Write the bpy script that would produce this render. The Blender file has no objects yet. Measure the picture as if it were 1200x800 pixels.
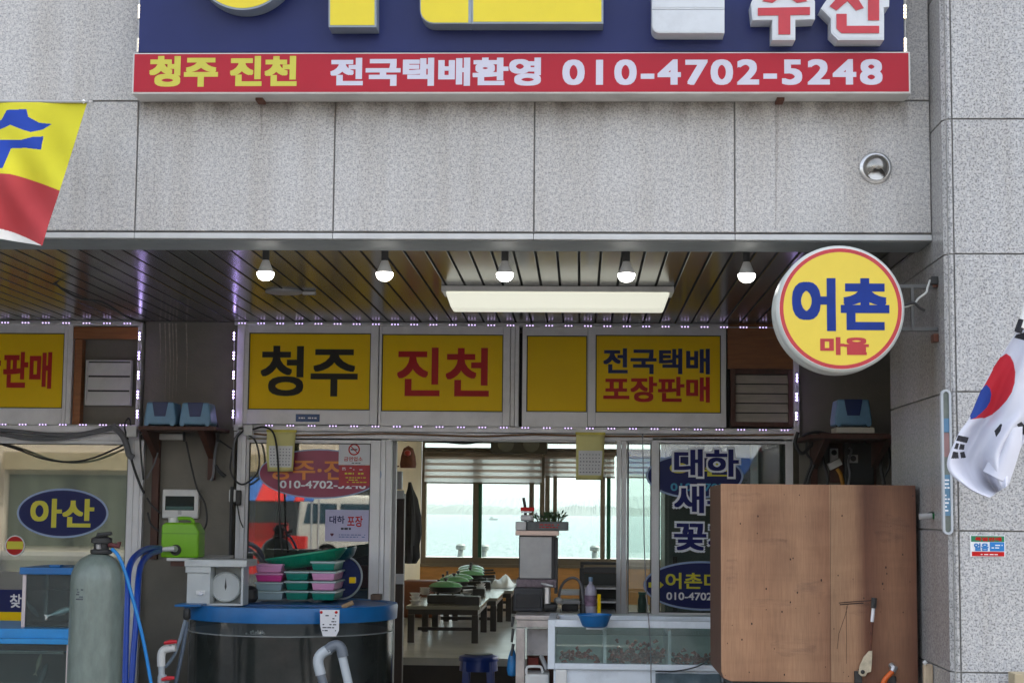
import bpy, bmesh, math, random
import numpy as np
from mathutils import Vector, Matrix
random.seed(7)
S = bpy.context.scene
COL = S.collection
# ------------------------------------------------------------------ camera
F_PX, YAW, PITCH, ROLL = 1965.0, 0.0417, 0.1000, 0.0097
EYE = Vector((0, 0, 1.6))
fw = Vector((-math.sin(YAW) * math.cos(PITCH), math.cos(YAW) * math.cos(PITCH), math.sin(PITCH)))
r0 = Vector((math.cos(YAW), math.sin(YAW), 0))
u0 = r0.cross(fw)
rt = r0 * math.cos(ROLL) + u0 * math.sin(ROLL)
up = u0 * math.cos(ROLL) - r0 * math.sin(ROLL)
cd = bpy.data.cameras.new('camera'); cam = bpy.data.objects.new('camera', cd); COL.objects.link(cam)
M3 = Matrix((rt, up, -fw)).transposed()
cam.matrix_world = Matrix.Translation(EYE) @ M3.to_4x4()
cd.sensor_width = 36.0; cd.lens = F_PX / 1200 * 36.0; cd.clip_start = 0.05; cd.clip_end = 20000
S.camera = cam
# ------------------------------------------------------------------ light
SUN_EL, SUN_AZ = math.radians(50), math.radians(60)      # azimuth from +Y towards +X
wd = bpy.data.worlds.new('World'); S.world = wd; wd.use_nodes = True
nt = wd.node_tree
sky = nt.nodes.new('ShaderNodeTexSky'); sky.sky_type = 'NISHITA'; sky.sun_disc = False
sky.sun_elevation = SUN_EL; sky.sun_rotation = SUN_AZ; sky.dust_density = 4.0; sky.air_density = 1.0; sky.ozone_density = 1.0
hsv = nt.nodes.new('ShaderNodeHueSaturation'); hsv.inputs['Saturation'].default_value = 0.45
nt.links.new(sky.outputs[0], hsv.inputs['Color'])
nt.links.new(hsv.outputs[0], nt.nodes['Background'].inputs['Color'])
nt.nodes['Background'].inputs['Strength'].default_value = 0.15
sl = bpy.data.lights.new('sun', 'SUN'); sl.energy = 3.2; sl.angle = math.radians(0.5); sl.color = (1.0, 0.95, 0.87)
so = bpy.data.objects.new('sun', sl); COL.objects.link(so)
sv = Vector((math.sin(SUN_AZ) * math.cos(SUN_EL), math.cos(SUN_AZ) * math.cos(SUN_EL), math.sin(SUN_EL)))
so.rotation_euler = sv.to_track_quat('Z', 'Y').to_euler(); so.location = (0, 0, 30)
S.view_settings.view_transform = 'Standard'; S.view_settings.look = 'None'
S.view_settings.gamma = 1.0; S.view_settings.use_curve_mapping = False
S.view_settings.exposure = 1.97
S.cycles.use_denoising = True
S.cycles.max_bounces = 10; S.cycles.transparent_max_bounces = 24; S.cycles.transmission_bounces = 8
S.cycles.sample_clamp_indirect = 6.0
S.cycles.caustics_reflective = False; S.cycles.caustics_refractive = False

# ------------------------------------------------------------------ helpers
def W(px, py, Y):
    """world point on the upright plane Y (metres in front of the viewer) seen at pixel px,py of the 1200x800 picture"""
    d = fw * F_PX + rt * (px - 600) - up * (py - 400)
    return EYE + d * (Y / d.y)
def WZ(px, py, z):
    d = fw * F_PX + rt * (px - 600) - up * (py - 400)
    return EYE + d * ((z - EYE.z) / d.z)
def R(x0, y0, x1, y1, Y):
    a, b, c, d = W(x0, y0, Y), W(x0, y1, Y), W(x1, y0, Y), W(x1, y1, Y)
    return (a.x + b.x) / 2, (c.x + d.x) / 2, (b.z + d.z) / 2, (a.z + c.z) / 2
def c(r, g, b):
    f = lambda v: (v / 255 / 12.92 if v / 255 < .04045 else ((v / 255 + .055) / 1.055) ** 2.4)
    return (f(r), f(g), f(b))

_M = {}
def mat(name, col, rough=.55, metal=0.0, var=.12, vs=9.0, bump=0.0, bs=60.0, spec=.5, dirt=0.0, grain=None):
    """plain surface with uneven tone (noise) and a little wear; grain = (sx, sy, sz) stretches the noise"""
    if name in _M: return _M[name]
    m = bpy.data.materials.new(name); m.use_nodes = True; t = m.node_tree; N = t.nodes; L = t.links
    b = N['Principled BSDF']; b.inputs['Roughness'].default_value = rough; b.inputs['Metallic'].default_value = metal
    b.inputs['Specular IOR Level'].default_value = spec
    tc = N.new('ShaderNodeTexCoord'); mp = N.new('ShaderNodeMapping'); L.new(tc.outputs['Object'], mp.inputs[0])
    if grain: mp.inputs['Scale'].default_value = grain
    n1 = N.new('ShaderNodeTexNoise'); n1.inputs['Scale'].default_value = vs; n1.inputs['Detail'].default_value = 6; n1.inputs['Roughness'].default_value = .62
    L.new(mp.outputs[0], n1.inputs['Vector'])
    rp = N.new('ShaderNodeValToRGB'); rp.color_ramp.elements[0].position = .3; rp.color_ramp.elements[1].position = .7
    lo = [max(0, v * (1 - var)) for v in col]; hi = [min(1, v * (1 + var)) for v in col]
    rp.color_ramp.elements[0].color = (*lo, 1); rp.color_ramp.elements[1].color = (*hi, 1)
    L.new(n1.outputs['Fac'], rp.inputs[0]); out = rp.outputs[0]
    if dirt:
        n2 = N.new('ShaderNodeTexNoise'); n2.inputs['Scale'].default_value = vs * .35; n2.inputs['Detail'].default_value = 8; n2.inputs['Roughness'].default_value = .7
        L.new(tc.outputs['Object'], n2.inputs['Vector'])
        r2 = N.new('ShaderNodeValToRGB'); r2.color_ramp.elements[0].position = .5; r2.color_ramp.elements[1].position = .72
        r2.color_ramp.elements[0].color = (0, 0, 0, 1); r2.color_ramp.elements[1].color = (dirt, dirt, dirt, 1)
        L.new(n2.outputs['Fac'], r2.inputs[0])
        mx = N.new('ShaderNodeMixRGB'); mx.inputs[2].default_value = (.07, .06, .05, 1)
        L.new(r2.outputs[0], mx.inputs[0]); L.new(out, mx.inputs[1]); out = mx.outputs[0]
    L.new(out, b.inputs['Base Color'])
    if bump:
        n3 = N.new('ShaderNodeTexNoise'); n3.inputs['Scale'].default_value = bs; n3.inputs['Detail'].default_value = 4
        L.new(mp.outputs[0], n3.inputs['Vector'])
        bp = N.new('ShaderNodeBump'); bp.inputs['Strength'].default_value = bump; bp.inputs['Distance'].default_value = .01
        L.new(n3.outputs['Fac'], bp.inputs['Height']); L.new(bp.outputs[0], b.inputs['Normal'])
    _M[name] = m; return m
def glow(name, col, strength, body=None):
    if name in _M: return _M[name]
    m = bpy.data.materials.new(name); m.use_nodes = True; b = m.node_tree.nodes['Principled BSDF']
    b.inputs['Base Color'].default_value = (*(body or col), 1); b.inputs['Emission Color'].default_value = (*col, 1)
    b.inputs['Emission Strength'].default_value = strength; b.inputs['Roughness'].default_value = .4
    _M[name] = m; return m
def pane_mat(name, tint=(.9, .95, .93), ior=1.5, boost=1.6, haze=0.0, hazecol=(.5, .5, .48)):
    """a thin sheet of glass: sees through, mirrors by Fresnel; haze = dusty film, on the prawn tank also painted brightness"""
    if name in _M: return _M[name]
    m = bpy.data.materials.new(name); m.use_nodes = True; t = m.node_tree; N = t.nodes; L = t.links
    N.remove(N['Principled BSDF']); o = N['Material Output']
    tr = N.new('ShaderNodeBsdfTransparent'); tr.inputs[0].default_value = (*tint, 1)
    gl = N.new('ShaderNodeBsdfGlossy'); gl.inputs['Roughness'].default_value = .012
    fr = N.new('ShaderNodeFresnel'); fr.inputs[0].default_value = ior
    mu = N.new('ShaderNodeMath'); mu.operation = 'MULTIPLY'; mu.inputs[1].default_value = boost; mu.use_clamp = True
    L.new(fr.outputs[0], mu.inputs[0])
    mx = N.new('ShaderNodeMixShader'); L.new(mu.outputs[0], mx.inputs[0]); L.new(tr.outputs[0], mx.inputs[1]); L.new(gl.outputs[0], mx.inputs[2])
    last = mx
    if haze:
        df = N.new('ShaderNodeBsdfDiffuse'); df.inputs[0].default_value = (*hazecol, 1)
        n = N.new('ShaderNodeTexNoise'); n.inputs['Scale'].default_value = 3; n.inputs['Detail'].default_value = 8
        tc = N.new('ShaderNodeTexCoord'); L.new(tc.outputs['Object'], n.inputs['Vector'])
        m2 = N.new('ShaderNodeMath'); m2.operation = 'MULTIPLY'; m2.inputs[1].default_value = haze * 2; m2.use_clamp = True; L.new(n.outputs['Fac'], m2.inputs[0])
        x2 = N.new('ShaderNodeMixShader'); L.new(m2.outputs[0], x2.inputs[0]); L.new(mx.outputs[0], x2.inputs[1]); L.new(df.outputs[0], x2.inputs[2]); last = x2
    L.new(last.outputs[0], o.inputs['Surface'])
    _M[name] = m; return m

class MB:
    """collects shapes in world coordinates; build() links them as ONE mesh object"""
    def __init__(s): s.v = []; s.f = []; s.m = []
    def add(s, vs, fs, m=0):
        k = len(s.v); s.v += [tuple(v) for v in vs]; s.f += [tuple(i + k for i in f) for f in fs]; s.m += [m] * len(fs); return s
    def box(s, x0, x1, y0, y1, z0, z1, m=0):
        vs = [(x, y, z) for z in (z0, z1) for y in (y0, y1) for x in (x0, x1)]
        return s.add(vs, [(0, 2, 3, 1), (4, 5, 7, 6), (0, 1, 5, 4), (2, 6, 7, 3), (0, 4, 6, 2), (1, 3, 7, 5)], m)
    def pbox(s, x0, y0, x1, y1, Y, d, m=0):
        """box whose front fills the pixel rectangle at depth Y, d metres deep"""
        a, b, e, f = R(x0, y0, x1, y1, Y); return s.box(a, b, Y, Y + d, e, f, m)
    def frame(s, X0, X1, Z0, Z1, w, y0, y1, m=0, wb=None):
        wb = wb or w
        s.box(X0, X0 + w, y0, y1, Z0, Z1, m); s.box(X1 - w, X1, y0, y1, Z0, Z1, m)
        s.box(X0 + w, X1 - w, y0, y1, Z1 - w, Z1, m); return s.box(X0 + w, X1 - w, y0, y1, Z0, Z0 + wb, m)
    def prism(s, poly, y0, y1, m=0):
        """polygon in X,Z extruded from y0 (front) to y1"""
        n = len(poly); vs = [(x, y0, z) for x, z in poly] + [(x, y1, z) for x, z in poly]
        fs = [tuple(range(n)), tuple(range(2 * n - 1, n - 1, -1))] + [(i, i + n, (i + 1) % n + n, (i + 1) % n) for i in range(n)]
        return s.add(vs, fs, m)
    def ring(s, outer, inner, y0, y1, m=0):
        n = len(outer); vs = [(x, y0, z) for x, z in outer] + [(x, y0, z) for x, z in inner] + [(x, y1, z) for x, z in outer] + [(x, y1, z) for x, z in inner]
        fs = []
        for i in range(n):
            j = (i + 1) % n
            fs += [(i, j, j + n, i + n), (i, i + 2 * n, j + 2 * n, j), (i + n, j + n, j + 3 * n, i + 3 * n), (i + 2 * n, i + 3 * n, j + 3 * n, j + 2 * n)]
        return s.add(vs, fs, m)
    def tube(s, pts, r, n=8, m=0, cap=True):
        pts = [Vector(p) for p in pts]; k = len(pts); vs = []; prev = None
        rr = r if hasattr(r, '__len__') else [r] * k
        for i, p in enumerate(pts):
            t = (pts[min(i + 1, k - 1)] - pts[max(i - 1, 0)]).normalized()
            if prev is None: a = t.orthogonal().normalized()
            else: a = (prev - t * prev.dot(t)).normalized()
            prev = a; b = t.cross(a)
            vs += [p + (a * math.cos(2 * math.pi * j / n) + b * math.sin(2 * math.pi * j / n)) * rr[i] for j in range(n)]
        fs = [(i * n + j, i * n + (j + 1) % n, (i + 1) * n + (j + 1) % n, (i + 1) * n + j) for i in range(k - 1) for j in range(n)]
        if cap: fs += [tuple(range(n - 1, -1, -1)), tuple(range((k - 1) * n, k * n))]
        return s.add(vs, fs, m)
    def lathe(s, prof, cx, cy, cz, n=28, axis='z', m=0, sx=1.0):
        """profile of (radius, height) turned about an axis"""
        vs = []; k = len(prof)
        for r, h in prof:
            for j in range(n):
                a = 2 * math.pi * j / n; x, y = r * math.cos(a) * sx, r * math.sin(a)
                vs.append((cx + x, cy + y, cz + h) if axis == 'z' else ((cx + x, cy - h, cz + y) if axis == 'y' else (cx + h, cy + x, cz + y)))
        fs = [(i * n + j, i * n + (j + 1) % n, (i + 1) * n + (j + 1) % n, (i + 1) * n + j) for i in range(k - 1) for j in range(n)]
        if prof[0][0] > 1e-6: fs.append(tuple(range(n - 1, -1, -1)))
        if prof[-1][0] > 1e-6: fs.append(tuple(range((k - 1) * n, k * n)))
        return s.add(vs, fs, m)
    def build(s, name, m, parent=None, bevel=0.0, smooth=False, loc=None, seg=2):
        ms = m if isinstance(m, (list, tuple)) else [m]
        v = np.array(s.v, dtype=float)
        if parent is not None: o0 = Vector(parent['_o'])
        elif loc is not None: o0 = Vector(loc)
        else: o0 = Vector(((v[:, 0].min() + v[:, 0].max()) / 2, (v[:, 1].min() + v[:, 1].max()) / 2, v[:, 2].min()))
        me = bpy.data.meshes.new(name); me.from_pydata([tuple(p) for p in (v - np.array(o0))], [], s.f)
        for q in ms: me.materials.append(q)
        for p, k in zip(me.polygons, s.m): p.material_index = k
        bm = bmesh.new(); bm.from_mesh(me); bmesh.ops.recalc_face_normals(bm, faces=bm.faces)
        if bevel:
            bmesh.ops.bevel(bm, geom=[e for e in bm.edges if e.is_manifold and e.calc_face_angle(0) > .6], offset=bevel, segments=seg, affect='EDGES', profile=.6, clamp_overlap=True)
        bm.to_mesh(me); bm.free()
        if smooth:
            for p in me.polygons: p.use_smooth = True
            try: me.set_sharp_from_angle(angle=math.radians(38))
            except Exception: pass
        o = bpy.data.objects.new(name, me); COL.objects.link(o); o['_o'] = tuple(o0)
        if parent is not None: o.parent = parent
        else: o.location = o0
        return o
def tag(o, label, cat, group=None, kind=None):
    if label: o['label'] = label
    if cat: o['category'] = cat
    if group: o['group'] = group
    if kind: o['kind'] = kind
    return o
def struct(o): o['kind'] = 'structure'; return o
def thing(name, label, cat, loc, group=None):
    o = bpy.data.objects.new(name, None); COL.objects.link(o); o.location = loc; o['_o'] = tuple(loc); o.empty_display_size = .05
    return tag(o, label, cat, group)
def copy_tree(o, parent=None):
    d = o.copy(); COL.objects.link(d)
    if parent is not None: d.parent = parent
    for ch in [x for x in KIDS(o)]: copy_tree(ch, d)
    return d
def KIDS(o): return [x for x in COL.objects if x.parent == o]
def recolour(o, name, m):
    for ch in KIDS(o):
        if ch.name.split('.')[0] == name:
            ch.data = ch.data.copy(); ch.data.materials.clear(); ch.data.materials.append(m)

def text(body, rect, Y, m, parent, weight=.02, name='lettering', shear=0.0, depth=0.0, spacing=1.0):
    """lettering fitted to (X0, X1, Z0, Z1) on the upright plane Y, facing the street"""
    t = bpy.data.curves.new('t', 'FONT'); t.body = body; t.size = 1.0; t.resolution_u = 4; t.space_character = spacing
    o = bpy.data.objects.new('t', t); COL.objects.link(o)
    bpy.context.view_layer.update()
    me = bpy.data.meshes.new_from_object(o.evaluated_get(bpy.context.evaluated_depsgraph_get()))
    n = len(me.vertices); co = np.empty(n * 3); me.vertices.foreach_get('co', co); co = co.reshape(-1, 3)[:, :2]
    fs = [tuple(p.vertices) for p in me.polygons]
    bpy.data.objects.remove(o); bpy.data.curves.remove(t); bpy.data.meshes.remove(me)
    w = weight; offs = [(0, 0)] if not w else [(a * w, b * w) for a in (-1, 0, 1) for b in (-1, 0, 1)]
    lo = co.min(0) - w; hi = co.max(0) + w
    X0, X1, Z0, Z1 = rect; mb = MB()
    for k, (dx, dy) in enumerate(offs):
        p = co + np.array([dx, dy]); q = (p - lo) / (hi - lo)
        X = X0 + q[:, 0] * (X1 - X0) + shear * (q[:, 1] - .5) * (Z1 - Z0); Z = Z0 + q[:, 1] * (Z1 - Z0)
        mb.add([(x, Y - .00012 * k, z) for x, z in zip(X, Z)], fs)
    return mb.build(name, m, parent)
def ell(cx, cz, rx, rz, n=64):
    return [(cx + rx * math.cos(2 * math.pi * i / n), cz + rz * math.sin(2 * math.pi * i / n)) for i in range(n)]
def curve_pts(pts, n=8):
    """smooth path through points (Catmull-Rom)"""
    P = [Vector(p) for p in pts]; P = [P[0] * 2 - P[1]] + P + [P[-1] * 2 - P[-2]]; out = []
    for i in range(1, len(P) - 2):
        for k in range(n):
            t = k / n; a, b, d, e = P[i - 1], P[i], P[i + 1], P[i + 2]
            out.append(.5 * ((2 * b) + (d - a) * t + (2 * a - 5 * b + 4 * d - e) * t * t + (3 * b - a - 3 * d + e) * t ** 3))
    return out + [P[-2]]
def px_path(pts, Y, n=8): return curve_pts([W(p[0], p[1], p[2] if len(p) > 2 else Y) for p in pts], n)
# ================================================================== materials
def granite(name, base, dark=.42, rough=.6, sc=120):
    m = bpy.data.materials.new(name); m.use_nodes = True; t = m.node_tree; N = t.nodes; L = t.links; b = N['Principled BSDF']
    b.inputs['Roughness'].default_value = rough
    tc = N.new('ShaderNodeTexCoord')
    def noise(s, det, lo, hi, ca, cb):
        n = N.new('ShaderNodeTexNoise'); n.inputs['Scale'].default_value = s; n.inputs['Detail'].default_value = det; n.inputs['Roughness'].default_value = .55
        L.new(tc.outputs['Object'], n.inputs['Vector'])
        r = N.new('ShaderNodeValToRGB'); r.color_ramp.elements[0].position = lo; r.color_ramp.elements[1].position = hi
        r.color_ramp.elements[0].color = (*ca, 1); r.color_ramp.elements[1].color = (*cb, 1); L.new(n.outputs['Fac'], r.inputs[0]); return r.outputs[0]
    def mul(a, b_, f=1.0):
        x = N.new('ShaderNodeMixRGB'); x.blend_type = 'MULTIPLY'; x.inputs[0].default_value = f; L.new(a, x.inputs[1]); L.new(b_, x.inputs[2]); return x.outputs[0]
    a = noise(sc, 2.5, .36, .52, tuple(v * dark for v in base), base)
    a = mul(a, noise(sc * .45, 2, .35, .6, (.78, .78, .8), (1.06, 1.05, 1.03)))
    a = mul(a, noise(2.2, 6, .3, .75, (.9, .89, .88), (1.04, 1.04, 1.05)))
    # faint vertical rain streaks and grime
    mp = N.new('ShaderNodeMapping'); mp.inputs['Scale'].default_value = (9, 9, .5); L.new(tc.outputs['Object'], mp.inputs[0])
    n = N.new('ShaderNodeTexNoise'); n.inputs['Scale'].default_value = 1.0; n.inputs['Detail'].default_value = 7; L.new(mp.outputs[0], n.inputs['Vector'])
    r = N.new('ShaderNodeValToRGB'); r.color_ramp.elements[0].position = .28; r.color_ramp.elements[1].position = .56
    r.color_ramp.elements[0].color = (.83, .8, .76, 1); r.color_ramp.elements[1].color = (1, 1, 1, 1); L.new(n.outputs['Fac'], r.inputs[0])
    a = mul(a, r.outputs[0], .7)
    L.new(a, b.inputs['Base Color'])
    bp = N.new('ShaderNodeBump'); bp.inputs['Strength'].default_value = .12; bp.inputs['Distance'].default_value = .004
    nb = N.new('ShaderNodeTexNoise'); nb.inputs['Scale'].default_value = sc; L.new(tc.outputs['Object'], nb.inputs['Vector']); L.new(nb.outputs['Fac'], bp.inputs['Height']); L.new(bp.outputs[0], b.inputs['Normal'])
    return m
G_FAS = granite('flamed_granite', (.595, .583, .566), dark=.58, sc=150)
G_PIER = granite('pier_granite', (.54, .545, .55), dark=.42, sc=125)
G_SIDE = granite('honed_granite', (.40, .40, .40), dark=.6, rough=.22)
M_JOINT = mat('joint_sealant', (.27, .265, .25), .7)
M_ALU = mat('white_aluminium', c(236, 235, 236), .38, var=.05, dirt=.22, vs=6)
M_ALU2 = mat('grey_aluminium', (.42, .42, .42), .4, .3, var=.06)
M_DRIP = mat('pale_stone_drip', (.55, .55, .54), .5, var=.08)
M_UNDER = mat('soffit_edge_paint', (.26, .28, .28), .6, var=.1)
M_RUBBER = mat('black_rubber_gasket', (.02, .02, .02), .6)
M_DARK = mat('dark_void', (.03, .03, .03), .8)
M_GREYWALL = mat('grey_painted_plaster', c(122, 117, 107), .75, var=.14, vs=4, dirt=.35, bump=.15, bs=90)
M_GLASS = pane_mat('window_glass', (.86, .92, .89), boost=2.2, haze=.03)
M_GLASSR = pane_mat('reflective_window_glass', (.62, .68, .66), boost=4.2, haze=.03)
M_CABLE = mat('black_cable', (.018, .018, .018), .5)
M_CABLEG = mat('grey_cable', (.16, .16, .17), .55)
M_WHITEPL = mat('white_plastic', c(225, 225, 222), .4, var=.05, dirt=.25)
M_BLUEPL = mat('blue_plastic', c(8, 100, 164), .38, var=.12, dirt=.2)
M_WOODBR = mat('brown_plank', c(150, 92, 45), .55, var=.25, vs=5, grain=(1, 1, 9))
M_RUSTWOOD = mat('dark_red_wood', c(78, 42, 28), .6, var=.3, vs=6, grain=(5, 5, .6))
M_YEL = mat('yellow_vinyl', c(252, 208, 4), .42, var=.06, vs=1.5, spec=.12, dirt=.1)
M_RED = mat('red_vinyl', c(190, 28, 40), .35, var=.05)
M_NAVY = mat('navy_vinyl', c(24, 34, 92), .4, var=.06, spec=.18)
M_BLACKV = mat('charcoal_vinyl', c(36, 34, 30), .4, var=.05, spec=.15)
M_WHITEV = mat('white_vinyl', c(232, 232, 236), .35, var=.03)
M_STEEL = mat('stainless_steel', (.55, .55, .55), .3, .9, var=.12, vs=7, grain=(1, 1, 8))

# ================================================================== the setting
YF, YP, YL = 7.1, 6.84, 7.4
ZS = (W(625, 281, YF).z + W(300, 279.5, YF).z) / 2           # bottom of the fascia
ZC = (W(625, 292, YL).z + W(250, 291, YL).z) / 2             # strip ceiling
YS = (ZC - EYE.z) / (W(600, 378, 1).z - EYE.z)               # shopfront plane
XSIDE = W(1094, 400, YF).x
print('ZS', ZS, 'ZC', ZC, 'YS', YS, 'XSIDE', XSIDE)
TOP = 7.6
g = MB().box(-60, 60, -60, 40, -.3, 0)
struct(g.build('ground', mat('asphalt', (.045, .045, .046), .85, var=.25, vs=3, bump=.3, bs=200), loc=(0, 0, 0)))
g = MB().box(-30, 30, 3.6, YP + .02, .001, .13)
struct(g.build('pavement', mat('concrete_paving', (.26, .25, .235), .8, var=.15, vs=2, dirt=.4), loc=(0, 0, 0)))
g = MB()
for k in range(-12, 13): g.box(k * 2.4 - .6, k * 2.4 + .6, -3.02, -2.9, .002, .005)
struct(g.build('road_marking', mat('road_paint', (.75, .74, .68), .7, dirt=.5), loc=(0, 0, 0)))
g = MB().box(-50, 50, -32.5, -28.0, .001, .14)
struct(g.build('far_pavement', _M['concrete_paving'], loc=(0, 0, 0)))
g = MB().box(-30, 30, YP + .03, 30, .004, .05)
struct(g.build('floor', mat('grey_floor_tile', (.2, .2, .19), .35, var=.2, vs=3), loc=(0, 0, 0)))

# ---- granite fascia over the opening
fas = thing('facade_wall', 'speckled grey granite fascia slabs above the recessed shopfront', 'wall', (0, YF, ZS))
xs = [-1300, -1070, -840, -607, -375, -142, 160, 391.5, 626, 861, 1095]
xw = [W(x, 200 if x < 1000 else 280, YF).x for x in xs]; xw[-1] = XSIDE
z_led = (W(600, 272.2, YF).z + W(300, 271.6, YF).z) / 2; z_j = W(600, 118.5, YF).z
rows = [z_led, z_j]
while rows[-1] < TOP: rows.append(rows[-1] + .72)
mb = MB()
for i in range(len(xw) - 1):
    for j in range(len(rows) - 1):
        mb.box(xw[i] + .0035, xw[i + 1] - .0035, YF, YF + .03, rows[j] + .004, rows[j + 1] - .003)
mb.build('slab_cladding', G_FAS, fas, bevel=.0015, seg=1)
MB().box(xw[0], XSIDE, YF + .012, YF + .29, z_led, TOP).build('backing', M_JOINT, fas)
mb = MB()
for i in range(len(xw) - 1): mb.box(xw[i] + .001, xw[i + 1] - .001, YF - .006, YL, ZS, z_led - .006)
mb.build('drip_ledge', M_DRIP, fas, bevel=.003)
MB().box(xw[0], XSIDE - .002, YF + .02, YL - .002, ZS - .004, ZS - .001).build('soffit_edge', M_UNDER, fas)

# ---- granite pier at the end of the opening
pier = thing('granite_pier', 'grey granite pier with chamfered corner behind the white flag', 'pillar', (XSIDE + .5, YP, 0))
YBACK = YF * (1094 - 680) / (1043 - 680)
zj = [0.02] + [W(1160, y, YP).z for y in (788, 622, 459, 297.5, 139.5)]
while zj[-1] < TOP: zj.append(zj[-1] + (zj[-1] - zj[-2]))
xc = W(1119, 400, YP).x
mb = MB(); mc = MB(); ms = MB()
for j in range(len(zj) - 1):
    a, b = zj[j] + .003, zj[j + 1] - .003
    mb.box(xc + .006, xc + .95, YP, YP + .03, a, b); mb.box(xc + .956, xc + 3, YP, YP + .03, a, b)
    mc.prism([(XSIDE - .001, YP + .038), (XSIDE + .022, YP + .002), (xc, YP + .002), (xc, YP + .03), (XSIDE + .03, YP + .06)], a, b)
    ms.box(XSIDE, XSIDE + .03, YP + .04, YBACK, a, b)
mc.v = [(x, z, y) for x, y, z in mc.v]
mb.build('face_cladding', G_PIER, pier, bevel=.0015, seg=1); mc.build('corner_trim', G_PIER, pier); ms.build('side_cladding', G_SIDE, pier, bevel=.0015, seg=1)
MB().box(XSIDE + .012, xc + 3, YP + .012, YBACK - .001, 0.01, TOP).build('core', M_JOINT, pier)

# ---- strip ceiling of the recess
m = mat('glossy_strip_metal', (.078, .078, .074), .19, .0, var=.22, vs=1.6, spec=.5, dirt=.3)
mb = MB(); pitch = .0987; x_ref = WZ(678.5, 293, ZC).x
k0, k1 = int((-7.5 - x_ref) / pitch), int((XSIDE + 2 - x_ref) / pitch)
for k in range(k0, k1): mb.box(x_ref + k * pitch + .0055, x_ref + (k + 1) * pitch - .0055, YL, YS + .3, ZC, ZC + .006)
struct(mb.build('ceiling', m, loc=(0, YL, ZC), bevel=.002, seg=1))
struct(MB().box(-7.5, XSIDE + 2, YL - .002, YS + .3, ZC + .012, ZC + .05).build('ceiling_backing', M_DARK, loc=(0, YL, ZC)))
# ---- shell of the building behind (keeps the sky out)
struct(MB().box(-7.6, 4.4, YF + .3, 22.1, TOP - .2, TOP + .2).build('roof', M_JOINT, loc=(0, 12, TOP)))
mb = MB().box(-7.7, -7.5, YF + .3, 22, 0, TOP).box(4.2, 4.4, YBACK, 12, 0, TOP)  # right side cut short so daylight reaches the added room opening
struct(mb.build('outer_wall', M_GREYWALL, loc=(0, 12, 0)))
struct(MB().box(-7.5, 4.2, YS + .1, YS + .25, 2.7, TOP - .2).build('upper_wall', M_GREYWALL, loc=(0, 12, ZC)))
# ================================================================== shopfront windows
Y0 = YS                                                      # front plane of the shopfront frames
def poster(rect, parent, m, Y, name='yellow_panel'):
    a, b, e, f = rect; return MB().box(a, b, Y, Y + .004, e, f).build(name, m, parent)
def sash(x0, y0, x1, y1, gx0, gy0, gx1, gy1, Y, parent, d=.05, name='sash', glass=None, gl=True):
    """aluminium sash filling pixels x0..y1 round a pane gx0..gy1"""
    X0, X1, Z0, Z1 = R(x0, y0, x1, y1, Y); a, b, e, f = R(gx0, gy0, gx1, gy1, Y)
    mb = MB().box(X0, a, Y, Y + d, Z0, Z1).box(b, X1, Y, Y + d, Z0, Z1).box(a, b, Y, Y + d, f, Z1).box(a, b, Y, Y + d, Z0, e)
    s = mb.build(name, M_ALU, parent, bevel=.004)
    g = .006
    MB().frame(a - .001, b + .001, e - .001, f + .001, g, Y + .006, Y + .02).build('gasket', M_RUBBER, s)
    if gl: MB().box(a + g * .5, b - g * .5, Y + .016, Y + .019, e + g * .5, f - g * .5).build('pane', glass or M_GLASS, s)
    return s, (a + g, b - g, e + g, f - g)
M_SIGNRED = mat('poster_red', c(186, 26, 26), .4, var=.05, spec=.15)
def upper(name, label, cat, px): X0, X1, Z0, Z1 = R(*px, Y0); return thing(name, label, cat, ((X0 + X1) / 2, Y0, Z0), 'upper windows covered with yellow signs')
GP = 'upper windows covered with yellow signs'
# left shop's upper window
t = upper('upper_window', 'upper window with red lettering on yellow beside the wooden recess', 'window', (-190, 381, 84, 497))
s, rc = sash(-20, 381, 78, 497, -8, 390, 74, 478, Y0, t, gl=False)
poster(rc, t, M_YEL, Y0 + .012); text('판매', R(3, 412, 60, 455, Y0), Y0 + .011, M_SIGNRED, t, .035)
text('장', R(-30, 412, 0, 455, Y0), Y0 + .011, M_SIGNRED, t, .035)
s, rc = sash(-190, 381, -21, 497, -180, 390, -31, 478, Y0, t, gl=False); poster(rc, t, M_YEL, Y0 + .012)
MB().pbox(78.3, 381, 84, 497, Y0 + .003, .06).build('side_jamb', M_ALU, t, bevel=.003)
# middle pair
t = upper('upper_window', 'pair of upper windows reading black and red place names on yellow', 'window', (278, 380, 598, 497))
for px, gp, tx, rr, m in (((286, 381, 443, 497), (291, 390, 434, 480), '청주', (305, 405, 419, 464), M_BLACKV),
                          ((444, 382, 598, 499), (447, 391.5, 589.5, 482), '진천', (465, 407, 573, 464), M_SIGNRED)):
    s, rc = sash(*px, *gp, Y0, t, gl=False); poster(rc, s, M_YEL, Y0 + .012); text(tx, R(*rr, Y0), Y0 + .011, m, s, .022)
MB().pbox(277, 379, 285.7, 498, Y0 - .01, .07).build('side_jamb', M_ALU, t, bevel=.003)
MB().pbox(598.5, 380, 603, 499, Y0 + .005, .06).pbox(603.6, 380, 608, 499, Y0 - .006, .07).build('mullion', M_ALU, t, bevel=.002)
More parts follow.
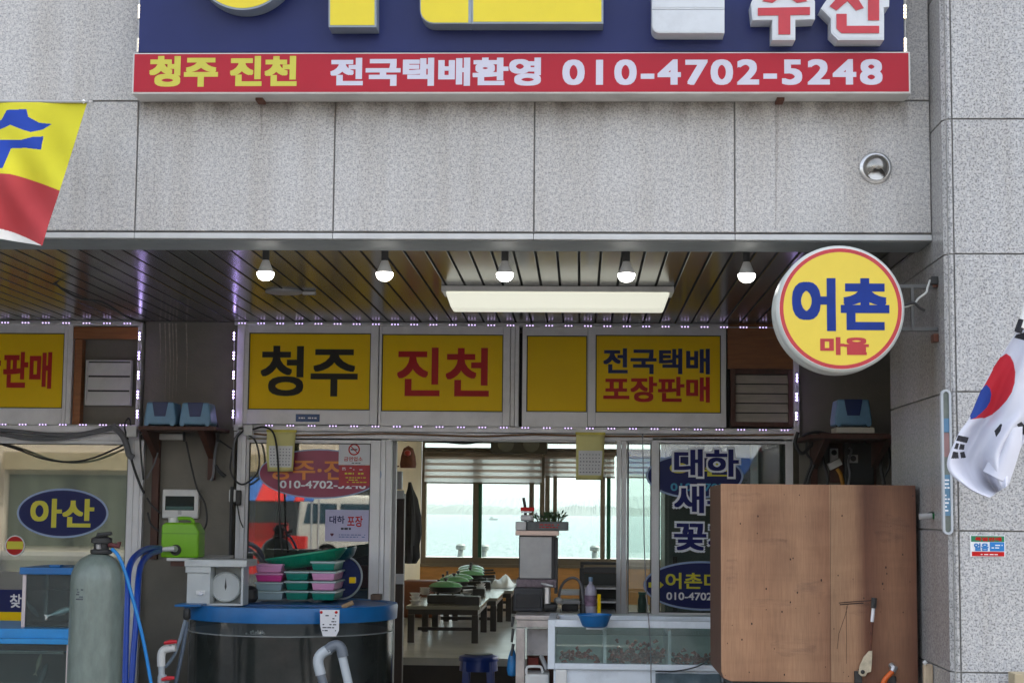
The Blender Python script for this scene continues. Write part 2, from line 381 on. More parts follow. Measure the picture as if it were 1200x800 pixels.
# right pair
t = upper('upper_window', 'pair of upper windows, one blank yellow and one with two lettered lines', 'window', (612, 382, 850, 500))
s, rc = sash(612, 383, 688.5, 500, 617, 393, 688, 482.5, Y0 + .012, t, gl=False); poster(rc, s, M_YEL, Y0 + .024)
s, rc = sash(689, 383, 851, 500, 698, 392.5, 845, 483.5, Y0, t, gl=False); poster(rc, s, M_YEL, Y0 + .012)
text('전국택배', R(707, 408, 832, 438, Y0), Y0 + .011, M_NAVY, s, .03); text('포장판매', R(707, 441, 832, 471, Y0), Y0 + .011, M_SIGNRED, s, .03)
# head rail under the upper windows (full width) and top track
for nm, lb, px in (('transom_rail', 'white aluminium rail over the doorway and lower windows', (274, 499.5, 934, 515)), ('transom_rail', 'white aluminium rail above the lower window beside the blue oval', (-200, 497.5, 163, 515))):
    X0, X1, Z0, Z1 = R(*px, Y0); t = thing(nm, lb, 'rail', ((X0 + X1) / 2, Y0, Z0))
    MB().box(X0, X1, Y0 - .012, Y0 + .08, (Z0 + Z1) / 2 + .002, Z1 - .002).build('upper_profile', M_ALU, t, bevel=.004)
    MB().box(X0, X1, Y0 + .002, Y0 + .08, Z0, (Z0 + Z1) / 2 - .002).build('lower_profile', M_ALU, t, bevel=.004)
for nm, lb, px in (('top_track', 'white metal track along the strip ceiling above the lettered windows', (275, 378, 853, 382)), ('top_track', 'white metal track above the red lettered upper window', (-200, 377, 165, 381))):
    X0, X1, Z0, Z1 = R(*px, Y0); o = MB().box(X0, X1, Y0 - .008, Y0 + .08, Z0, ZC - .002).build(nm, M_ALU, bevel=.003); tag(o, lb, 'track')
# ---- wooden recess at the left with the white louvre
t = thing('vent_recess', 'brown planked recess holding a white louvre beside the red lettered window', 'recess', (W(124, 490, Y0).x, Y0, W(124, 497, Y0).z))
MB().pbox(86, 383, 162, 397, Y0 + .01, .04).build('header_plank', M_WOODBR, t, bevel=.002)
MB().pbox(86, 397.5, 95, 497, Y0 + .02, .1).build('side_plank', M_WOODBR, t, bevel=.002)
MB().pbox(95, 397.5, 160, 497, Y0 + .09, .04).build('back_panel', M_GREYWALL, t)
MB().pbox(160, 378, 165, 500, Y0 - .01, .12).build('white_post', M_ALU, t, bevel=.003)
def louvre(px, n, frame_m, slat_m, t, Y, fw_=.012):
    X0, X1, Z0, Z1 = R(*px, Y)
    if fw_: MB().frame(X0, X1, Z0, Z1, fw_, Y - .02, Y + .03).build('frame', frame_m, t, bevel=.002)
    mb = MB(); h = (Z1 - Z0 - 2 * fw_) / n
    for i in range(n):
        z = Z0 + fw_ + i * h
        mb.prism([(0, 0), (.004, 0), (.03, h * .9), (.026, h * .9)], X0 + fw_, X1 - fw_)
        k = len(mb.v) - 8
        for q in range(8): a, b, d = mb.v[k + q]; mb.v[k + q] = (b, Y - .012 + a, z + d)
    mb.build('slats', slat_m, t)
    MB().box(X0 + fw_, X1 - fw_, Y + .025, Y + .03, Z0 + fw_, Z1 - fw_).build('back', M_DARK, t)
lv = thing('louvre_vent', 'small white plastic louvre vent mounted on the brown grey panel', 'vent', (W(127, 475, Y0).x, Y0 + .05, W(127, 475, Y0).z))
louvre((101, 422, 154, 475), 3, M_WHITEPL, M_WHITEPL, lv, Y0 + .05, .006)
# ---- right end: plank header and louvred vent
t = thing('plank_header', 'plain brown wooden board above the weathered louvre', 'board', (W(890, 432, Y0).x, Y0, W(890, 432, Y0).z))
MB().pbox(853, 384, 931, 432, Y0 + .01, .04).build('plank', M_WOODBR, t, bevel=.002)
MB().pbox(853, 378, 931, 383, Y0 + .02, .04).build('top_strip', M_WOODBR, t, bevel=.002)
lv = thing('louvre_vent', 'weathered pale louvre in a brown wooden frame below a plank', 'vent', (W(890, 500, Y0).x, Y0, W(890, 500, Y0).z))
louvre((856, 432.5, 929, 500), 5, M_RUSTWOOD, mat('weathered_white_slat', c(190, 182, 170), .6, var=.2, vs=4, grain=(1, 1, 6), dirt=.6), lv, Y0 + .01, .03)
o = MB().pbox(930, 380, 936.5, 512, Y0 - .01, .1).build('white_post', M_ALU, bevel=.003); tag(o, 'white post at the far end of the shopfront by the weathered louvre', 'post')
# ---- lower window beside the blue oval sign
t = thing('shop_window', 'tall window carrying the blue oval sign in yellow letters', 'window', (W(70, 830, Y0).x, Y0, .9))
s, rc = sash(-200, 515, 156, 905, -190, 519, 145, 860, Y0 + .015, t, d=.05, glass=M_GLASSR)
MB().pbox(145.5, 515, 163, 905, Y0 - .012, .09).build('door_jamb', M_ALU, t, bevel=.003)
MB().pbox(149, 515, 151.5, 905, Y0 - .02, .02).pbox(156, 515, 159, 905, Y0 - .02, .02).build('jamb_rib', M_ALU, t, bevel=.002)
# ---- window behind the round tank
t = thing('shop_window', 'lower window with red notice and reflections behind the round fish tank', 'window', (W(360, 720, Y0).x, Y0, .9))
s, rc = sash(284, 515, 443, 880, 290, 519, 433, 705, Y0 + .015, t, d=.05, glass=M_GLASSR)
MB().pbox(274, 500, 284, 880, Y0 - .012, .09).build('side_jamb', M_ALU, t, bevel=.003)
MB().pbox(276, 515, 278.5, 880, Y0 - .02, .02).build('jamb_rib', M_ALU, t, bevel=.002)
MB().pbox(292.5, 519, 297.5, 705, Y0 + .07, .04).build('inner_stile', M_ALU, t, bevel=.003)
MB().pbox(443.5, 515, 449, 880, Y0 + .03, .05).pbox(449.6, 515, 456, 880, Y0 + .005, .07).build('door_jamb', M_ALU, t, bevel=.003)
# ---- doorway head
o = MB().pbox(457, 512, 722, 517, Y0 + .02, .1).build('doorway_track', M_ALU2, bevel=.002); tag(o, 'grey head track of the open doorway', 'door track')
# ---- windows right of the doorway
t = thing('shop_window', 'sliding window with large navy decals above the prawn tank', 'window', (W(830, 720, Y0).x, Y0, .9))
MB().pbox(722.5, 515, 727.5, 720, Y0 + .005, .08).pbox(728, 515, 734, 720, Y0 + .02, .06).build('door_jamb', M_ALU, t, bevel=.003)
s, rc = sash(734.5, 515, 768, 724, 736, 519, 763, 718, Y0 + .045, t, d=.04)
s, rc2 = sash(763.5, 513, 930, 724, 772.5, 519.5, 921, 718, Y0 + .002, t, d=.042)
MB().pbox(722.5, 724.5, 930, 742, Y0 - .01, .1).build('sill', M_ALU, t, bevel=.003)
MB().pbox(880, 519, 889, 718, Y0 + .1, .03).build('inner_stile', M_ALU, t, bevel=.003)
struct(MB().box(W(722.5, 730, Y0).x, W(935, 730, Y0).x, Y0 + .01, Y0 + .1, .05, W(800, 743, Y0).z).build('wall_under_window', M_GREYWALL))
struct(MB().box(-7.5, W(163, 730, Y0).x, Y0 + .02, Y0 + .1, .05, W(70, 905, Y0).z).box(W(274, 800, Y0).x, W(456, 800, Y0).x, Y0 + .02, Y0 + .1, .05, W(360, 880, Y0).z - .002).build('wall_under_window', M_GREYWALL))
# ---- grey plastered walls between the shopfronts
def stained(name, base):
    m = mat(name, base, .75, var=.14, vs=4, dirt=.35, bump=.15, bs=90); return m
xa, xb = W(165.5, 500, Y0).x, W(274.5, 500, Y0).x
t = thing('grey_column', 'grey plastered column with white drip stains between the two shopfronts', 'column', ((xa + xb) / 2, Y0, .05))
MB().box(xa, xb, Y0 + .03, Y0 + .6, .05, ZC - .001).build('plaster', M_GREYWALL, t, bevel=.004)
mb = MB()
for x, y in ((186, 430), (192, 468), (197, 468), (201, 466), (205, 464), (217, 455)):
    p = W(x, 378, Y0); q = W(x, y, Y0); w = random.uniform(.003, .007)
    mb.prism([(p.x - w, p.z), (p.x + w, p.z), (q.x + w * .6, (p.z + q.z) / 2), (q.x + .001, q.z), (q.x - .001, q.z), (q.x - w * .5, (p.z + q.z) / 2)], Y0 + .0278, Y0 + .0299)
mb.build('drip_stain', mat('lime_drip', c(165, 158, 142), .8, var=.3, vs=30), t)
xa = W(937, 500, Y0).x
t = thing('grey_column', 'grey plastered wall beside the louvre behind the round sign', 'column', (xa + .5, Y0, .05))
MB().box(xa, 4.2, Y0 + .03, Y0 + .6, .05, ZC - .001).build('plaster', M_GREYWALL, t, bevel=.004)

struct(MB().box(-7.5, W(86, 400, Y0).x, Y0 + .1, Y0 + .115, W(600, 514, Y0).z + .002, ZC - .002).box(W(277, 400, Y0).x, W(936, 400, Y0).x, Y0 + .1, Y0 + .115, W(600, 514, Y0).z + .002, ZC - .002).build('light_block_behind_signs', M_DARK))  # dark panel added to stop light leaking between the frames
# ================================================================== window stickers
YG = Y0 + .0125
def oval(name, label, px, m, rim_m, cat='sticker', Y=YG, rim=.012):
    a, b, e, f = R(*px, Y); cx, cz = (a + b) / 2, (e + f) / 2
    t = thing(name, label, cat, (cx, Y, e))
    MB().ring(ell(cx, cz, (b - a) / 2, (f - e) / 2), ell(cx, cz, (b - a) / 2 - rim, (f - e) / 2 - rim), Y - .0022, Y).build('rim', rim_m, t)
    MB().prism(ell(cx, cz, (b - a) / 2 - rim, (f - e) / 2 - rim), Y - .0018, Y).build('face', m, t)
    return t
M_LBLUE = mat('pale_blue_vinyl', c(150, 170, 205), .4, var=.04)
M_YTXT = mat('yellow_text_vinyl', c(214, 205, 30), .35, var=.04)
t = oval('oval_sticker', 'blue oval window sticker with two yellow letters', (20, 572, 127, 630), M_NAVY, M_LBLUE, Y=Y0 + .027)
text('아산', R(34, 584, 109, 618, Y0), Y0 + .0249, M_YTXT, t, .03)
t = thing('window_poster', 'navy and yellow poster low on the left shop window', 'poster', (W(0, 730, Y0).x, Y0 + .027, W(0, 730, Y0).z))
MB().pbox(-60, 690, 26, 716, Y0 + .025, .002).build('navy_band', M_NAVY, t); MB().pbox(-60, 716.3, 26, 731, Y0 + .025, .002).build('yellow_band', M_YEL, t)
text('찾아', R(10, 696, 38, 712, Y0), Y0 + .0248, M_WHITEV, t, .02)
t = oval('round_sticker', 'round maroon sticker with a cream band on the window', (6, 627, 29, 651), M_SIGNRED, M_WHITEV, Y=Y0 + .027, rim=.006)
MB().pbox(8, 634, 27, 643, Y0 + .0245, .0006).build('cream_band', M_YTXT, t)
# tinted oval with phone number
m = bpy.data.materials.new('magenta_film'); m.use_nodes = True; b = m.node_tree.nodes['Principled BSDF']; b.inputs['Base Color'].default_value = (*c(165, 52, 92), 1); b.inputs['Alpha'].default_value = .72; b.inputs['Roughness'].default_value = .3
t = oval('oval_sticker', 'magenta oval sticker with orange letters and a phone number', (303, 526, 447, 584), m, M_LBLUE, Y=Y0 + .0292, rim=.008)
text('청주·진천', R(314, 538, 432, 562, Y0), Y0 + .0268, mat('orange_vinyl', c(225, 130, 30), .35), t, .02)
text('010-4702-5248', R(327, 563, 428, 572, Y0), Y0 + .0268, M_WHITEV, t, .02)
# navy ovals behind the large letters
t = oval('oval_sticker', 'navy oval sticker half hidden behind the topmost large letters', (757, 531, 871, 584), M_NAVY, M_LBLUE, Y=Y0 + .0155)
text('어촌', R(785, 541, 862, 558, Y0), Y0 + .0135, M_YTXT, t, .02); text('010-4702', R(786, 566, 850, 575, Y0), Y0 + .0135, mat('cyan_vinyl', c(40, 150, 190), .4), t, .02)
t = oval('oval_sticker', 'navy oval sticker with yellow name and phone number above the tank', (754, 657, 892, 715), M_NAVY, M_LBLUE, Y=Y0 + .0155)
text('어촌마을', R(780, 671, 868, 690, Y0), Y0 + .0135, M_YTXT, t, .02); text('010-4702-5248', R(781, 694, 868, 703, Y0), Y0 + .0135, M_WHITEV, t, .02)
p = [W(x, y, Y0) for x, y in ((760, 682), (768, 682), (768, 676), (778, 685), (768, 694), (768, 688), (760, 688))]
MB().prism([(q.x, q.z) for q in p], Y0 + .0136, Y0 + .0138).build('arrow', M_YTXT, t)
for tx, rr, lb in (('대하', (790, 526, 866, 558), 'topmost row of large navy window letters with white outline'), ('새우', (790, 569, 866, 601), 'middle row of navy window letters partly behind plywood'), ('꽃게', (790, 612, 866, 645), 'lowest row of navy window letters partly behind plywood')):
    a, b, e, f = R(*rr, Y0); t = thing('window_lettering', lb, 'lettering', ((a + b) / 2, Y0 + .012, e), 'large navy letters on the sliding window')
    k = .014; text(tx, (a - k, b + k, e - k, f + k), Y0 + .0125, mat('silver_vinyl', c(232, 236, 244), .4, var=.05), t, .075, 'outline')
    text(tx, (a, b, e, f), Y0 + .0108, mat('deep_navy_vinyl', c(22, 26, 100), .4, spec=.15), t, .03)
# papers on the window by the doorway
def lines(px, Y, n, m, parent, seed=0, frac=.7, name='print'):
    """rows of unreadable small print"""
    rnd = random.Random(seed); X0, X1, Z0, Z1 = R(*px, Y); mb = MB(); h = (Z1 - Z0) / n
    for i in range(n):
        x = X0
        while x < X1 - .004:
            w = rnd.uniform(.006, .022); w = min(w, X1 - x)
            if rnd.random() < frac: mb.box(x, x + w, Y - .0004, Y, Z0 + (i + .28) * h, Z0 + (i + .68) * h)
            x += w + rnd.uniform(.003, .007)
    return mb.build(name, m, parent)
M_PAPER = mat('white_paper', c(222, 222, 226), .7, var=.04); M_INK = mat('dark_ink', c(60, 62, 72), .7)
YW = Y0 + .0235
t = thing('notice_sheet', 'white no smoking notice with a red crossed circle', 'notice', (W(415, 545, YW).x, YW, W(415, 545, YW).z))
MB().pbox(397, 518, 433.5, 544.6, YW, .002).build('sheet', M_PAPER, t)
p = W(415, 526.5, YW); MB().ring(ell(p.x, p.z, .036, .036, 32), ell(p.x, p.z, .028, .028, 32), YW - .0006, YW - .0001).prism([(p.x - .024, p.z + .02), (p.x - .02, p.z + .024), (p.x + .024, p.z - .02), (p.x + .02, p.z - .024)], YW - .0009, YW - .0003).build('symbol', M_SIGNRED, t)
MB().box(p.x - .022, p.x + .02, YW - .0005, YW - .0002, p.z - .004, p.z + .004).build('cigarette', M_INK, t)
text('금연업소', R(403, 535, 425, 540, YW), YW - .0006, M_SIGNRED, t, .02); lines((405, 541, 423, 543.5, ), YW, 1, M_INK, t, 2)
t = thing('notice_sheet', 'red notice with yellow print under the no smoking sign', 'notice', (W(415, 569, YW).x, YW, W(415, 569, YW).z))
MB().pbox(397, 545, 433.5, 569, YW, .002).build('sheet', mat('red_paper', c(176, 40, 50), .5), t)
lines((401, 547, 430, 551, ), YW - .0003, 2, M_WHITEV, t, 4, .4); lines((404, 552, 428, 557), YW - .0003, 1, M_YTXT, t, 5, .9); lines((402, 558, 430, 566), YW - .0003, 3, M_YTXT, t, 6, .5)
t = thing('hand_drawn_sheet', 'lavender hand drawn sheet with coloured letters and a heart', 'sheet', (W(406, 634, YW).x, YW, W(406, 634, YW).z))
MB().pbox(381, 597, 432, 634, YW, .002).build('sheet', mat('lavender_paper', c(196, 192, 222), .7, var=.06), t)
text('대하', R(386, 604, 404, 613, YW), YW - .0006, M_NAVY, t, .02); text('포장', R(407, 604, 425, 617, YW), YW - .0006, M_SIGNRED, t, .02)
lines((397, 616, 415, 622), YW, 1, M_INK, t, 8, .8); lines((397, 625, 428, 630), YW, 2, mat('blue_ink', c(90, 110, 170), .7), t, 9, .5)
p = W(389, 626, YW); MB().prism([(p.x + .9 * .012 * (16 * math.sin(a) ** 3) / 16, p.z + .012 * (13 * math.cos(a) - 5 * math.cos(2 * a) - 2 * math.cos(3 * a) - math.cos(4 * a)) / 16) for a in [i * math.pi / 12 for i in range(24)]], YW - .0006, YW - .0002).build('heart', mat('maroon_ink', c(90, 30, 60), .7), t)
t = thing('address_plate', 'small blue address plate on the white rail under the yellow sign', 'plate', (W(360, 494, Y0).x, Y0 - .014, W(360, 494, Y0).z))
MB().pbox(346.5, 485, 374.5, 494, Y0 - .006, .005).build('plate', mat('blue_enamel', c(24, 72, 130), .3), t, bevel=.003)
lines((350, 487.5, 371, 491.5), Y0 - .0062, 1, M_WHITEV, t, 3, .9)
# two paper calendars hung from the rail
def calendar(px, label, lean):
    x0, y0, x1, y1 = px; Y = Y0 - .03
    a, b, e, f = R(x0, y0, x1, y1, Y); t = thing('wall_calendar', label, 'calendar', ((a + b) / 2, Y, e), 'paper calendars hung from the rail')
    H = f - e; Wd = b - a
    def sheet(u0, u1, v0, v1, off):
        mb = MB(); n = 10; vs = []
        for i in range(n + 1):
            v = v0 + (v1 - v0) * i / n
            for j in range(5):
                u = u0 + (u1 - u0) * j / 4; k = (1 - v) ** 1.5
                x = a + Wd * (u * (1 - .14 * k * lean) + (.06 * k if lean > .5 else 0)); bow = -.02 * math.sin(math.pi * (1 - v)) - .012 * math.sin(3 * u + 4 * v) * k
                vs.append((x, Y + bow - off, e + H * v))
        fs = [(i * 5 + j, i * 5 + j + 1, i * 5 + j + 6, i * 5 + j + 5) for i in range(n) for j in range(4)]
        return mb.add(vs, fs)
    MBs = sheet(0, 1, 0, 1, 0); o = MBs.build('backing_sheet', mat('calendar_yellow', c(228, 220, 146), .6, var=.05), t, smooth=True)
    md = o.modifiers.new('thick', 'SOLIDIFY'); md.thickness = .003; md.offset = 1
    sheet(.09, .93, .1, .62, .004).build('date_page', mat('calendar_page', c(226, 226, 226), .7, var=.04), t, smooth=True)
    mb = MB()
    for i in range(6):
        for j in range(7):
            u = .14 + j * .112; v = .15 + i * .075; k = (1 - v) ** 1.5
            x = a + Wd * (u * (1 - .14 * k * lean) + (.06 * k if lean > .5 else 0)); bow = -.02 * math.sin(math.pi * (1 - v)) - .012 * math.sin(3 * u + 4 * v) * k
            mb.box(x, x + .0055 + .004 * ((i * 7 + j * 3) % 3 == 0), Y + bow - .0058, Y + bow - .0048, e + H * v, e + H * v + .006)
    mb.build('print', mat('grey_ink', c(120, 120, 130), .7), t)
    MB().box(a - .004, b + .004, Y - .006, Y + .006, f - .012, f + .004).build('hanging_bar', mat('calendar_bar', c(214, 200, 80), .5), t, bevel=.002)
calendar((312.5, 504, 346.5, 552), 'yellow paper calendar with black cable in front, hung before the window', 1.0)
calendar((675, 507, 708.5, 562), 'yellow paper calendar hanging in the open doorway', .4)
# ================================================================== main sign over the opening
YB = 6.98
t = thing('shop_sign', 'navy sign board with red light box strip and raised letters', 'sign', (W(611, 118, YB).x, YF, W(611, 118, YB).z))
M_SB = mat('sign_navy', c(27, 38, 94), .4, var=.08, vs=3, dirt=.1, spec=.3); M_SR = mat('sign_red', c(172, 28, 46), .36, var=.05, vs=3, spec=.25)
a, b, e, f = R(166, -190, 1058, 61, 6.985)
MB().box(a, b, 6.985, YF - .002, e, f).build('navy_board', M_SB, t, bevel=.003)
Yr = 6.955
a, b, e, f = R(155, 61.5, 1067, 110, Yr)
MB().box(a, b, Yr, YF - .001, e, f).build('light_box', mat('sign_frame_white', c(206, 204, 200), .4, var=.05, dirt=.3), t, bevel=.004)
MB().box(a + .008, b - .008, Yr - .002, Yr + .01, e + .008, f - .006).build('red_face', M_SR, t)
M_SY = mat('sign_yellow', c(200, 192, 62), .35, var=.03); M_SW = mat('sign_white', c(204, 202, 216), .35, var=.03)
text('청주 진천', R(175, 66, 348, 102, Yr), Yr - .0022, M_SY, t, .042)
text('전국택배환영', R(387, 68, 634, 101, Yr), Yr - .0022, M_SW, t, .042)
text('010-4702-5248', R(659, 70, 1034, 100, Yr), Yr - .0022, M_SW, t, .03, spacing=1.16)
# raised channel letters
M_LY = mat('letter_yellow', c(226, 204, 24), .3, var=.03); M_LSIDE = mat('letter_side_grey', c(140, 150, 160), .4, .2, var=.08); M_LW = mat('letter_white', c(206, 210, 214), .35, var=.03, dirt=.2)
YL1 = 6.885
def channel(polys, face_m, side_m, inset=.008, holes=()):
    body, face = MB(), MB()
    for p in polys:
        q = [(W(x, y, YL1).x, W(x, y, YL1).z) for x, y in p]; body.prism(q, YL1, 6.984)
        cx = sum(x for x, z in q) / len(q); cz = sum(z for x, z in q) / len(q)
        mx = max(x for x, z in q) - min(x for x, z in q); mz = max(z for x, z in q) - min(z for x, z in q)
        face.prism([(cx + (x - cx) * (1 - 2 * inset / mx), cz + (z - cz) * (1 - 2 * inset / mz)) for x, z in q], YL1 - .002, YL1 + .004)
    L = body.build('raised_letter', side_m, t); face.build('letter_face', face_m, L); return L
def rr(x0, y0, x1, y1, rad=0, n=6):
    """pixel rectangle, rounded at the lower left corner when rad is given"""
    if not rad: return [(x0, y0), (x1, y0), (x1, y1), (x0, y1)]
    return [(x0, y0), (x1, y0), (x1, y1)] + [(x0 + rad - rad * math.sin(k * math.pi / 2 / n), y1 - rad + rad * math.cos(k * math.pi / 2 / n)) for k in range(n + 1)]
def ringletter(cx, cy, rx, ry, k, face_m):
    p = W(cx, cy, YL1); A = abs(W(cx + rx, cy, YL1).x - p.x); B = abs(W(cx, cy + ry, YL1).z - p.z); w = k
    L = MB().ring(ell(p.x, p.z, A, B), ell(p.x, p.z, A - w, B - w), YL1, 6.984).build('raised_letter', M_LSIDE, t, smooth=False)
    MB().ring(ell(p.x, p.z, A - .008, B - .008), ell(p.x, p.z, A - w + .008, B - w + .008), YL1 - .002, YL1 + .004).build('letter_face', face_m, L)
ringletter(286, -62, 66, 74, .15, M_LY)
channel([rr(385, -170, 441, 32), rr(352.5, -90, 384.6, -48)], M_LY, M_LSIDE)
channel([rr(492, -34, 552, 28, 16), rr(552.4, -18, 707, 28), ], M_LY, M_LSIDE)
channel([rr(500, -100, 700, -62), rr(575, -138, 625, -100.4)], M_LY, M_LSIDE)
channel([rr(764, 12, 849, 39, 9), rr(764, -8, 849, 11.4), rr(757, -60, 858, -34), rr(796, -33.6, 816, -8.4)], M_LW, M_LW)
M_LR = mat('letter_red', c(184, 44, 56), .33)
def redletter(polys, halo):
    L = channel(halo, M_LW, M_LW); mb = MB()
    for p in polys: mb.prism([(W(x, y, YL1).x, W(x, y, YL1).z) for x, y in p], YL1 - .006, YL1 - .001)
    mb.build('red_stroke', M_LR, L)
redletter([[(888, 10), (949, 9), (949, 18), (926, 18.4), (926, 41), (912, 41), (912, 18.6), (888, 19)], [(893, 2), (915, -14), (922, -14), (946, 2), (934, 4), (919, -5), (905, 4)]],
          [[(880, 4), (882, 24), (905, 24), (905, 47), (932, 47), (932, 24), (955, 23), (955, 2), (945, -18), (890, -18)]])
redletter([[(980, 17), (992, 17), (992, 31), (1030, 31), (1030, 39.5), (986, 39.5), (980, 34)], [(1017, -20), (1030, -20), (1030, 24.5), (1017, 24.5)], [(972, 8), (990, -12), (998, -12), (1012, 10), (1003, 13), (993, 2), (980, 13)]],
          [[(962, 10), (974, 22), (974, 39), (982, 47), (1036, 47), (1036, 9), (1042, 8), (1042, -24), (985, -24)]])
# chains of small lamps down both edges of the board
M_WARM = glow('warm_led', (1.0, .82, .5), 1.3)
for x, lb in ((163.5, 'short vertical chain of warm lamps at the edge nearer the flag'), (1060.5, 'short vertical chain of warm lamps at the sign edge nearer the pier')):
    q = thing('lamp_chain', lb + '', 'light string', (W(x, 60, 7.0).x, 7.0, W(x, 60, 7.0).z), 'warm lamp chains beside the navy board')
    MB().tube([W(x, -150, 7.02), W(x, 60, 7.02)], .004).build('wire', M_WHITEPL, q)
    for y0 in (-110, -75, -40, 5, 44):
        mb = MB()
        MB().box(W(x - 2.2, 0, 7).x, W(x + 2.2, 0, 7).x, 7.004, 7.016, W(x, y0 + 17, 7).z, W(x, y0, 7).z).build('lamp_module', M_WHITEPL, q, bevel=.002)
        for k in range(4):
            p = W(x, y0 + 2 + k * 4.2, 7.0); mb.lathe([(0.0, .007), (.005, .005), (.006, 0)], p.x, 7.004, p.z, 10, 'y')
        mb.build('lamp_dots', M_WARM, q)
# rust brackets under the sign
for x, lb in ((305, 'rusty steel stub bracket under the yellow lettering of the sign'), (914, 'rusty steel stub bracket under the phone number of the sign')):
    p = W(x, 119, 7.05); mb = MB().box(p.x - .016, p.x + .016, 7.02, YF - .001, p.z - .003, p.z + .012)
    tag(mb.build('sign_bracket', mat('rusty_steel', c(92, 52, 36), .8, var=.3, vs=40), bevel=.002), lb, 'bracket')
mb = MB()
p, q = W(911, 121, YF), W(909, 268, YF); mb.prism([(p.x - .012, p.z), (p.x + .008, p.z), (q.x + .002, q.z), (q.x - .002, q.z)], YF - .0012, YF - .0004)
p, q = W(307, 121, YF), W(306, 165, YF); mb.prism([(p.x - .008, p.z), (p.x + .006, p.z), (q.x + .001, q.z), (q.x - .001, q.z)], YF - .0012, YF - .0004)
m = bpy.data.materials.new('rust_stain'); m.use_nodes = True; b = m.node_tree.nodes['Principled BSDF']; b.inputs['Base Color'].default_value = (.26, .17, .12, 1); b.inputs['Alpha'].default_value = .09; b.inputs['Roughness'].default_value = .8
mb.build('rust_stain', m, fas)
# uneven brown grime and the sign's soft shadow, both painted by this sheet
m = bpy.data.materials.new('grime_and_shadow'); m.use_nodes = True; tr = m.node_tree; b = tr.nodes['Principled BSDF']; b.inputs['Base Color'].default_value = (.2, .15, .11, 1); b.inputs['Roughness'].default_value = .85
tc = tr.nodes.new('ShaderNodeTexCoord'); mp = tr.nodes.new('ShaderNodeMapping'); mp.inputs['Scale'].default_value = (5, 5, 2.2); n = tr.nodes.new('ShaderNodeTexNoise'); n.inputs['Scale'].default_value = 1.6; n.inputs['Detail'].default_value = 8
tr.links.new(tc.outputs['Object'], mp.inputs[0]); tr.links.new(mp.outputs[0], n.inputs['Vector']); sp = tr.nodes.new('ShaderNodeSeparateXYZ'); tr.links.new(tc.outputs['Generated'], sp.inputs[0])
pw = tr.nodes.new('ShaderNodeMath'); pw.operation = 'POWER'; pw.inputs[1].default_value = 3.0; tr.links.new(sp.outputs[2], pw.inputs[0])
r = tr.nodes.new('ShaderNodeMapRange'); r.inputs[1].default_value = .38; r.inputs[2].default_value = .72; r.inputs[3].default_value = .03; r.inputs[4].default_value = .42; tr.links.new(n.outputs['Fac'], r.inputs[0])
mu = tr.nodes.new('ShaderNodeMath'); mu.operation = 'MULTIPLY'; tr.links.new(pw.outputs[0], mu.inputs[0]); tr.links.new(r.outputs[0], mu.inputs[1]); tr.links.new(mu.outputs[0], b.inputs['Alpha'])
a, b_, e, f = R(160, 119.5, 1064, 175, YF); MB().box(a, b_, YF - .0018, YF - .0014, e, f).build('grime_and_shadow', m, fas)
# ---- stainless vent hood
p = W(1026, 197, YF); t = thing('vent_hood', 'round stainless steel vent hood on the granite slab', 'vent', (p.x, YF, p.z - .07))
MB().lathe([(.068, 0), (.068, .006), (.06, .012), (.055, .012)], p.x, YF - .0005, p.z, 40, 'y').build('flange', M_STEEL, t, smooth=True)
mb = MB(); n = 24; vs = []; rings = 10
for i in range(rings + 1):
    th = math.pi / 2 * i / rings
    for j in range(n):
        ph = 2 * math.pi * j / n; vs.append((p.x + .056 * math.cos(th) * math.cos(ph), YF - .012 - .05 * math.sin(th), p.z + .056 * math.cos(th) * math.sin(ph)))
fs = []
for i in range(rings):
    for j in range(n):
        v = [vs[k] for k in (i * n + j, i * n + (j + 1) % n, (i + 1) * n + (j + 1) % n, (i + 1) * n + j)]
        cz = sum(q[2] for q in v) / 4 - p.z; cx = sum(q[0] for q in v) / 4 - p.x
        if not ((cx / .034) ** 2 + ((cz + .034) / .02) ** 2 < 1): fs.append((i * n + j, i * n + (j + 1) % n, (i + 1) * n + (j + 1) % n, (i + 1) * n + j))
mb.add(vs, fs).build('dome', mat('polished_steel', (.3, .29, .27), .27, .95, var=.08), t, smooth=True)
MB().lathe([(.05, 0), (.05, .004)], p.x, YF - .001, p.z, 24, 'y').build('duct', M_DARK, t)
# ---- round projecting sign
Yr = 6.93; p = W(985, 361.5, Yr); s_ = abs(W(1061, 361, Yr).x - W(985, 361, Yr).x)
t = thing('round_sign', 'round yellow light box sign with red ring and blue letters', 'sign', (p.x, Yr, p.z - s_))
M_RSW = mat('round_sign_white', c(204, 208, 204), .35, var=.03, dirt=.15)
MB().lathe([(s_ - .012, -.0), (s_ - .004, -.008), (s_, -.02), (s_, -.075), (s_ - .006, -.08), (s_ - .006, -.088), (s_, -.093), (s_, -.16), (s_ - .012, -.17)], p.x, Yr, p.z, 72, 'y').build('drum', M_RSW, t, smooth=True)
MB().prism(ell(p.x, p.z, s_ * .952, s_ * .952, 72), Yr - .0022, Yr + .01).build('white_face', mat('face_white', c(226, 226, 222), .3, var=.02), t)
MB().ring(ell(p.x, p.z, s_ * .943, s_ * .943, 72), ell(p.x, p.z, s_ * .885, s_ * .885, 72), Yr - .0034, Yr - .0005).build('red_ring', mat('face_red', c(184, 44, 54), .3), t)
MB().prism(ell(p.x, p.z, s_ * .887, s_ * .887, 72), Yr - .003, Yr - .0005).build('yellow_face', mat('face_yellow', c(226, 200, 78), .35, var=.03, spec=.25), t)
text('어촌', R(928, 326, 1042, 388, Yr), Yr - .0036, mat('face_blue', c(20, 50, 132), .35, spec=.2), t, .042)
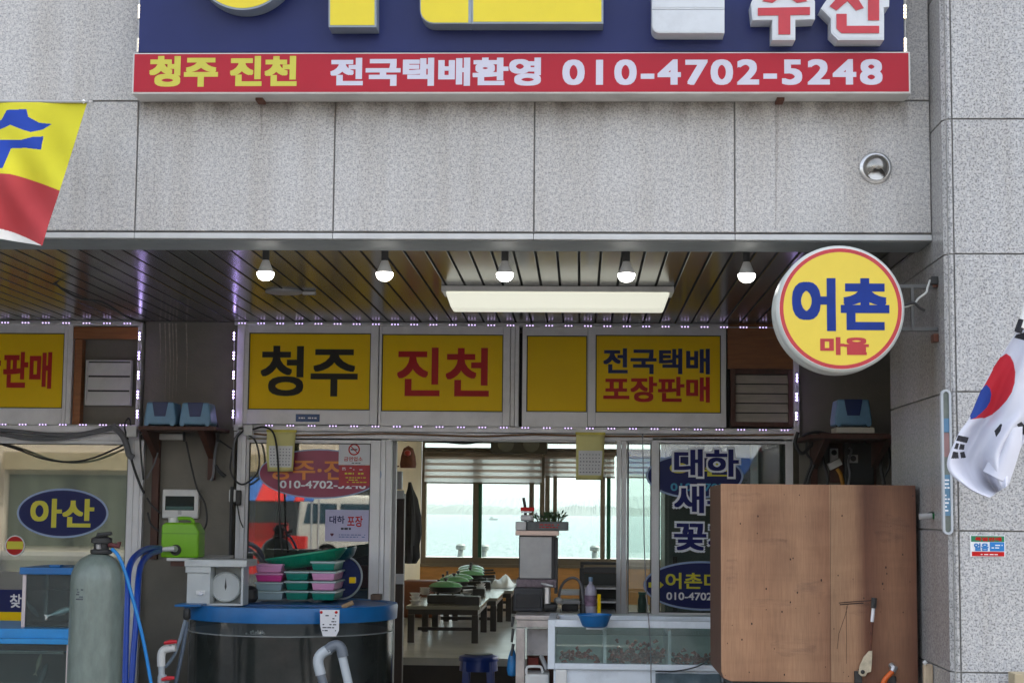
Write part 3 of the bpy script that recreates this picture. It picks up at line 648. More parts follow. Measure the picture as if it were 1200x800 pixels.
text('마을', R(961, 395, 1018, 416, Yr), Yr - .0036, mat('face_red2', c(178, 40, 48), .3), t, .045)
t2 = thing('sign_bracket', 'thin steel frame holding the round sign to the granite side', 'bracket', (XSIDE, 7.05, W(1080, 386, 7.05).z))
M_BR = mat('bracket_steel', (.09, .09, .088), .5, .5, var=.15)
mb = MB()
for y in (336, 386): a = W(1030, y, 7.02); mb.box(a.x, XSIDE - .001, 7.0, 7.02, a.z - .008, a.z + .008)
a, b_ = W(1069, 336, 7.0), W(1069, 386, 7.0); mb.box(a.x - .007, a.x + .007, 6.996, 7.016, b_.z, a.z)
mb.build('steel_frame', M_BR, t2, bevel=.002)
for y in (331, 395): a = W(1093, y, 7.0); MB().box(XSIDE - .022, XSIDE - .001, 6.99, 7.05, a.z - .02, a.z + .014).build('wall_bolt', _M['rusty_steel'], t2, bevel=.003)
o = MB().tube(px_path([(1090, 328), (1087, 337), (1085, 343), (1076, 350), (1072, 356), (1066, 358), (1058, 360)], 7.0), .0045).build('sign_cable', mat('white_cable', c(205, 205, 200), .5)); tag(o, 'white cable dangling between the round sign and the pier', 'cable')
o = MB().tube(px_path([(1060, 357), (1071, 355), (1077, 360), (1084, 364)], 6.99), .006).build('sign_cable', M_CABLE); tag(o, 'short black cable with a taped joint behind the round sign', 'cable')
o = MB().box(XSIDE - .03, XSIDE - .001, 6.98, 7.03, W(1089, 331, 7).z - .01, W(1089, 327, 7).z + .01).build('cable_clamp', M_CABLE, bevel=.004); tag(o, 'small black cable clamp on the granite near the sign bracket', 'clamp')

# ================================================================== lamps under the strip ceiling
M_BULB = glow('lit_bulb', (1, .97, .9), 5.0); M_BODY = mat('bulb_body', c(205, 205, 205), .4)
YBU = 7.46
p = W(591, 330, YBU); base = p.z
bulb = thing('light_bulb', 'tmp', 'light bulb', (p.x, YBU, base), 'bare bulbs in a row under the strip ceiling')
MB().lathe([(.016, ZC - base), (.016, .098), (.013, .09), (.013, .084)], p.x, YBU, base, 20).build('socket', M_RUBBER, bulb, smooth=True)
MB().lathe([(.0135, .094), (.017, .088), (.024, .07), (.034, .046), (.0378, .038)], p.x, YBU, base, 28).build('housing', M_BODY, bulb, smooth=True)
MB().lathe([(.038, .038), (.0385, .032), (.036, .02), (.028, .009), (.016, .002), (0.0, 0)], p.x, YBU, base, 28).build('diffuser', M_BULB, bulb, smooth=True)
labs = ['lit bulb hanging nearest the striped flag', 'second lit bulb from the flag, above the black letters', 'middle lit bulb of the ceiling row', 'lit bulb hanging before the long fluorescent fitting, near its end', 'lit bulb hanging just beside the round sign']
for k, (x, y) in enumerate(((311, 328), (450.5, 333), (591.5, 331), (734, 335), (875, 335))):
    q = W(x, y, YBU); o = bulb if k == 2 else copy_tree(bulb)
    o.location = (q.x, YBU, base); o['label'] = labs[k]
Yt = 8.62; a, b = W(517, 345, Yt).x, W(790, 347, Yt).x
t = thing('ceiling_light', 'long fluorescent fitting with a glowing diffuser under the strip ceiling', 'ceiling light', ((a + b) / 2, Yt, ZC - .11))
MB().box(a, b, Yt, Yt + .24, ZC - .03, ZC - .001).build('mounting_tray', M_WHITEPL, t, bevel=.003)
mb = MB(); zt, zb = ZC - .031, ZC - .115
mb.add([(a + .02, Yt + .006, zt), (b - .02, Yt + .006, zt), (b - .02, Yt + .234, zt), (a + .02, Yt + .234, zt), (a + .05, Yt + .03, zb), (b - .05, Yt + .03, zb), (b - .05, Yt + .21, zb), (a + .05, Yt + .21, zb)],
       [(0, 1, 2, 3), (4, 7, 6, 5), (0, 4, 5, 1), (1, 5, 6, 2), (2, 6, 7, 3), (3, 7, 4, 0)])
mb.build('diffuser', glow('lit_diffuser', (1.0, 1.0, .84), .17, (.7, .7, .62)), t, bevel=.012, seg=3, smooth=True)
p = WZ(333, 341, ZC); o = thing('blanking_disc', 'flat round blanking cap on the strip ceiling behind a bulb', 'cap', (p.x, p.y, ZC - .012))
MB().lathe([(.1, .0118), (.1, .004), (.09, 0), (0, -.002)], p.x, p.y, ZC - .0125, 36).build('plate', M_ALU2, o, smooth=True)
MB().box(p.x + .1, p.x + .17, p.y - .02, p.y + .02, ZC - .02, ZC - .002).build('cable_box', M_ALU2, o, bevel=.004)
# ---- chains of violet-white lamps round the windows
M_LED = glow('violet_led', (.74, .58, 1.0), .42)
_M['violet_led'].cycles.emission_sampling = 'NONE'
M_LEDB = mat('led_module_white', c(120, 114, 130), .4)
M_LEDV = glow('violet_led_bright', (.56, .42, 1.0), 7.0); M_LEDV.cycles.emission_sampling = 'NONE'
def led_chain(name, label, pts, n, Y, vertical=False, r=.005):
    A, B = W(*pts[0], Y), W(*pts[1], Y)
    t = thing('led_string', label, 'light string', tuple((A + B) / 2), 'violet lamp strings round the shop windows')
    MB().tube([A + Vector((0, .006, 0)), B + Vector((0, .006, 0))], .0025, 6).build('wire', M_WHITEPL, t)
    proto = None; T = Vector(t['_o'])
    for k in range(n):
        p = A + (B - A) * ((k + .35) / n)
        if proto is None:
            mb, lb = MB(), MB()
            ax = Vector((0, 0, 1)) if vertical else Vector((1, 0, 0))
            for i in (-1, 0, 1): q = p + ax * i * .019; mb.lathe([(0, .008), (r * .8, .006), (r, 0)], q.x, q.y - .004, q.z, 10, 'y')
            e = (.005, .027) if vertical else (.027, .005)
            lb.box(p.x - e[0], p.x + e[0], p.y - .004, p.y + .004, p.z - e[1], p.z + e[1])
            proto = lb.build('lamp_module', M_LEDB, t, bevel=.002); dots = mb.build('lamp_dots', M_LEDV if vertical else M_LED, proto); p0 = p
        else:
            d = copy_tree(proto, t); d.location = Vector(proto.location) + (p - p0)
YL2 = Y0 - .035
led_chain('a', 'violet lamp string along the ceiling over the red lettered window', ((-2, 378), (165, 379)), 7, YL2)
led_chain('b', 'violet lamp string along the ceiling over the yellow windows and plank header', ((276, 378.6), (932, 384)), 29, YL2)
led_chain('c', 'violet lamp string hanging down beside the wooden recess', ((164, 386), (160.5, 500)), 5, YL2 + .01, True)
led_chain('d', 'violet lamp string hanging down beside the black lettered window', ((274.5, 386), (273, 500)), 5, YL2 + .01, True)
led_chain('e', 'short violet lamp string hanging down beside the weathered louvre', ((934, 435), (933, 502)), 3, YL2 + .01, True)
led_chain('f', 'violet lamp string on the rail above the blue oval sticker', ((-5, 497), (160, 498)), 7, YL2 + .01)
led_chain('g', 'violet lamp string on the rail over the doorway', ((282, 498), (936, 504)), 26, YL2 + .01)
# ================================================================== dining room behind the doorway
YB0 = 21.6                                                    # far window wall
ZP = .42                                                      # raised dining floor
YPE = 13.55
XL = W(493.5, 600, YB0).x; XR = 3.4
M_CREAM = mat('cream_wall', c(238, 220, 186), .8, var=.06, vs=2)
M_PINE = mat('varnished_pine', c(196, 140, 76), .4, var=.18, vs=3, grain=(1, 1, 7))
M_BRONZE = mat('bronze_window_frame', c(118, 106, 88), .45, .2, var=.08)
M_VFLOOR = mat('polished_lino_floor', (.46, .47, .45), .26, var=.12, vs=2, spec=.7)
struct(MB().box(XL, XR, YPE, YB0, ZP - .06, ZP).build('raised_floor', M_VFLOOR, loc=(0, YPE, ZP)))
struct(MB().box(XL, XR, YPE + .03, YPE + .06, .05, ZP - .061).build('floor_riser', mat('dark_riser_wood', c(52, 42, 34), .5, var=.2)))
struct(MB().box(XL - .12, XL, YS + .12, YB0, .05, 2.62).build('room_wall', M_CREAM))
struct(MB().box(XR, XR + .12, YS + .12, YB0, .05, 1.1).box(XR, XR + .12, YS + .12, 13, 1.1, 2.62).box(XR, XR + .12, 13, YB0, 2.5, 2.62).build('room_wall', M_CREAM))  # unseen window opening added in the right wall to brighten the room
struct(MB().box(-7.5, 4.2, YS + .26, YB0 + .3, 2.62, 2.7).build('room_ceiling', mat('white_ceiling_tile', (.7, .7, .66), .8, var=.05)))
zs0, zs1 = W(560, 652, YB0).z, W(560, 518, YB0).z
wx = [-7.5, XL - .12, XL, XR, 4.2]
mb = MB().box(XL, XR, YB0, YB0 + .2, ZP, zs0 - .12).box(XL, XR, YB0, YB0 + .2, zs1 + .01, 2.62)
struct(mb.build('room_wall', M_CREAM))
o = MB().box(XL + .002, XR - .002, YB0 - .03, YB0 - .002, ZP + .002, zs0 - .122).build('wainscot', M_PINE); tag(o, 'yellow pine panelling under the sea windows', 'panelling')
mb = MB().box(XL + .004, XR - .004, YB0 - .045, YB0 - .031, W(560, 677, YB0).z, W(560, 675.6, YB0).z); tag(mb.build('wainscot_rail', M_PINE), 'thin rail along the pine panelling under the sea windows', 'rail')
zb_, zt_ = W(560, 529, YB0).z, W(560, 519, YB0).z
# three big sliding windows looking on the sea
M_SEAGL = pane_mat('sea_window_glass', (.82, .885, .865), boost=.8)
M_GREENEDGE = mat('green_glass_edge', c(22, 92, 66), .3)
def seawin(x0, x1, mull, label):
    X0, X1 = W(x0, 600, YB0).x, W(x1, 600, YB0).x
    t = thing('sea_window', label, 'window', ((X0 + X1) / 2, YB0, zs0 - .1), 'wide windows facing the sea')
    MB().frame(X0, X1, zs0 - .1, zb_ + .02, .06, YB0 - .02, YB0 + .12, wb=.09).build('frame', M_BRONZE, t, bevel=.005)
    for a, w_, mt in mull:
        p = W(a, 600, YB0).x; MB().box(p, p + w_, YB0 + .005, YB0 + .09, zs0 - .009, zb_ - .041).build('stile', mt, t, bevel=.003)
    MB().box(X0 + .05, X1 - .05, YB0 + .05, YB0 + .056, zs0 - .01, zb_ - .04).build('pane', M_SEAGL, t)
    MB().box(X0 - .0, X1 + .0, YB0 - .07, YB0 - .021, zs0 - .13, zs0 - .09).build('inner_sill', M_BRONZE, t, bevel=.004)
    MB().frame(X0, X1, zb_ + .021, zt_ + .03, .03, YB0 - .01, YB0 + .12).build('transom_frame', M_BRONZE, t, bevel=.004)
    MB().box(X0 + .03, X1 - .03, YB0 + .05, YB0 + .056, zb_ + .05, zt_).build('transom_pane', M_SEAGL, t)
seawin(493.8, 638, ((554, .07, M_BRONZE), (560.5, .045, M_GREENEDGE), (620, .06, M_BRONZE)), 'wide sea window behind the row of low tables')
seawin(638.5, 782, ((648, .05, M_BRONZE), (703.5, .06, M_BRONZE), (711, .05, M_GREENEDGE)), 'sea window behind the steel cabinet and doorway edge')
seawin(782.5, 925, ((846, .07, M_BRONZE),), 'sea window seen through the glass behind the navy decals')
p = R(575, 514, 641, 531, YB0 - .3); t = thing('ventilator', 'dark twin fan ventilator box at the top of the sea windows', 'ventilator', ((p[0] + p[1]) / 2, YB0 - .3, p[2]))
MB().box(p[0], p[1], YB0 - .3, YB0 - .03, p[2], p[3] + .15).build('housing', mat('olive_housing', c(60, 54, 38), .6), t, bevel=.008)
for k in (.27, .72):
    x = p[0] + (p[1] - p[0]) * k; z = (p[2] + p[3]) / 2 + .03
    MB().lathe([(.1, 0), (.105, .012), (.085, .018), (.03, .012), (.0, .016)], x, YB0 - .302, z, 28, 'y').build('fan_ring', mat('fan_grey', c(96, 94, 78), .5), t, smooth=True)
# roller blinds
M_BL1 = mat('blind_cream', c(222, 205, 192), .8, var=.03); M_BL2 = None
def blind(px, label):
    X0, X1, Z0, Z1 = R(*px, YB0 - .1); t = thing('roller_blind', label, 'blind', ((X0 + X1) / 2, YB0 - .1, Z0), 'banded roller blinds on the sea windows')
    MB().box(X0, X1, YB0 - .13, YB0 - .07, Z1, Z1 + .06).build('cassette', mat('blind_cassette', c(110, 96, 80), .5), t, bevel=.008)
    h = (Z1 - Z0 - .02) / 4; A, B = MB(), MB()
    for i in range(4):
        z = Z0 + .02 + i * h; A.box(X0 + .01, X1 - .01, YB0 - .101, YB0 - .1, z, z + h * .58); B.box(X0 + .01, X1 - .01, YB0 - .101, YB0 - .1, z + h * .58, z + h)
    tr = bpy.data.materials.get('blind_translucent')
    if not tr:
        tr = bpy.data.materials.new('blind_translucent'); tr.use_nodes = True; n = tr.node_tree.nodes; n.remove(n['Principled BSDF'])
        a, b, x = n.new('ShaderNodeBsdfDiffuse'), n.new('ShaderNodeBsdfTranslucent'), n.new('ShaderNodeMixShader'); x.inputs[0].default_value = .85
        a.inputs[0].default_value = (*c(235, 222, 214), 1); b.inputs[0].default_value = (.95, .92, .9, 1)
        l = tr.node_tree.links; l.new(a.outputs[0], x.inputs[1]); l.new(b.outputs[0], x.inputs[2]); tp, x2 = n.new('ShaderNodeBsdfTransparent'), n.new('ShaderNodeMixShader'); x2.inputs[0].default_value = .3; l.new(x.outputs[0], x2.inputs[1]); l.new(tp.outputs[0], x2.inputs[2]); l.new(x2.outputs[0], n['Material Output'].inputs[0])
    tr2 = bpy.data.materials.get('blind_band_translucent')
    if not tr2:
        tr2 = tr.copy(); tr2.name = 'blind_band_translucent'
        for q in tr2.node_tree.nodes:
            if q.type in ('BSDF_DIFFUSE', 'BSDF_TRANSLUCENT'): q.inputs[0].default_value = (*c(214, 196, 186), 1)
            if q.type == 'MIX_SHADER' and abs(q.inputs[0].default_value - .3) < .01: q.inputs[0].default_value = .06
    A.build('pale_bands', tr, t); B.build('dark_bands', tr2, t)
    MB().box(X0, X1, YB0 - .11, YB0 - .09, Z0 - .002, Z0 + .018).build('bottom_bar', M_BRONZE, t, bevel=.003)
blind((496.5, 535, 636, 566.5), 'banded roller blind hanging lower, over the tables window')
blind((637.5, 535, 721, 559.5), 'banded roller blind pulled higher beside the yellow calendar')
blind((723, 535, 800, 560), 'banded roller blind seen through the window glass')
# ---- low tables in a row
M_TT = mat('table_top_grey', c(132, 130, 118), .18, var=.12, vs=5, spec=.6); M_LEG = mat('dark_table_leg', c(46, 40, 34), .5)
ZT = .745
def place(px, Y): return W(px, 640, Y).x
Y1 = 15.0; X0 = W(519, 709, Y1).x
tb = thing('low_table', 'nearest low dining table of the row, dark with a pan', 'table', (X0, Y1 + .55, ZP), 'low floor tables in a row')
MB().box(X0 - .33, X0 + .33, Y1, Y1 + 1.47, ZT - .03, ZT).build('tabletop', M_TT, tb, bevel=.006)
MB().box(X0 - .31, X0 + .31, Y1 + .02, Y1 + 1.45, ZT - .075, ZT - .031).build('apron', M_LEG, tb)
for sx in (-1, 1):
    for yy in (Y1 + .03, Y1 + 1.39): MB().box(X0 + sx * .285 - .03, X0 + sx * .285 + .03, yy, yy + .05, ZP + .001, ZT - .076).build('leg', M_LEG, tb, bevel=.004)
MB().box(X0 - .25, X0 + .25, Y1 + .3, Y1 + .34, ZP + .09, ZP + .12).build('stretcher', M_LEG, tb)
tl = ['', 'second low dining table of the row with two lidded pans', 'third low dining table of the row with lidded pans', 'low dining table farthest in, against the sea windows']
tabs = [(X0, Y1)]
for k in (1, 2, 3):
    d = copy_tree(tb); nx = X0 + .085 * k; ny = Y1 + 1.5 * k; d.location = (nx, ny + .55, ZP); d['label'] = tl[k]; tabs.append((nx, ny))
# pans with green lids on gas stoves
M_LID = mat('green_lid', c(104, 168, 112), .25, var=.1); M_PAN = mat('black_pan', (.025, .025, .025), .35); M_STOVE = mat('dark_stove', c(58, 56, 50), .35, .4)
px0 = (X0 - .02, Y1 + .55)
pan = thing('lidded_pan', 'pan with pale green lid, nearest on the low tables', 'pan', (px0[0], px0[1], ZT), 'green lidded pans on table stoves')
MB().box(px0[0] - .16, px0[0] + .16, px0[1] - .13, px0[1] + .13, ZT + .001, ZT + .075).build('stove', M_STOVE, pan, bevel=.01)
for k in range(4):
    a = math.pi / 4 + k * math.pi / 2
    MB().box(px0[0] + .1 * math.cos(a) - .006, px0[0] + .1 * math.cos(a) + .006, px0[1] + .1 * math.sin(a) - .006, px0[1] + .1 * math.sin(a) + .006, ZT + .0755, ZT + .096).build('pan_support', M_STOVE, pan)
MB().lathe([(.1, .0965), (.135, .105), (.15, .14), (.154, .146)], px0[0], px0[1], ZT, 32).build('bowl', M_PAN, pan, smooth=True)
MB().lathe([(.156, .147), (.157, .152), (.13, .176), (.08, .192), (.03, .198), (0, .199)], px0[0], px0[1], ZT, 32).build('lid', M_LID, pan, smooth=True)
MB().lathe([(.012, .1995), (.012, .212), (.022, .215), (.02, .226), (0, .228)], px0[0], px0[1], ZT, 16).build('knob', M_PAN, pan, smooth=True)
MB().tube([(px0[0] + .15, px0[1], ZT + .135), (px0[0] + .28, px0[1] + .03, ZT + .142)], .012).build('handle', M_PAN, pan)
pl = ['pan with pale green lid on the second table, nearer one', 'pan with pale green lid on the second table, farther one', 'dull green lidded pan on the third table', 'green lidded pan between two others deep in the room', 'green lidded pan farthest in, close to the sea windows']
for k, (px, yy) in enumerate(((532, 16.75), (537, 17.35), (551, 18.45), (551.5, 19.25), (552, 20.15))):
    d = copy_tree(pan); d.location = (W(px, 670, yy).x, yy, ZT); d['label'] = pl[k]; d.rotation_euler.z = random.uniform(-.4, .4)
# bottles, boxes and tablecloth on the tables
def bottle(name, label, x, y, z, r, h, m, cap, grp=None, cat='bottle', neck=.4, lab=None):
    t = thing(name, label, cat, (x, y, z), grp)
    MB().lathe([(r * .9, 0), (r, r * .2), (r, h * .62), (r * .8, h * .72), (r * neck, h * .82), (r * neck, h * .9)], x, y, z + .0005, 20).build('body', m, t, smooth=True)
    MB().lathe([(r * neck * 1.15, h * .88), (r * neck * 1.15, h), (0, h)], x, y, z, 16).build('cap', cap, t, smooth=True)
    if lab: MB().lathe([(r * 1.012, h * .2), (r * 1.012, h * .5)], x, y, z, 20).build('paper_label', lab, t, smooth=True)
    return t
M_SOY = mat('soy_brown', c(52, 18, 16), .2); M_GREENB = mat('green_bottle', c(24, 84, 72), .15)
for k, (px, yy, lb) in enumerate(((514, 16.6, 'dark sauce bottle on the second low table'), (519, 17.9, 'dark sauce bottle beside a pan on the third table'), (524, 18.3, 'taller dark sauce bottle by the third table pans'))):
    bottle('sauce_bottle', lb, W(px, 680, yy).x, yy, ZT, .03, .17 + .02 * (k == 2), M_SOY, M_SOY, 'sauce bottles on the low tables')
for k, (px, yy, w_, lb) in enumerate(((551, 15.35, .13, 'flat dark tray on the nearest low table'), (558, 16.9, .13, 'dark flat box on the second low table'), (566, 18.5, .12, 'dark flat box on the third low table'), (572, 20.2, .12, 'dark flat box on the farthest low table'))):
    x = W(px, 690, yy).x; o = MB().box(x - w_, x + w_ * .7, yy - .1, yy + .12, ZT + .001, ZT + .07).box(x - w_ + .01, x + w_ * .7 - .01, yy - .09, yy + .11, ZT + .07, ZT + .075).build('utensil_tray', mat('utensil_box_dark', c(50, 46, 40), .4), bevel=.005)
    tag(o, lb, 'tray', 'dark trays on the low tables')
mb = MB(); rnd = random.Random(3); cx, cy = W(589, 680, 19.0).x, 19.1; n = 14; vs = []
for i in range(n + 1):
    for j in range(n + 1):
        u, v = i / n - .5, j / n - .5; h = max(0, 1 - (abs(u * 2) ** 3 + abs(v * 2) ** 3)); vs.append((cx + u * .26, cy + v * 1.1, ZT + .004 + h * (.05 + .06 * (.5 + .5 * math.sin(9 * u + 5 * v)) + rnd.uniform(0, .02))))
mb.add(vs, [(i * (n + 1) + j, i * (n + 1) + j + 1, (i + 1) * (n + 1) + j + 1, (i + 1) * (n + 1) + j) for i in range(n) for j in range(n)])
tag(mb.build('plastic_sheet', mat('white_film', (.7, .72, .7), .35), smooth=True), 'crumpled white plastic sheet on the edge of the far tables', 'sheet')
p = W(511, 705, 15.5); q = W(483, 690, 18.5)
o = MB().box(q.x - .12, q.x + .3, 18.4, 18.85, ZP + .001, ZP + .4).build('floor_cushion', mat('brown_vinyl', c(120, 66, 34), .5), bevel=.05, seg=4, smooth=True); tag(o, 'brown cushion block on the floor behind the tables', 'cushion')
for k, (px, yy, lb, m, h) in enumerate(((487, 15.3, 'white cup stack at the near corner of the first low table', M_WHITEPL, .1), (546, 15.8, 'steel bowl stack behind the first pan', M_STEEL, .07), (498, 16.9, 'white bowl stack beside the sauce bottles', M_WHITEPL, .06), (563, 17.6, 'white cup stack on the aisle side of the second table', M_WHITEPL, .09), (575, 19.4, 'steel bowl stack by the crumpled plastic sheet', M_STEEL, .06))):
    x = W(px, 690, yy).x; t = thing('dish_stack', lb, 'dishes', (x, yy, ZT), 'dishes stacked on the low tables')
    for q in range(3): MB().lathe([(.03, .002), (.05, .03), (.056, .034), (.054, .034), (.028, .006), (0, .005)], x, yy, ZT + q * h / 3, 20).build('dish', m, t, smooth=True)
# ---- left wall: rack, straw ornament, coat, dark post
yc = 17.3
p = W(478.5, 532, yc); t = thing('straw_ornament', 'rust brown wall ornament with a red knob above the coat', 'ornament', (p.x, yc, p.z - .1))
M_STRAW = mat('brown_straw', c(112, 62, 38), .7, var=.3, vs=30)
MB().lathe([(.08, -.14), (.085, -.1), (.075, -.02), (.05, .06), (0, .09)], p.x, yc, p.z, 24).build('bell', M_STRAW, t, smooth=True)
MB().lathe([(0, .035), (.03, .02), (.035, 0), (.03, -.02), (0, -.035)], p.x, yc - .085, p.z + .01, 16).build('red_knob', mat('lacquer_red', c(170, 40, 28), .3), t, smooth=True)
p2 = W(478, 565, yc); t = thing('coat_rack', 'small brown peg rack on the cream wall', 'rack', (p2.x, yc, p2.z))
MB().box(XL + .001, XL + .02, yc - .15, yc + .1, p2.z - .04, p2.z + .18).build('board', M_STRAW, t)
for k in range(3): MB().tube([(XL + .02, yc - .1 + k * .1, p2.z + .02 + .06 * k), (XL + .16, yc - .1 + k * .1, p2.z + .05 + .06 * k)], .008).build('peg', M_STRAW, t)
def coat():
    mb = MB(); prof = [(.015, .03, .03), (.03, .06, -.04), (.06, .1, -.14), (.085, .13, -.32), (.1, .14, -.5), (.085, .15, -.62), (.09, .13, -.74), (.06, .12, -.8)]
    n = 18; vs = []; top = W(479, 568, yc)
    for i, (rx, ry, h) in enumerate(prof):
        for j in range(n):
            a = 2 * math.pi * j / n; k = 1 + .24 * math.sin(5 * a + i * .6) * min(1, i / 2)
            vs.append((top.x + .01 + .02 * min(i, 3) / 3 + rx * k * math.cos(a), yc + ry * k * math.sin(a), top.z + h))
    mb.add(vs, [(i * n + j, i * n + (j + 1) % n, (i + 1) * n + (j + 1) % n, (i + 1) * n + j) for i in range(len(prof) - 1) for j in range(n)] + [tuple(range(n)), tuple(range(len(prof) * n - n, len(prof) * n))])
    return mb.build('hanging_coat', mat('black_cloth', (.012, .012, .014), .85), smooth=True)
tag(coat(), 'black coat hanging on the cream wall by the doorway', 'coat')
yd = 11.0; X0, X1, Z0, Z1 = R(463, 578, 472.5, 790, yd); t = thing('dark_post', 'dark brown post just inside the doorway with a white box', 'post', (X0, yd, .05))
MB().box(X0 - .02, X1, yd, yd + .08, .051, Z1).build('shaft', mat('dark_brown_post', c(56, 36, 22), .5, var=.2, grain=(6, 6, 1)), t, bevel=.004)
MB().pbox(458, 574, 473.5, 584, yd - .02, .018).build('switch_box', M_WHITEPL, t, bevel=.003)
MB().pbox(459, 552, 471, 573, yd + .0, .06).build('grey_box', M_ALU2, t, bevel=.003)
MB().pbox(464, 672, 473, 684, yd - .012, .01).build('paper_tag', M_PAPER, t)
o = MB().pbox(455.8, 515, 463, 800, Y0 + .15, .04).build('door_leaf_edge', M_ALU2, bevel=.003); tag(o, 'edge of the slid open door leaf beside the doorway', 'door')
a, b, e, f = R(280, 512, 456, 800, Y0 + .9)
t = thing('added_dark_cupboard', 'made-up dark cupboard darkening the view behind the window with the red notice', 'cupboard', ((a + b) / 2, Y0 + .9, .05))  # invented dark backing so reflections stand out in this window
M_CUP = mat('dark_cupboard_wood', c(46, 40, 36), .6, var=.2)
MB().box(a - .15, b - .06, Y0 + .9, Y0 + 1.3, .051, 2.4).build('carcass', M_CUP, t, bevel=.004)
for k in range(2): MB().box(a - .14 + k * (b - a + .08) / 2, a - .15 + (k + 1) * (b - a + .08) / 2, Y0 + .88, Y0 + .899, .1, 2.36).build('door', M_CUP, t, bevel=.003)
a, b, e, f = R(779, 512, 930, 800, Y0 + 1.1)
t = thing('tall_fridge', 'tall dark grey green fridge inside behind the large navy letters', 'fridge', ((a + b) / 2, Y0 + 1.1, .05))
MB().box(a, b + .1, Y0 + 1.1, Y0 + 1.7, .051, 2.3).build('cabinet', mat('fridge_grey_green', c(70, 84, 82), .35, var=.1), t, bevel=.01)
MB().box(a + .02, b + .08, Y0 + 1.08, Y0 + 1.099, .2, 2.26).build('door', mat('fridge_door', c(82, 96, 94), .3, var=.1), t, bevel=.006)
MB().box(a + .05, a + .08, Y0 + 1.04, Y0 + 1.079, .9, 1.3).build('handle', M_CABLE, t, bevel=.004)
# ---- blue stool at the doorway
ys_ = 11.9; st = W(561, 768, ys_); t = thing('plastic_stool', 'blue plastic stool standing in the doorway', 'stool', (st.x, ys_, .05))
M_STB = mat('deep_blue_plastic', c(18, 58, 150), .35, var=.1)
MB().lathe([(0, 0), (.1, -.002), (.135, -.012), (.142, -.028), (.138, -.045)], st.x, ys_, st.z + .012, 36).build('seat', M_STB, t, smooth=True)
MB().lathe([(.1, .0), (.1, .004), (0, .005)], st.x, ys_, st.z + .0115, 32).build('seat_pad', mat('grey_worn_top', c(86, 92, 96), .5), t)
for k in range(4):
    a = math.pi / 4 + k * math.pi / 2; ca, sa = math.cos(a), math.sin(a)
    MB().tube([(st.x + .112 * ca, ys_ + .112 * sa, st.z - .034), (st.x + .15 * ca, ys_ + .15 * sa, .052)], [.032, .026], 4).build('leg', M_STB, t)
MB().lathe([(.13, -.028), (.135, -.1), (.125, -.1), (.12, -.028)], st.x, ys_, st.z, 32).build('skirt', M_STB, t, smooth=True)

# ---- room behind the left shop window
struct(MB().box(-7.5, XL - .12, YB0, YB0 + .1, .05, .75).box(-7.5, XL - .12, YB0, YB0 + .1, 2.3, 2.62).build('room_wall', M_CREAM))
t = thing('curtained_window', 'cream curtained window inside the room behind the blue oval', 'window', (-4.6, YB0, .75))
m = bpy.data.materials.new('lit_curtain'); m.use_nodes = True; n = m.node_tree.nodes; n.remove(n['Principled BSDF'])
a = n.new('ShaderNodeBsdfTranslucent'); a.inputs[0].default_value = (*c(108, 106, 92), 1); d_ = n.new('ShaderNodeBsdfDiffuse'); d_.inputs[0].default_value = (*c(108, 108, 96), 1); x = n.new('ShaderNodeMixShader')
m.node_tree.links.new(a.outputs[0], x.inputs[1]); m.node_tree.links.new(d_.outputs[0], x.inputs[2]); m.node_tree.links.new(x.outputs[0], n['Material Output'].inputs[0])
vs = []; nn = 160
for i in range(nn + 1):
    X = -7.5 + (XL - .12 + 7.5) * i / nn; vs += [(X, YB0 + .02 + .006 * math.sin(i * .8), .751), (X, YB0 + .02 + .006 * math.sin(i * .8), 2.3)]
MB().add(vs, [(2 * i, 2 * i + 2, 2 * i + 3, 2 * i + 1) for i in range(nn)]).build('curtain', m, t, smooth=True)
mb = MB()
for k in range(6): mb.box(-7.4 + k * .9, -7.34 + k * .9, YB0 + .08, YB0 + .14, .751, 2.299)
mb.build('mullions', M_BRONZE, t)
# ================================================================== sea, shore and sky side
m = bpy.data.materials.new('sea_water'); m.use_nodes = True; b = m.node_tree.nodes['Principled BSDF']
b.inputs['Base Color'].default_value = (.10, .15, .145, 1); b.inputs['Roughness'].default_value = .22; b.inputs['IOR'].default_value = 1.33
n1 = m.node_tree.nodes.new('ShaderNodeTexNoise'); n1.inputs['Scale'].default_value = .5; n1.inputs['Detail'].default_value = 8
tc = m.node_tree.nodes.new('ShaderNodeTexCoord'); m.node_tree.links.new(tc.outputs['Object'], n1.inputs['Vector'])
bp = m.node_tree.nodes.new('ShaderNodeBump'); bp.inputs['Strength'].default_value = 1; bp.inputs['Distance'].default_value = 2.5
m.node_tree.links.new(n1.outputs['Fac'], bp.inputs['Height']); m.node_tree.links.new(bp.outputs[0], b.inputs['Normal'])
struct(MB().box(-9000, 9000, 41, 12000, -4.2, -4).build('sea', m, loc=(0, 40, -4)))
struct(MB().box(-60, 60, 40, 40.9, -6, .02).build('quay_edge', M_JOINT, loc=(0, 40, 0)))
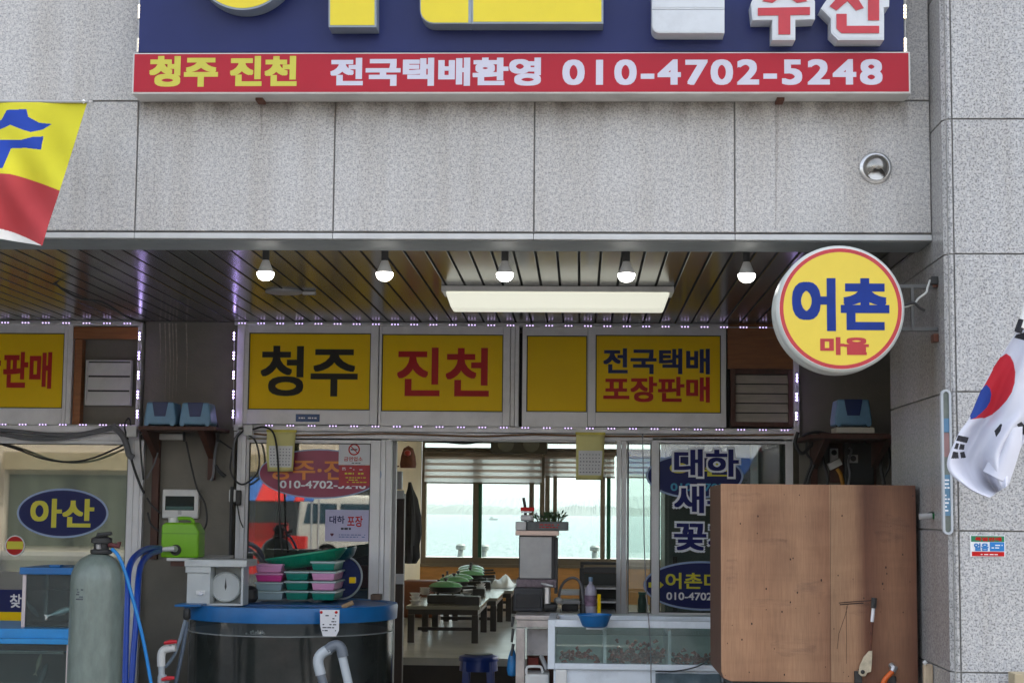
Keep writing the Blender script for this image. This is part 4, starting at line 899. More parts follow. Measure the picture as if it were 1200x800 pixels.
def hillrow(name, Y, pts, m, depth):
    mb = MB(); vs = []; n = len(pts); rnd = random.Random(int(Y))
    for x, y in pts: p = W(x, y, Y); vs.append((p.x, p.z))
    fine = []
    for i in range(n - 1):
        for k in range(24):
            t_ = k / 24; fine.append((vs[i][0] * (1 - t_) + vs[i + 1][0] * t_, vs[i][1] * (1 - t_) + vs[i + 1][1] * t_ + rnd.uniform(-.0008, .0011) * Y))
    V = []
    for x, z in fine: V += [(x, Y - depth * .2, -4.3), (x, Y, z * .75 - 1), (x, Y + depth * .4, z), (x, Y + depth, -4.3)]
    k = len(fine); F = [(4 * i + j, 4 * i + 4 + j, 4 * i + 5 + j, 4 * i + 1 + j) for i in range(k - 1) for j in range(3)]
    o = mb.add(V, F).build(name, m, loc=(0, Y, 0)); struct(o)
M_HILL = mat('wooded_hill', (.055, .07, .06), .9, var=.4, vs=.02)
hillrow('far_hills', 4200, [(380, 592), (490, 585), (530, 583), (575, 581), (610, 577), (640, 582), (665, 584), (700, 584), (740, 582), (790, 579), (850, 583), (960, 588)], M_HILL, 900)
hillrow('near_shore', 1900, [(360, 594), (480, 592), (555, 592), (610, 596), (650, 595), (672, 591), (690, 593), (712, 592), (740, 595), (800, 594), (960, 596)], M_HILL, 260)
t = thing('sea_wall', 'low pale sea wall outside the far windows', 'wall', (0, 38, 0))
zq = W(600, 656, 38).z; MB().box(-14, 14, 38, 38.4, .001, zq).build('wall', M_DRIP, t, bevel=.02); MB().box(-14, 14, 37.95, 38.45, zq, zq + .06).build('coping', M_DRIP, t, bevel=.02)
for x, y0, lb in ((540, 637, 'dark mooring lamp post outside behind the pans'), (567.5, 638, 'pale mooring lamp post next to the window stile outside'), (697, 639, 'squat mooring lamp post outside beyond the steel cabinet')):
    p = W(x, y0, 38.2); t = thing('bollard', lb, 'bollard', (p.x, 38.2, zq + .06), 'bollards on the sea wall')
    h = p.z - zq - .06; MB().lathe([(.075, 0), (.06, h * .5), (.05, h * .55)], p.x, 38.2, zq + .0605, 20).build('shaft', mat('bollard_grey', (.2, .22, .2), .6), t, smooth=True)
    MB().lathe([(.09, h * .551), (.11, h * .62), (.11, h * .88), (.07, h), (0, h)], p.x, 38.2, zq + .06, 20).build('head', _M['bollard_grey'], t, smooth=True)
bo = W(578, 611, 900); o = MB().prism([(bo.x - 2.2, -3.9), (bo.x + 2, -3.9), (bo.x + 2.8, -3.0), (bo.x - 2.4, -3.1)], 900, 901.5).box(bo.x - 1.5, bo.x - .3, 900.3, 901.2, -3.05, -2.2).build('fishing_boat', mat('boat_grey', (.35, .37, .36), .6), loc=(bo.x, 900, -4)); tag(o, 'tiny fishing boat far out on the pale water', 'boat')
haze = MB().box(-6000, 6000, -100, 7000, -6, 260).build('haze', bpy.data.materials.new('air'), loc=(0, 0, 0))
hm = haze.data.materials[0]; hm.use_nodes = True; hn = hm.node_tree.nodes; hn.remove(hn['Principled BSDF'])
pv = hn.new('ShaderNodeVolumePrincipled'); pv.inputs['Color'].default_value = (.9, .97, .97, 1); pv.inputs['Density'].default_value = .00026; pv.inputs['Anisotropy'].default_value = .3
hm.node_tree.links.new(pv.outputs[0], hn['Material Output'].inputs['Volume']); haze['kind'] = 'stuff'
haze.display_type = 'WIRE'
# ================================================================== the street behind the viewer (it shows in the shop glass)
def facade(name, label, x0, x1, y, h, wall, storeys, nwin, shop):
    t = thing(name, label, 'building', ((x0 + x1) / 2, y, 0), 'buildings across the street seen in the glass')
    MB().box(x0, x1, y - 6, y, .001, h).build('wall', wall, t)
    MB().box(x0 - .1, x1 + .1, y - 6.1, y + .15, h + .001, h + .3).build('parapet', M_DRIP, t)
    MB().box(x0 + .3, x1 - .3, y + .002, y + .5, 2.75, 3.3).build('fascia_sign', shop, t)
    MB().box(x0 + .4, x1 - .4, y + .002, y + .06, .3, 2.6).build('shop_glass', mat('dark_shop_glass', (.03, .035, .035), .1), t)
    sh = h / storeys
    for s_ in range(1, storeys):
        for k in range(nwin):
            cx = x0 + (x1 - x0) * (k + .5) / nwin; w = MB().box(cx - .7, cx + .7, y + .002, y + .05, s_ * sh + .9, s_ * sh + 2.2).build('window', _M['dark_shop_glass'], t)
            MB().frame(cx - .76, cx + .76, s_ * sh + .84, s_ * sh + 2.26, .08, y + .003, y + .09).build('frame', M_ALU, w)
facade('shop_building', 'cream two storey building mirrored in the window under the flag', -40, -19.2, -33, 7.4, mat('cream_render', c(224, 214, 190), .8), 2, 5, mat('green_fascia', c(90, 120, 84), .5))
facade('shop_building', 'pale beige building mirrored beside the white van', -19, -5.2, -33.4, 8.2, mat('beige_brick', c(205, 192, 172), .8), 2, 4, mat('tan_fascia', c(168, 150, 116), .5))
facade('shop_building', 'white building with blue shop sign mirrored in the sliding window', -5, 8, -33, 7.6, mat('white_render', c(222, 222, 218), .8), 2, 4, mat('blue_fascia', c(40, 80, 150), .5))
facade('shop_building', 'grey brick building mirrored behind the navy decals', 8.2, 24, -33.3, 9, mat('grey_brick', c(168, 160, 150), .8), 2, 5, mat('yellow_fascia', c(220, 180, 50), .5))
# white van parked across the street
def van(x, y, label):
    t = thing('parked_van', label, 'van', (x, y, 0))
    M_VAN = mat('van_white', c(226, 222, 208), .25, var=.02); G = mat('van_glass', c(40, 70, 82), .08); K = mat('van_tyre', (.02, .02, .02), .8)
    K_ = 1.12
    prof = [(-2.3, .42), (2.25, .42), (2.3, .8), (2.25, 1.05), (1.75, 1.2), (1.2, 1.82), (.9, 1.93), (-2.05, 1.95), (-2.25, 1.75), (-2.32, 1.0)]
    MB().prism([(x + a, b) for a, b in prof], y - .9, y + .9).build('body', M_VAN, t, bevel=.09, seg=3, smooth=True)
    for sg in (-1, 1):
        Y = y + sg * .9; e = (Y, Y + .012) if sg > 0 else (Y - .012, Y)
        for q in ([(-2.12, 1.2), (-1.25, 1.2), (-1.25, 1.72), (-2.02, 1.72)], [(-1.15, 1.2), (-.2, 1.2), (-.2, 1.72), (-1.15, 1.72)], [(-.05, 1.2), (1.5, 1.2), (1.12, 1.66), (.85, 1.72), (-.05, 1.72)]):
            MB().prism([(x + a, b) for a, b in q], *e).build('side_window', G, t)
        for q in (-1.12, -.12): MB().box(x + q - .02, x + q + .18, e[0] - .01, e[1] + .01, 1.02, 1.06).build('door_handle', K, t)
        MB().box(x + 1.3, x + 1.5, min(e) + (0 if sg < 0 else .01) - (.2 if sg < 0 else 0), max(e) + (.2 if sg > 0 else -.01), 1.2, 1.4).build('mirror', M_VAN, t, bevel=.03)
        for q in (-1.5, 1.45):
            wch = MB().lathe([(.33, -.1), (.35, -.06), (.35, .06), (.33, .1)], x + q, y + sg * .8, .351, 32, 'y').build('wheel', K, t, smooth=True)
            MB().lathe([(.2, -.11), (.2, .11)], x + q, y + sg * .8, .351, 24, 'y').build('rim', M_STEEL, wch)
    MB().box(x + 2.27, x + 2.36, y - .75, y - .4, .75, .95).build('headlight', M_WHITEV, t, bevel=.02); MB().box(x + 2.27, x + 2.36, y + .4, y + .75, .75, .95).build('headlight', M_WHITEV, t, bevel=.02)
    MB().box(x - 1.7, x + .4, y - .7, y - .66, 1.99, 2.03).box(x - 1.7, x + .4, y + .66, y + .7, 1.99, 2.03).build('roof_rack', K, t)
# mirror point: a thing at (x, y) appears in the glass at (x, 2*Y0 - y)
yv = -24.0; xv = W(352, 620, 2 * Y0 - yv).x
van(xv + 2.34, yv, 'cream white van mirrored in the window behind the round tank')
def crate(label, x, y, z, m, first=[None]):
    if first[0] is None:
        t = thing('fish_crate', label, 'crate', (x, y, z), 'red crates mirrored in the window')
        MB().frame(x - .28, x + .28, z + .001, z + .3, .02, y - .2, y + .2).build('shell', m, t)
        MB().box(x - .26, x + .26, y - .2, y - .185, z + .02, z + .28).build('front_panel', m, t); MB().box(x - .26, x + .26, y + .185, y + .2, z + .02, z + .28).build('rear_panel', m, t)
        first[0] = t; return t
    d = copy_tree(first[0]); d.location = (x, y, z); d['label'] = label; return d
M_CRATE = mat('red_crate', c(205, 40, 34), .4, var=.1)
yc_ = -20.0; rows_ = [('lowest', 0.002), ('second', .31), ('third', .62), ('top', .93)]
for j, px in enumerate((297, 322, 345)):
    for k, (nm, z) in enumerate(rows_):
        if j == 2 and k == 3: continue
        xx = W(px, 640, 2 * Y0 - yc_).x; crate('%s red crate mirrored in the glass, %s stack from the van' % (nm, ('third', 'second', 'first')[j]), xx + .0, yc_, z, M_CRATE)
# sloping red and blue awning over the crates
t = thing('street_awning', 'red and blue striped awning mirrored above the red crates', 'awning', (W(330, 560, 2 * Y0 - yc_).x, yc_, 0))
ax0, ax1 = W(283, 560, 2 * Y0 - yc_).x, W(372, 560, 2 * Y0 - yc_).x
mb = MB(); n = 8; ms = [mat('awning_red', c(206, 44, 36), .6), mat('awning_blue', c(50, 96, 160), .6)]
for k in range(n):
    a, b = ax0 + (ax1 - ax0) * k / n, ax0 + (ax1 - ax0) * (k + 1) / n
    mb.add([(a, yc_ + .6, 1.75), (b, yc_ + .6, 1.75), (b, yc_ - .6, 2.3), (a, yc_ - .6, 2.3), (a, yc_ + .6, 1.78), (b, yc_ + .6, 1.78), (b, yc_ - .6, 2.33), (a, yc_ - .6, 2.33)], [(0, 1, 2, 3), (4, 7, 6, 5), (0, 4, 5, 1), (2, 6, 7, 3), (0, 3, 7, 4), (1, 5, 6, 2)], 0 if k in (2, 3, 4, 6) else 1)
mb.build('canopy', ms, t)
for X in (ax0 + .05, ax1 - .05):
    MB().tube([(X, yc_ + .55, .002), (X, yc_ + .55, 1.76)], .025).build('post', M_ALU2, t); MB().tube([(X, yc_ - .55, .002), (X, yc_ - .55, 2.27)], .025).build('post', M_ALU2, t)
# street tree mirrored in the left window
def tree(x, y, h, label):
    rnd = random.Random(int(x * 7)); t = thing('street_tree', label, 'tree', (x, y, 0))
    mb = MB().tube(curve_pts([(x, y, .001), (x + .05, y, h * .25), (x - .04, y + .03, h * .5), (x + .03, y, h * .85)]), [.14 - .11 * i / 24 for i in range(25)])
    tips = []
    for k in range(14):
        a = rnd.uniform(0, 6.28); z = h * rnd.uniform(.35, .8); L = h * rnd.uniform(.18, .34); q = Vector((x + L * math.cos(a), y + L * math.sin(a), z + L * .7)); tips.append(q)
        mb.tube([(x, y, z), (x * .5 + q.x * .5, y * .5 + q.y * .5, z + L * .3), q], [.05, .03, .012], 6)
    mb.build('trunk', mat('bark', (.12, .09, .07), .9, var=.3), t)
    lf = MB()
    for k in range(4200):
        q = rnd.choice(tips); d = Vector((rnd.gauss(0, 1), rnd.gauss(0, 1), rnd.gauss(0, .8))) * h * .075; p = q + d; s_ = rnd.uniform(.04, .09)
        u = Vector((rnd.uniform(-1, 1), rnd.uniform(-1, 1), rnd.uniform(-1, 1))).normalized(); v = u.orthogonal().normalized() * s_ * .5; u = u * s_
        lf.add([p - u, p + v, p + u, p - v], [(0, 1, 2, 3)])
    lf.build('crown', mat('leaf_green', (.07, .13, .035), .6, var=.5, vs=2), t)
tree(-27, -29.5, 5.2, 'leafy street tree mirrored in the window with the blue oval')
tree(10.6, -29.5, 5.0, 'leafy street tree mirrored by the navy decals')
# ================================================================== flags
def pip(x, y, poly):
    r = False; n = len(poly); j = n - 1
    for i in range(n):
        (xi, yi), (xj, yj) = poly[i], poly[j]
        if (yi > y) != (yj > y) and x < (xj - xi) * (y - yi) / (yj - yi) + xi: r = not r
        j = i
    return r
def cloth(name, left, right, nu, nv, depth, paint, mats, parent, thick=.0025):
    """woven cloth between a left and a right edge path (pixels); depth(u, v, x, y) gives metres; paint(x, y) picks the dye"""
    vs, px = [], []
    def along(path, v):
        k = v * (len(path) - 1); i = min(int(k), len(path) - 2); f = k - i
        p0, p1, p2, p3 = path[max(i - 1, 0)], path[i], path[i + 1], path[min(i + 2, len(path) - 1)]
        return tuple(.5 * (2 * b + (d - a) * f + (2 * a - 5 * b + 4 * d - e) * f * f + (3 * b - a - 3 * d + e) * f ** 3) for a, b, d, e in zip(p0, p1, p2, p3))
    for i in range(nv + 1):
        v = i / nv; A, B = along(left, v), along(right, v)
        for j in range(nu + 1):
            u = j / nu; x, y = A[0] + (B[0] - A[0]) * u, A[1] + (B[1] - A[1]) * u; px.append((x, y)); vs.append(W(x, y, depth(u, v, x, y)))
    mb = MB()
    for i in range(nv):
        for j in range(nu):
            a = i * (nu + 1) + j; q = (a, a + 1, a + nu + 2, a + nu + 1); mb.f.append(q)
            mb.m.append(paint(sum(px[k][0] for k in q) / 4, sum(px[k][1] for k in q) / 4))
    mb.v = [tuple(v) for v in vs]; o = mb.build(name, mats, parent, smooth=True)
    md = o.modifiers.new('thick', 'SOLIDIFY'); md.thickness = thick; return o
def fabric(name, col):
    m = mat(name, col, .85, var=.05, vs=6, bump=.1, bs=600); return m
t = thing('advert_flag', 'yellow and red cloth flag with blue writing hung before the granite', 'flag', tuple(W(102, 120, 6.5)))
FY, FR, FB, FWH = fabric('flag_yellow', c(208, 200, 44)), fabric('flag_red', c(172, 56, 60)), fabric('flag_blue', c(24, 62, 160)), fabric('flag_hem', c(225, 225, 220))
su1 = [(-60, 150), (-12, 150), (2, 140), (8, 129), (31, 128), (33, 137), (46, 144), (61, 145.5), (50, 152), (36, 155), (26, 152), (12, 146.5), (0, 152), (-30, 172), (-50, 172)]
su2 = [(-60, 165), (0, 164), (25, 164), (38, 160.5), (51, 160), (48, 175.5), (30, 173.5), (13, 174), (3, 197), (-14, 197), (-10, 176), (-60, 178)]
def paint1(x, y):
    if pip(x, y, su1) or pip(x, y, su2): return 2
    seam = 203.5 + max(0, x - 8) ** 1.25 * .115
    if y > seam:
        edge = 268.5 + max(0, x) ** 1.4 * .083
        return 3 if y > edge and x < 48 else 1
    return 0
R1 = [(102, 120), (93, 149), (82, 184), (71, 219), (60, 252), (49, 288)]
L1 = [(-70, 120), (-70, 150), (-70, 180), (-70, 208), (-70, 238), (-70, 268)]
cloth('cloth', L1, R1, 330, 310, lambda u, v, x, y: 6.5 + .035 * math.sin((x + .45 * y) * .055) * (.2 + v) + .014 * math.sin((x - .6 * y) * .12) * v - .05 * v, paint1, [FY, FR, FB, FWH], t)
MB().tube([W(-80, 118.5, 6.5), W(104, 119.5, 6.5)], .006).build('top_rod', M_ALU2, t)
MB().lathe([(0, -.01), (.01, 0), (0, .01)], *W(98, 119, 6.49), 12).build('clip', M_WHITEPL, t)
o = MB().tube([W(101, 119.5, 6.51), W(108, 119, YF - .001)], .004).build('flag_cord', M_WHITEPL); tag(o, 'thin white cord tying the advert flag to the wall', 'cord')

t = thing('national_flag', 'white flag with red and blue disc hanging before the pier', 'flag', tuple(W(1198, 380, 6.3)))
KW, KR, KB, KK = fabric('flag_white', c(188, 190, 202)), fabric('flag_scarlet', c(176, 24, 42)), fabric('flag_royal_blue', c(16, 54, 136)), fabric('flag_black', c(26, 26, 34))
S3 = 436 / 120.0
def zp(*pts): return [(1080 + a / S3, 370 + b / S3) for a, b in pts]
disc = zp((360, 160), (378, 172), (392, 200), (399, 240), (396, 285), (384, 325), (362, 360), (330, 395), (300, 420), (270, 434), (240, 436), (208, 441), (206, 415), (215, 380), (240, 340), (262, 305), (285, 265), (310, 215), (335, 178))
blue = zp((276, 292), (292, 310), (297, 335), (292, 365), (277, 390), (255, 412), (232, 432), (208, 441), (206, 415), (215, 380), (240, 340), (262, 305))
bars = [zp((156, 507), (201, 517), (193, 541), (147, 531)), zp((147, 540), (160, 543), (153, 568), (138, 565)), zp((165, 544), (184, 548), (180, 570), (158, 568)),
        zp((134, 576), (155, 580), (158, 606), (126, 607)), zp((163, 580), (182, 577), (189, 603), (168, 606)),
        zp((337, 458), (343, 462), (336, 490), (317, 516), (310, 489)), zp((405, 462), (425, 450), (460, 490), (460, 520), (433, 506)),
        zp((403, 80), (440, 70), (470, 78), (470, 110), (436, 104), (394, 93)), zp((425, 48), (450, 38), (470, 40), (470, 66), (441, 60), (416, 58))]
def paint2(x, y):
    if pip(x, y, blue): return 2
    if pip(x, y, disc): return 1
    return 3 if any(pip(x, y, b) for b in bars) else 0
LK = zp((412, 60), (355, 150), (275, 275), (205, 430), (155, 505), (108, 640), (190, 730), (285, 775))
RK = zp((560, 30), (560, 150), (545, 280), (530, 400), (480, 470), (425, 560), (395, 650), (372, 718))
def dk(u, v, x, y): return 6.3 + .05 * math.sin(u * 9.5 - v * 3.2 + .6) * (.25 + v) + .02 * math.sin(u * 21 + v * 5) * v - .1 * v
cloth('cloth', LK, RK, 270, 430, dk, paint2, [KW, KR, KB, KK], t)
# lower fold turned forward at the corner
LF = zp((340, 480), (310, 560), (262, 660)); RF = zp((430, 470), (422, 560), (372, 718))
cloth('folded_corner', LF, RF, 40, 50, lambda u, v, x, y: 6.26 - .05 * math.sin(u * 3.1) - .06 * v, lambda x, y: 0, [KW, KR, KB, KK], t)
MB().tube([W(1216, 320, 6.28), W(1196, 384, 6.28)], .014).build('pole', M_WHITEPL, t)
MB().tube([W(1198, 375, 6.2798), W(1193, 389, 6.2798)], .0145).build('pole_sleeve', KK, t)

# ================================================================== pier fittings
YN = YP - .03
X0, X1, Z0, Z1 = R(1104, 456, 1116, 626, YN); t = thing('narrow_sign', 'tall narrow white framed strip sign on the pier corner', 'sign', ((X0 + X1) / 2, YN, Z0))
r = (X1 - X0) / 2; cx = (X0 + X1) / 2
def stad(w, z0, z1, n=10): return [(cx + w * math.cos(math.pi * k / n), z1 - w + w * math.sin(math.pi * k / n)) for k in range(n + 1)] + [(cx - w * math.cos(math.pi * k / n), z0 + w - w * math.sin(math.pi * k / n)) for k in range(n + 1)]
MB().ring(stad(r, Z0, Z1), stad(r - .009, Z0 + .009, Z1 - .009), YN, YN + .027).build('frame', mat('dull_white_frame', c(178, 184, 190), .4, var=.06, dirt=.3), t)
MB().prism(stad(r - .009, Z0 + .009, Z1 - .009), YN + .006, YN + .026).build('back_panel', mat('sign_faded', c(104, 112, 106), .5, var=.3, vs=14), t)
for y0, y1, m in ((490, 506, mat('faded_blue', c(84, 124, 156), .5, var=.2)), (507, 535, mat('faded_pink', c(140, 108, 108), .5)), (556, 604, mat('faded_sky', c(88, 128, 156), .45, var=.2))):
    a, b, e, f = R(1105.6, y0, 1114.4, y1, YN); MB().box(a, b, YN + .003, YN + .007, e, f).build('colour_band', m, t)
lines((1107, 560, 1113, 600), YN + .003, 9, M_WHITEV, t, 12, .7)
X0, X1, Z0, Z1 = R(1137, 627, 1178, 652, YP - .004); t = thing('ice_sticker', 'small green, blue and red sticker on the pier', 'sticker', ((X0 + X1) / 2, YP - .004, Z0))
MB().box(X0, X1, YP - .004, YP - .0005, Z0, Z1).build('white_base', M_WHITEV, t, bevel=.001)
for px, m in (((1138, 627.6, 1177, 634.5), mat('sticker_green', c(20, 120, 80), .4)), ((1160, 635, 1177, 645.5), mat('sticker_blue', c(30, 120, 190), .4)), ((1139, 646, 1177, 651.4), M_SIGNRED)): MB().pbox(*px, YP - .0052, .0008).build('colour_band', m, t)
text('얼음', R(1141, 636, 1158, 645, YP), YP - .0056, _M['sticker_blue'], t, .04)
text('특별판매', R(1142, 629, 1173, 633.6, YP), YP - .0062, M_SIGNRED, t, .04); lines((1142, 648, 1174, 650.5), YP - .0056, 1, M_WHITEV, t, 2, .9); lines((1162, 637, 1175, 643), YP - .0056, 2, M_WHITEV, t, 3, .8)
p = W(1090, 603, 7.25); t = thing('hose_nozzle', 'green tipped spray nozzle hung beside the plywood box', 'nozzle', (p.x, 7.2, p.z - .02))
MB().tube([W(1077, 605, 7.15), W(1092, 604, 7.15)], .013, 12).build('grey_barrel', M_ALU2, t); MB().tube([W(1092.3, 604, 7.15), W(1096, 603.5, 7.15), W(1103, 600, 7.1)], [.016, .012, .008], 12).build('green_tip', mat('nozzle_green', c(30, 130, 70), .4), t)
MB().tube([W(1084, 603, 7.15), (XSIDE - .001, 7.15, W(1084, 600, 7.15).z)], .006).build('wall_hook', M_CABLE, t)
X0, X1, Z0, Z1 = R(1083, 778, 1094, 805, 7.2); t = thing('wooden_post', 'short pale wooden post in the gap beside the plywood box', 'post', ((X0 + X1) / 2, 7.2, .131))
MB().box(X0, X1, 7.2, 7.24, .131, Z1).build('shaft', mat('pale_wood', c(186, 166, 140), .6, var=.15, grain=(8, 8, 1)), t, bevel=.01, seg=3)
p = W(1084, 777, 7.19); MB().lathe([(0, -.012), (.011, 0), (0, .012)], p.x, p.y, p.z + .004, 14).build('white_knob', M_WHITEPL, t, smooth=True)
o = MB().pbox(1189, 789, 1215, 812, 6.7, .1).build('beige_box', mat('beige_card', c(172, 158, 130), .7), bevel=.004); tag(o, 'beige carton top at the foot of the pier under the flag', 'carton')
o2 = MB().box(o.location.x - .07, o.location.x + .08, 6.69, 6.81, .131, o['_o'][2] - .001).build('carton_stand', M_ALU2, bevel=.004); tag(o2, 'plain stand carrying the beige carton by the pier', 'stand')

# ================================================================== plywood box
def plywood(name, cols, bands, x0, x1):
    m = bpy.data.materials.new(name); m.use_nodes = True; tr = m.node_tree; N, L = tr.nodes, tr.links; b = N['Principled BSDF']; b.inputs['Roughness'].default_value = .62
    tc = N.new('ShaderNodeTexCoord'); sp = N.new('ShaderNodeSeparateXYZ'); L.new(tc.outputs['Object'], sp.inputs[0])
    mr = N.new('ShaderNodeMapRange'); mr.inputs[1].default_value = x0; mr.inputs[2].default_value = x1; L.new(sp.outputs[0], mr.inputs[0])
    rp = N.new('ShaderNodeValToRGB'); e = rp.color_ramp.elements
    while len(e) < len(bands): e.new(.5)
    for k, (pos, i) in enumerate(bands): e[k].position = pos; e[k].color = (*cols[i], 1)
    L.new(mr.outputs[0], rp.inputs[0])
    def grain(scale, s, d, lo, hi, a, z, fac, src):
        mp = N.new('ShaderNodeMapping'); mp.inputs['Scale'].default_value = scale; L.new(tc.outputs['Object'], mp.inputs[0])
        n = N.new('ShaderNodeTexNoise'); n.inputs['Scale'].default_value = s; n.inputs['Detail'].default_value = d; n.inputs['Distortion'].default_value = .4; L.new(mp.outputs[0], n.inputs['Vector'])
        r = N.new('ShaderNodeValToRGB'); r.color_ramp.elements[0].position = lo; r.color_ramp.elements[1].position = hi; r.color_ramp.elements[0].color = (*a, 1); r.color_ramp.elements[1].color = (*z, 1); L.new(n.outputs['Fac'], r.inputs[0])
        x = N.new('ShaderNodeMixRGB'); x.blend_type = 'MULTIPLY'; x.inputs[0].default_value = fac; L.new(src, x.inputs[1]); L.new(r.outputs[0], x.inputs[2]); return x.outputs[0]
    o = grain((5, 5, .7), 1.6, 9, .3, .7, (.8, .77, .75), (1.06, 1.05, 1.04), 1, rp.outputs[0])
    o = grain((210, 210, 9), 1, 4, .35, .6, (.86, .84, .83), (1.04, 1.04, 1.04), .9, o)
    o = grain((1.2, 1.2, 14), 1, 5, .42, .5, (.93, .92, .91), (1, 1, 1), .8, o)
    o = grain((1, 1, 1), 3.2, 7, .48, .74, (1, 1, 1), (.55, .5, .5), .75, o)
    o = grain((26, 26, 11), 1, 3, .16, .28, (.35, .28, .24), (1, 1, 1), .8, o)
    L.new(o, b.inputs['Base Color']); return m
YW_ = 7.42; X0, X1, Z0, Z1 = R(845, 567.5, 1074.5, 799, YW_); X1 = min(X1, XSIDE - .012)
pal = [c(164, 122, 90), c(170, 130, 98), c(146, 104, 76), c(104, 64, 44), c(170, 134, 102)]
M_PLY = plywood('plywood_face', pal, [(0, 1), (.22, 0), (.4, 1), (.555, 2), (.56, 4), (.68, 1), (.74, 3), (.88, 2), (1, 3)], -(X1 - X0) / 2, (X1 - X0) / 2)
M_PLYS = mat('plywood_side', c(92, 60, 42), .65, var=.2, grain=(6, 6, .6))
t = thing('plywood_box', 'large reddish brown plywood box standing beside the pier', 'box', ((X0 + X1) / 2, YW_, Z0))
MB().prism([(X0, Z0 + .04), (X0 + .012, Z0 + .012), (X0 + .04, Z0), (X1, Z0), (X1, Z1), (X0, Z1)], YW_, YW_ + .018).build('front_board', M_PLY, t, bevel=.002)
MB().box(X0 + .008, X0 + .026, YW_ + .0185, YW_ + .72, Z0 + .01, Z1 - .002).build('side_board', M_PLYS, t, bevel=.001)
MB().box(X1 - .03, X1 - .012, YW_ + .0185, YW_ + .5, Z0 + .01, Z1 - .002).build('side_board', M_PLYS, t, bevel=.001)
MB().box(X0 + .027, X1 - .031, YW_ + .019, YW_ + .7, Z1 - .022, Z1 - .004).build('top_board', M_PLYS, t, bevel=.001)
mb = MB(); M_SCR = mat('scratch_grime', c(52, 34, 26), .8)
for pts, w in ((((983, 706), (1000, 704.5), (1024, 703)), .004), (((984, 708), (997, 707), (1012, 706)), .005), (((994, 707), (990, 722), (983, 742), (981, 760)), .002), (((992, 709), (992, 740), (992, 777)), .0016), (((973.5, 568), (973.3, 700), (973, 798)), .0016)):
    P = [W(x, y, YW_) for x, y in pts]
    for a, b in zip(P, P[1:]):
        d = (b - a).normalized(); n_ = Vector((-d.z, 0, d.x)) * w * .5
        mb.add([a + n_ + Vector((0, -.0008, 0)), b + n_ + Vector((0, -.0008, 0)), b - n_ + Vector((0, -.0008, 0)), a - n_ + Vector((0, -.0008, 0))], [(0, 1, 2, 3)])
mb.build('scratch_print', M_SCR, t)
m = bpy.data.materials.new('scuff_mark'); m.use_nodes = True; b = m.node_tree.nodes['Principled BSDF']; b.inputs['Roughness'].default_value = .8; b.inputs['Base Color'].default_value = (*c(96, 80, 82), 1)
n = m.node_tree.nodes.new('ShaderNodeTexNoise'); n.inputs['Scale'].default_value = 22; n.inputs['Detail'].default_value = 6; q = m.node_tree.nodes.new('ShaderNodeMapRange'); q.inputs[1].default_value = .45; q.inputs[2].default_value = .75; q.inputs[4].default_value = .26
tc = m.node_tree.nodes.new('ShaderNodeTexCoord'); mp = m.node_tree.nodes.new('ShaderNodeMapping'); mp.inputs['Scale'].default_value = (.5, 1, 2.5); m.node_tree.links.new(tc.outputs['Object'], mp.inputs[0]); m.node_tree.links.new(mp.outputs[0], n.inputs['Vector']); m.node_tree.links.new(n.outputs['Fac'], q.inputs[0]); m.node_tree.links.new(q.outputs[0], b.inputs['Alpha'])
mb = MB(); rnd = random.Random(8)
for x0, y0, x1, y1 in ((925, 676, 974, 702), (868, 700, 935, 712), (870, 628, 925, 640), (985, 698, 1022, 722), (850, 575, 900, 590), (1020, 600, 1068, 640), (900, 745, 960, 770), (850, 640, 866, 700)):
    P = [W(x0 + (x1 - x0) * (.5 + .5 * math.cos(a) * rnd.uniform(.8, 1)), y0 + (y1 - y0) * (.5 + .5 * math.sin(a) * rnd.uniform(.7, 1)), YW_) for a in [2 * math.pi * i / 18 for i in range(18)]]
    MB().add([(p.x, YW_ - .0006, p.z) for p in P], [tuple(range(18))]).build('scuff', m, t)
mb = MB()
for i in range(46):
    p = W(rnd.uniform(850, 1070), rnd.uniform(572, 795), YW_); r_ = rnd.uniform(.0012, .0035); mb.add([(p.x + r_ * math.cos(a), YW_ - .0009, p.z + 1.7 * r_ * math.sin(a)) for a in [i_ * math.pi / 4 for i_ in range(8)]], [tuple(range(8))])
mb.build('knot_print', M_SCR, t)
for x, y, lb in ((1006, 786, 'black strap clip under the scraper blade'), (1046, 792, 'black strap clip below the orange hose end')):
    o = MB().pbox(x - 4.5, y, x + 4.5, y + 16, YW_ - .02, .0195).build('strap_clip', M_CABLE, bevel=.003); tag(o, lb, 'clip')
t = thing('scraper', 'old scraper with black tip and rusty shaft hung on plywood', 'scraper', tuple(W(1012, 790, YW_ - .02)))
MB().tube([W(1024.5, 700, YW_ - .03), W(1023.5, 712, YW_ - .03)], .012, 12).build('black_tip', M_RUBBER, t)
MB().tube([W(1023.5, 712.3, YW_ - .028), W(1022, 728, YW_ - .028)], .0075, 10).build('white_shaft', M_PAPER, t)
MB().tube([W(1022, 728.3, YW_ - .028), W(1020, 762, YW_ - .028)], [.007, .005], 10).build('rusty_shaft', _M['rusty_steel'], t)
q = [W(x, y, YW_) for x, y in ((1021, 761), (1017, 762), (1011, 769), (1006.5, 779), (1005, 788), (1008, 791), (1013, 791), (1015, 787), (1019.5, 786), (1020.5, 775))]
MB().prism([(a.x, a.z) for a in q], YW_ - .03, YW_ - .012).build('blade', mat('worn_bone', c(196, 184, 158), .6, var=.25, vs=30, dirt=.5), t, bevel=.003)
p = W(1009.5, 786, YW_); MB().lathe([(.009, 0), (.009, .004), (.004, .006)], p.x, YW_ - .0305, p.z, 14, 'y').build('rivet', M_CABLE, t)
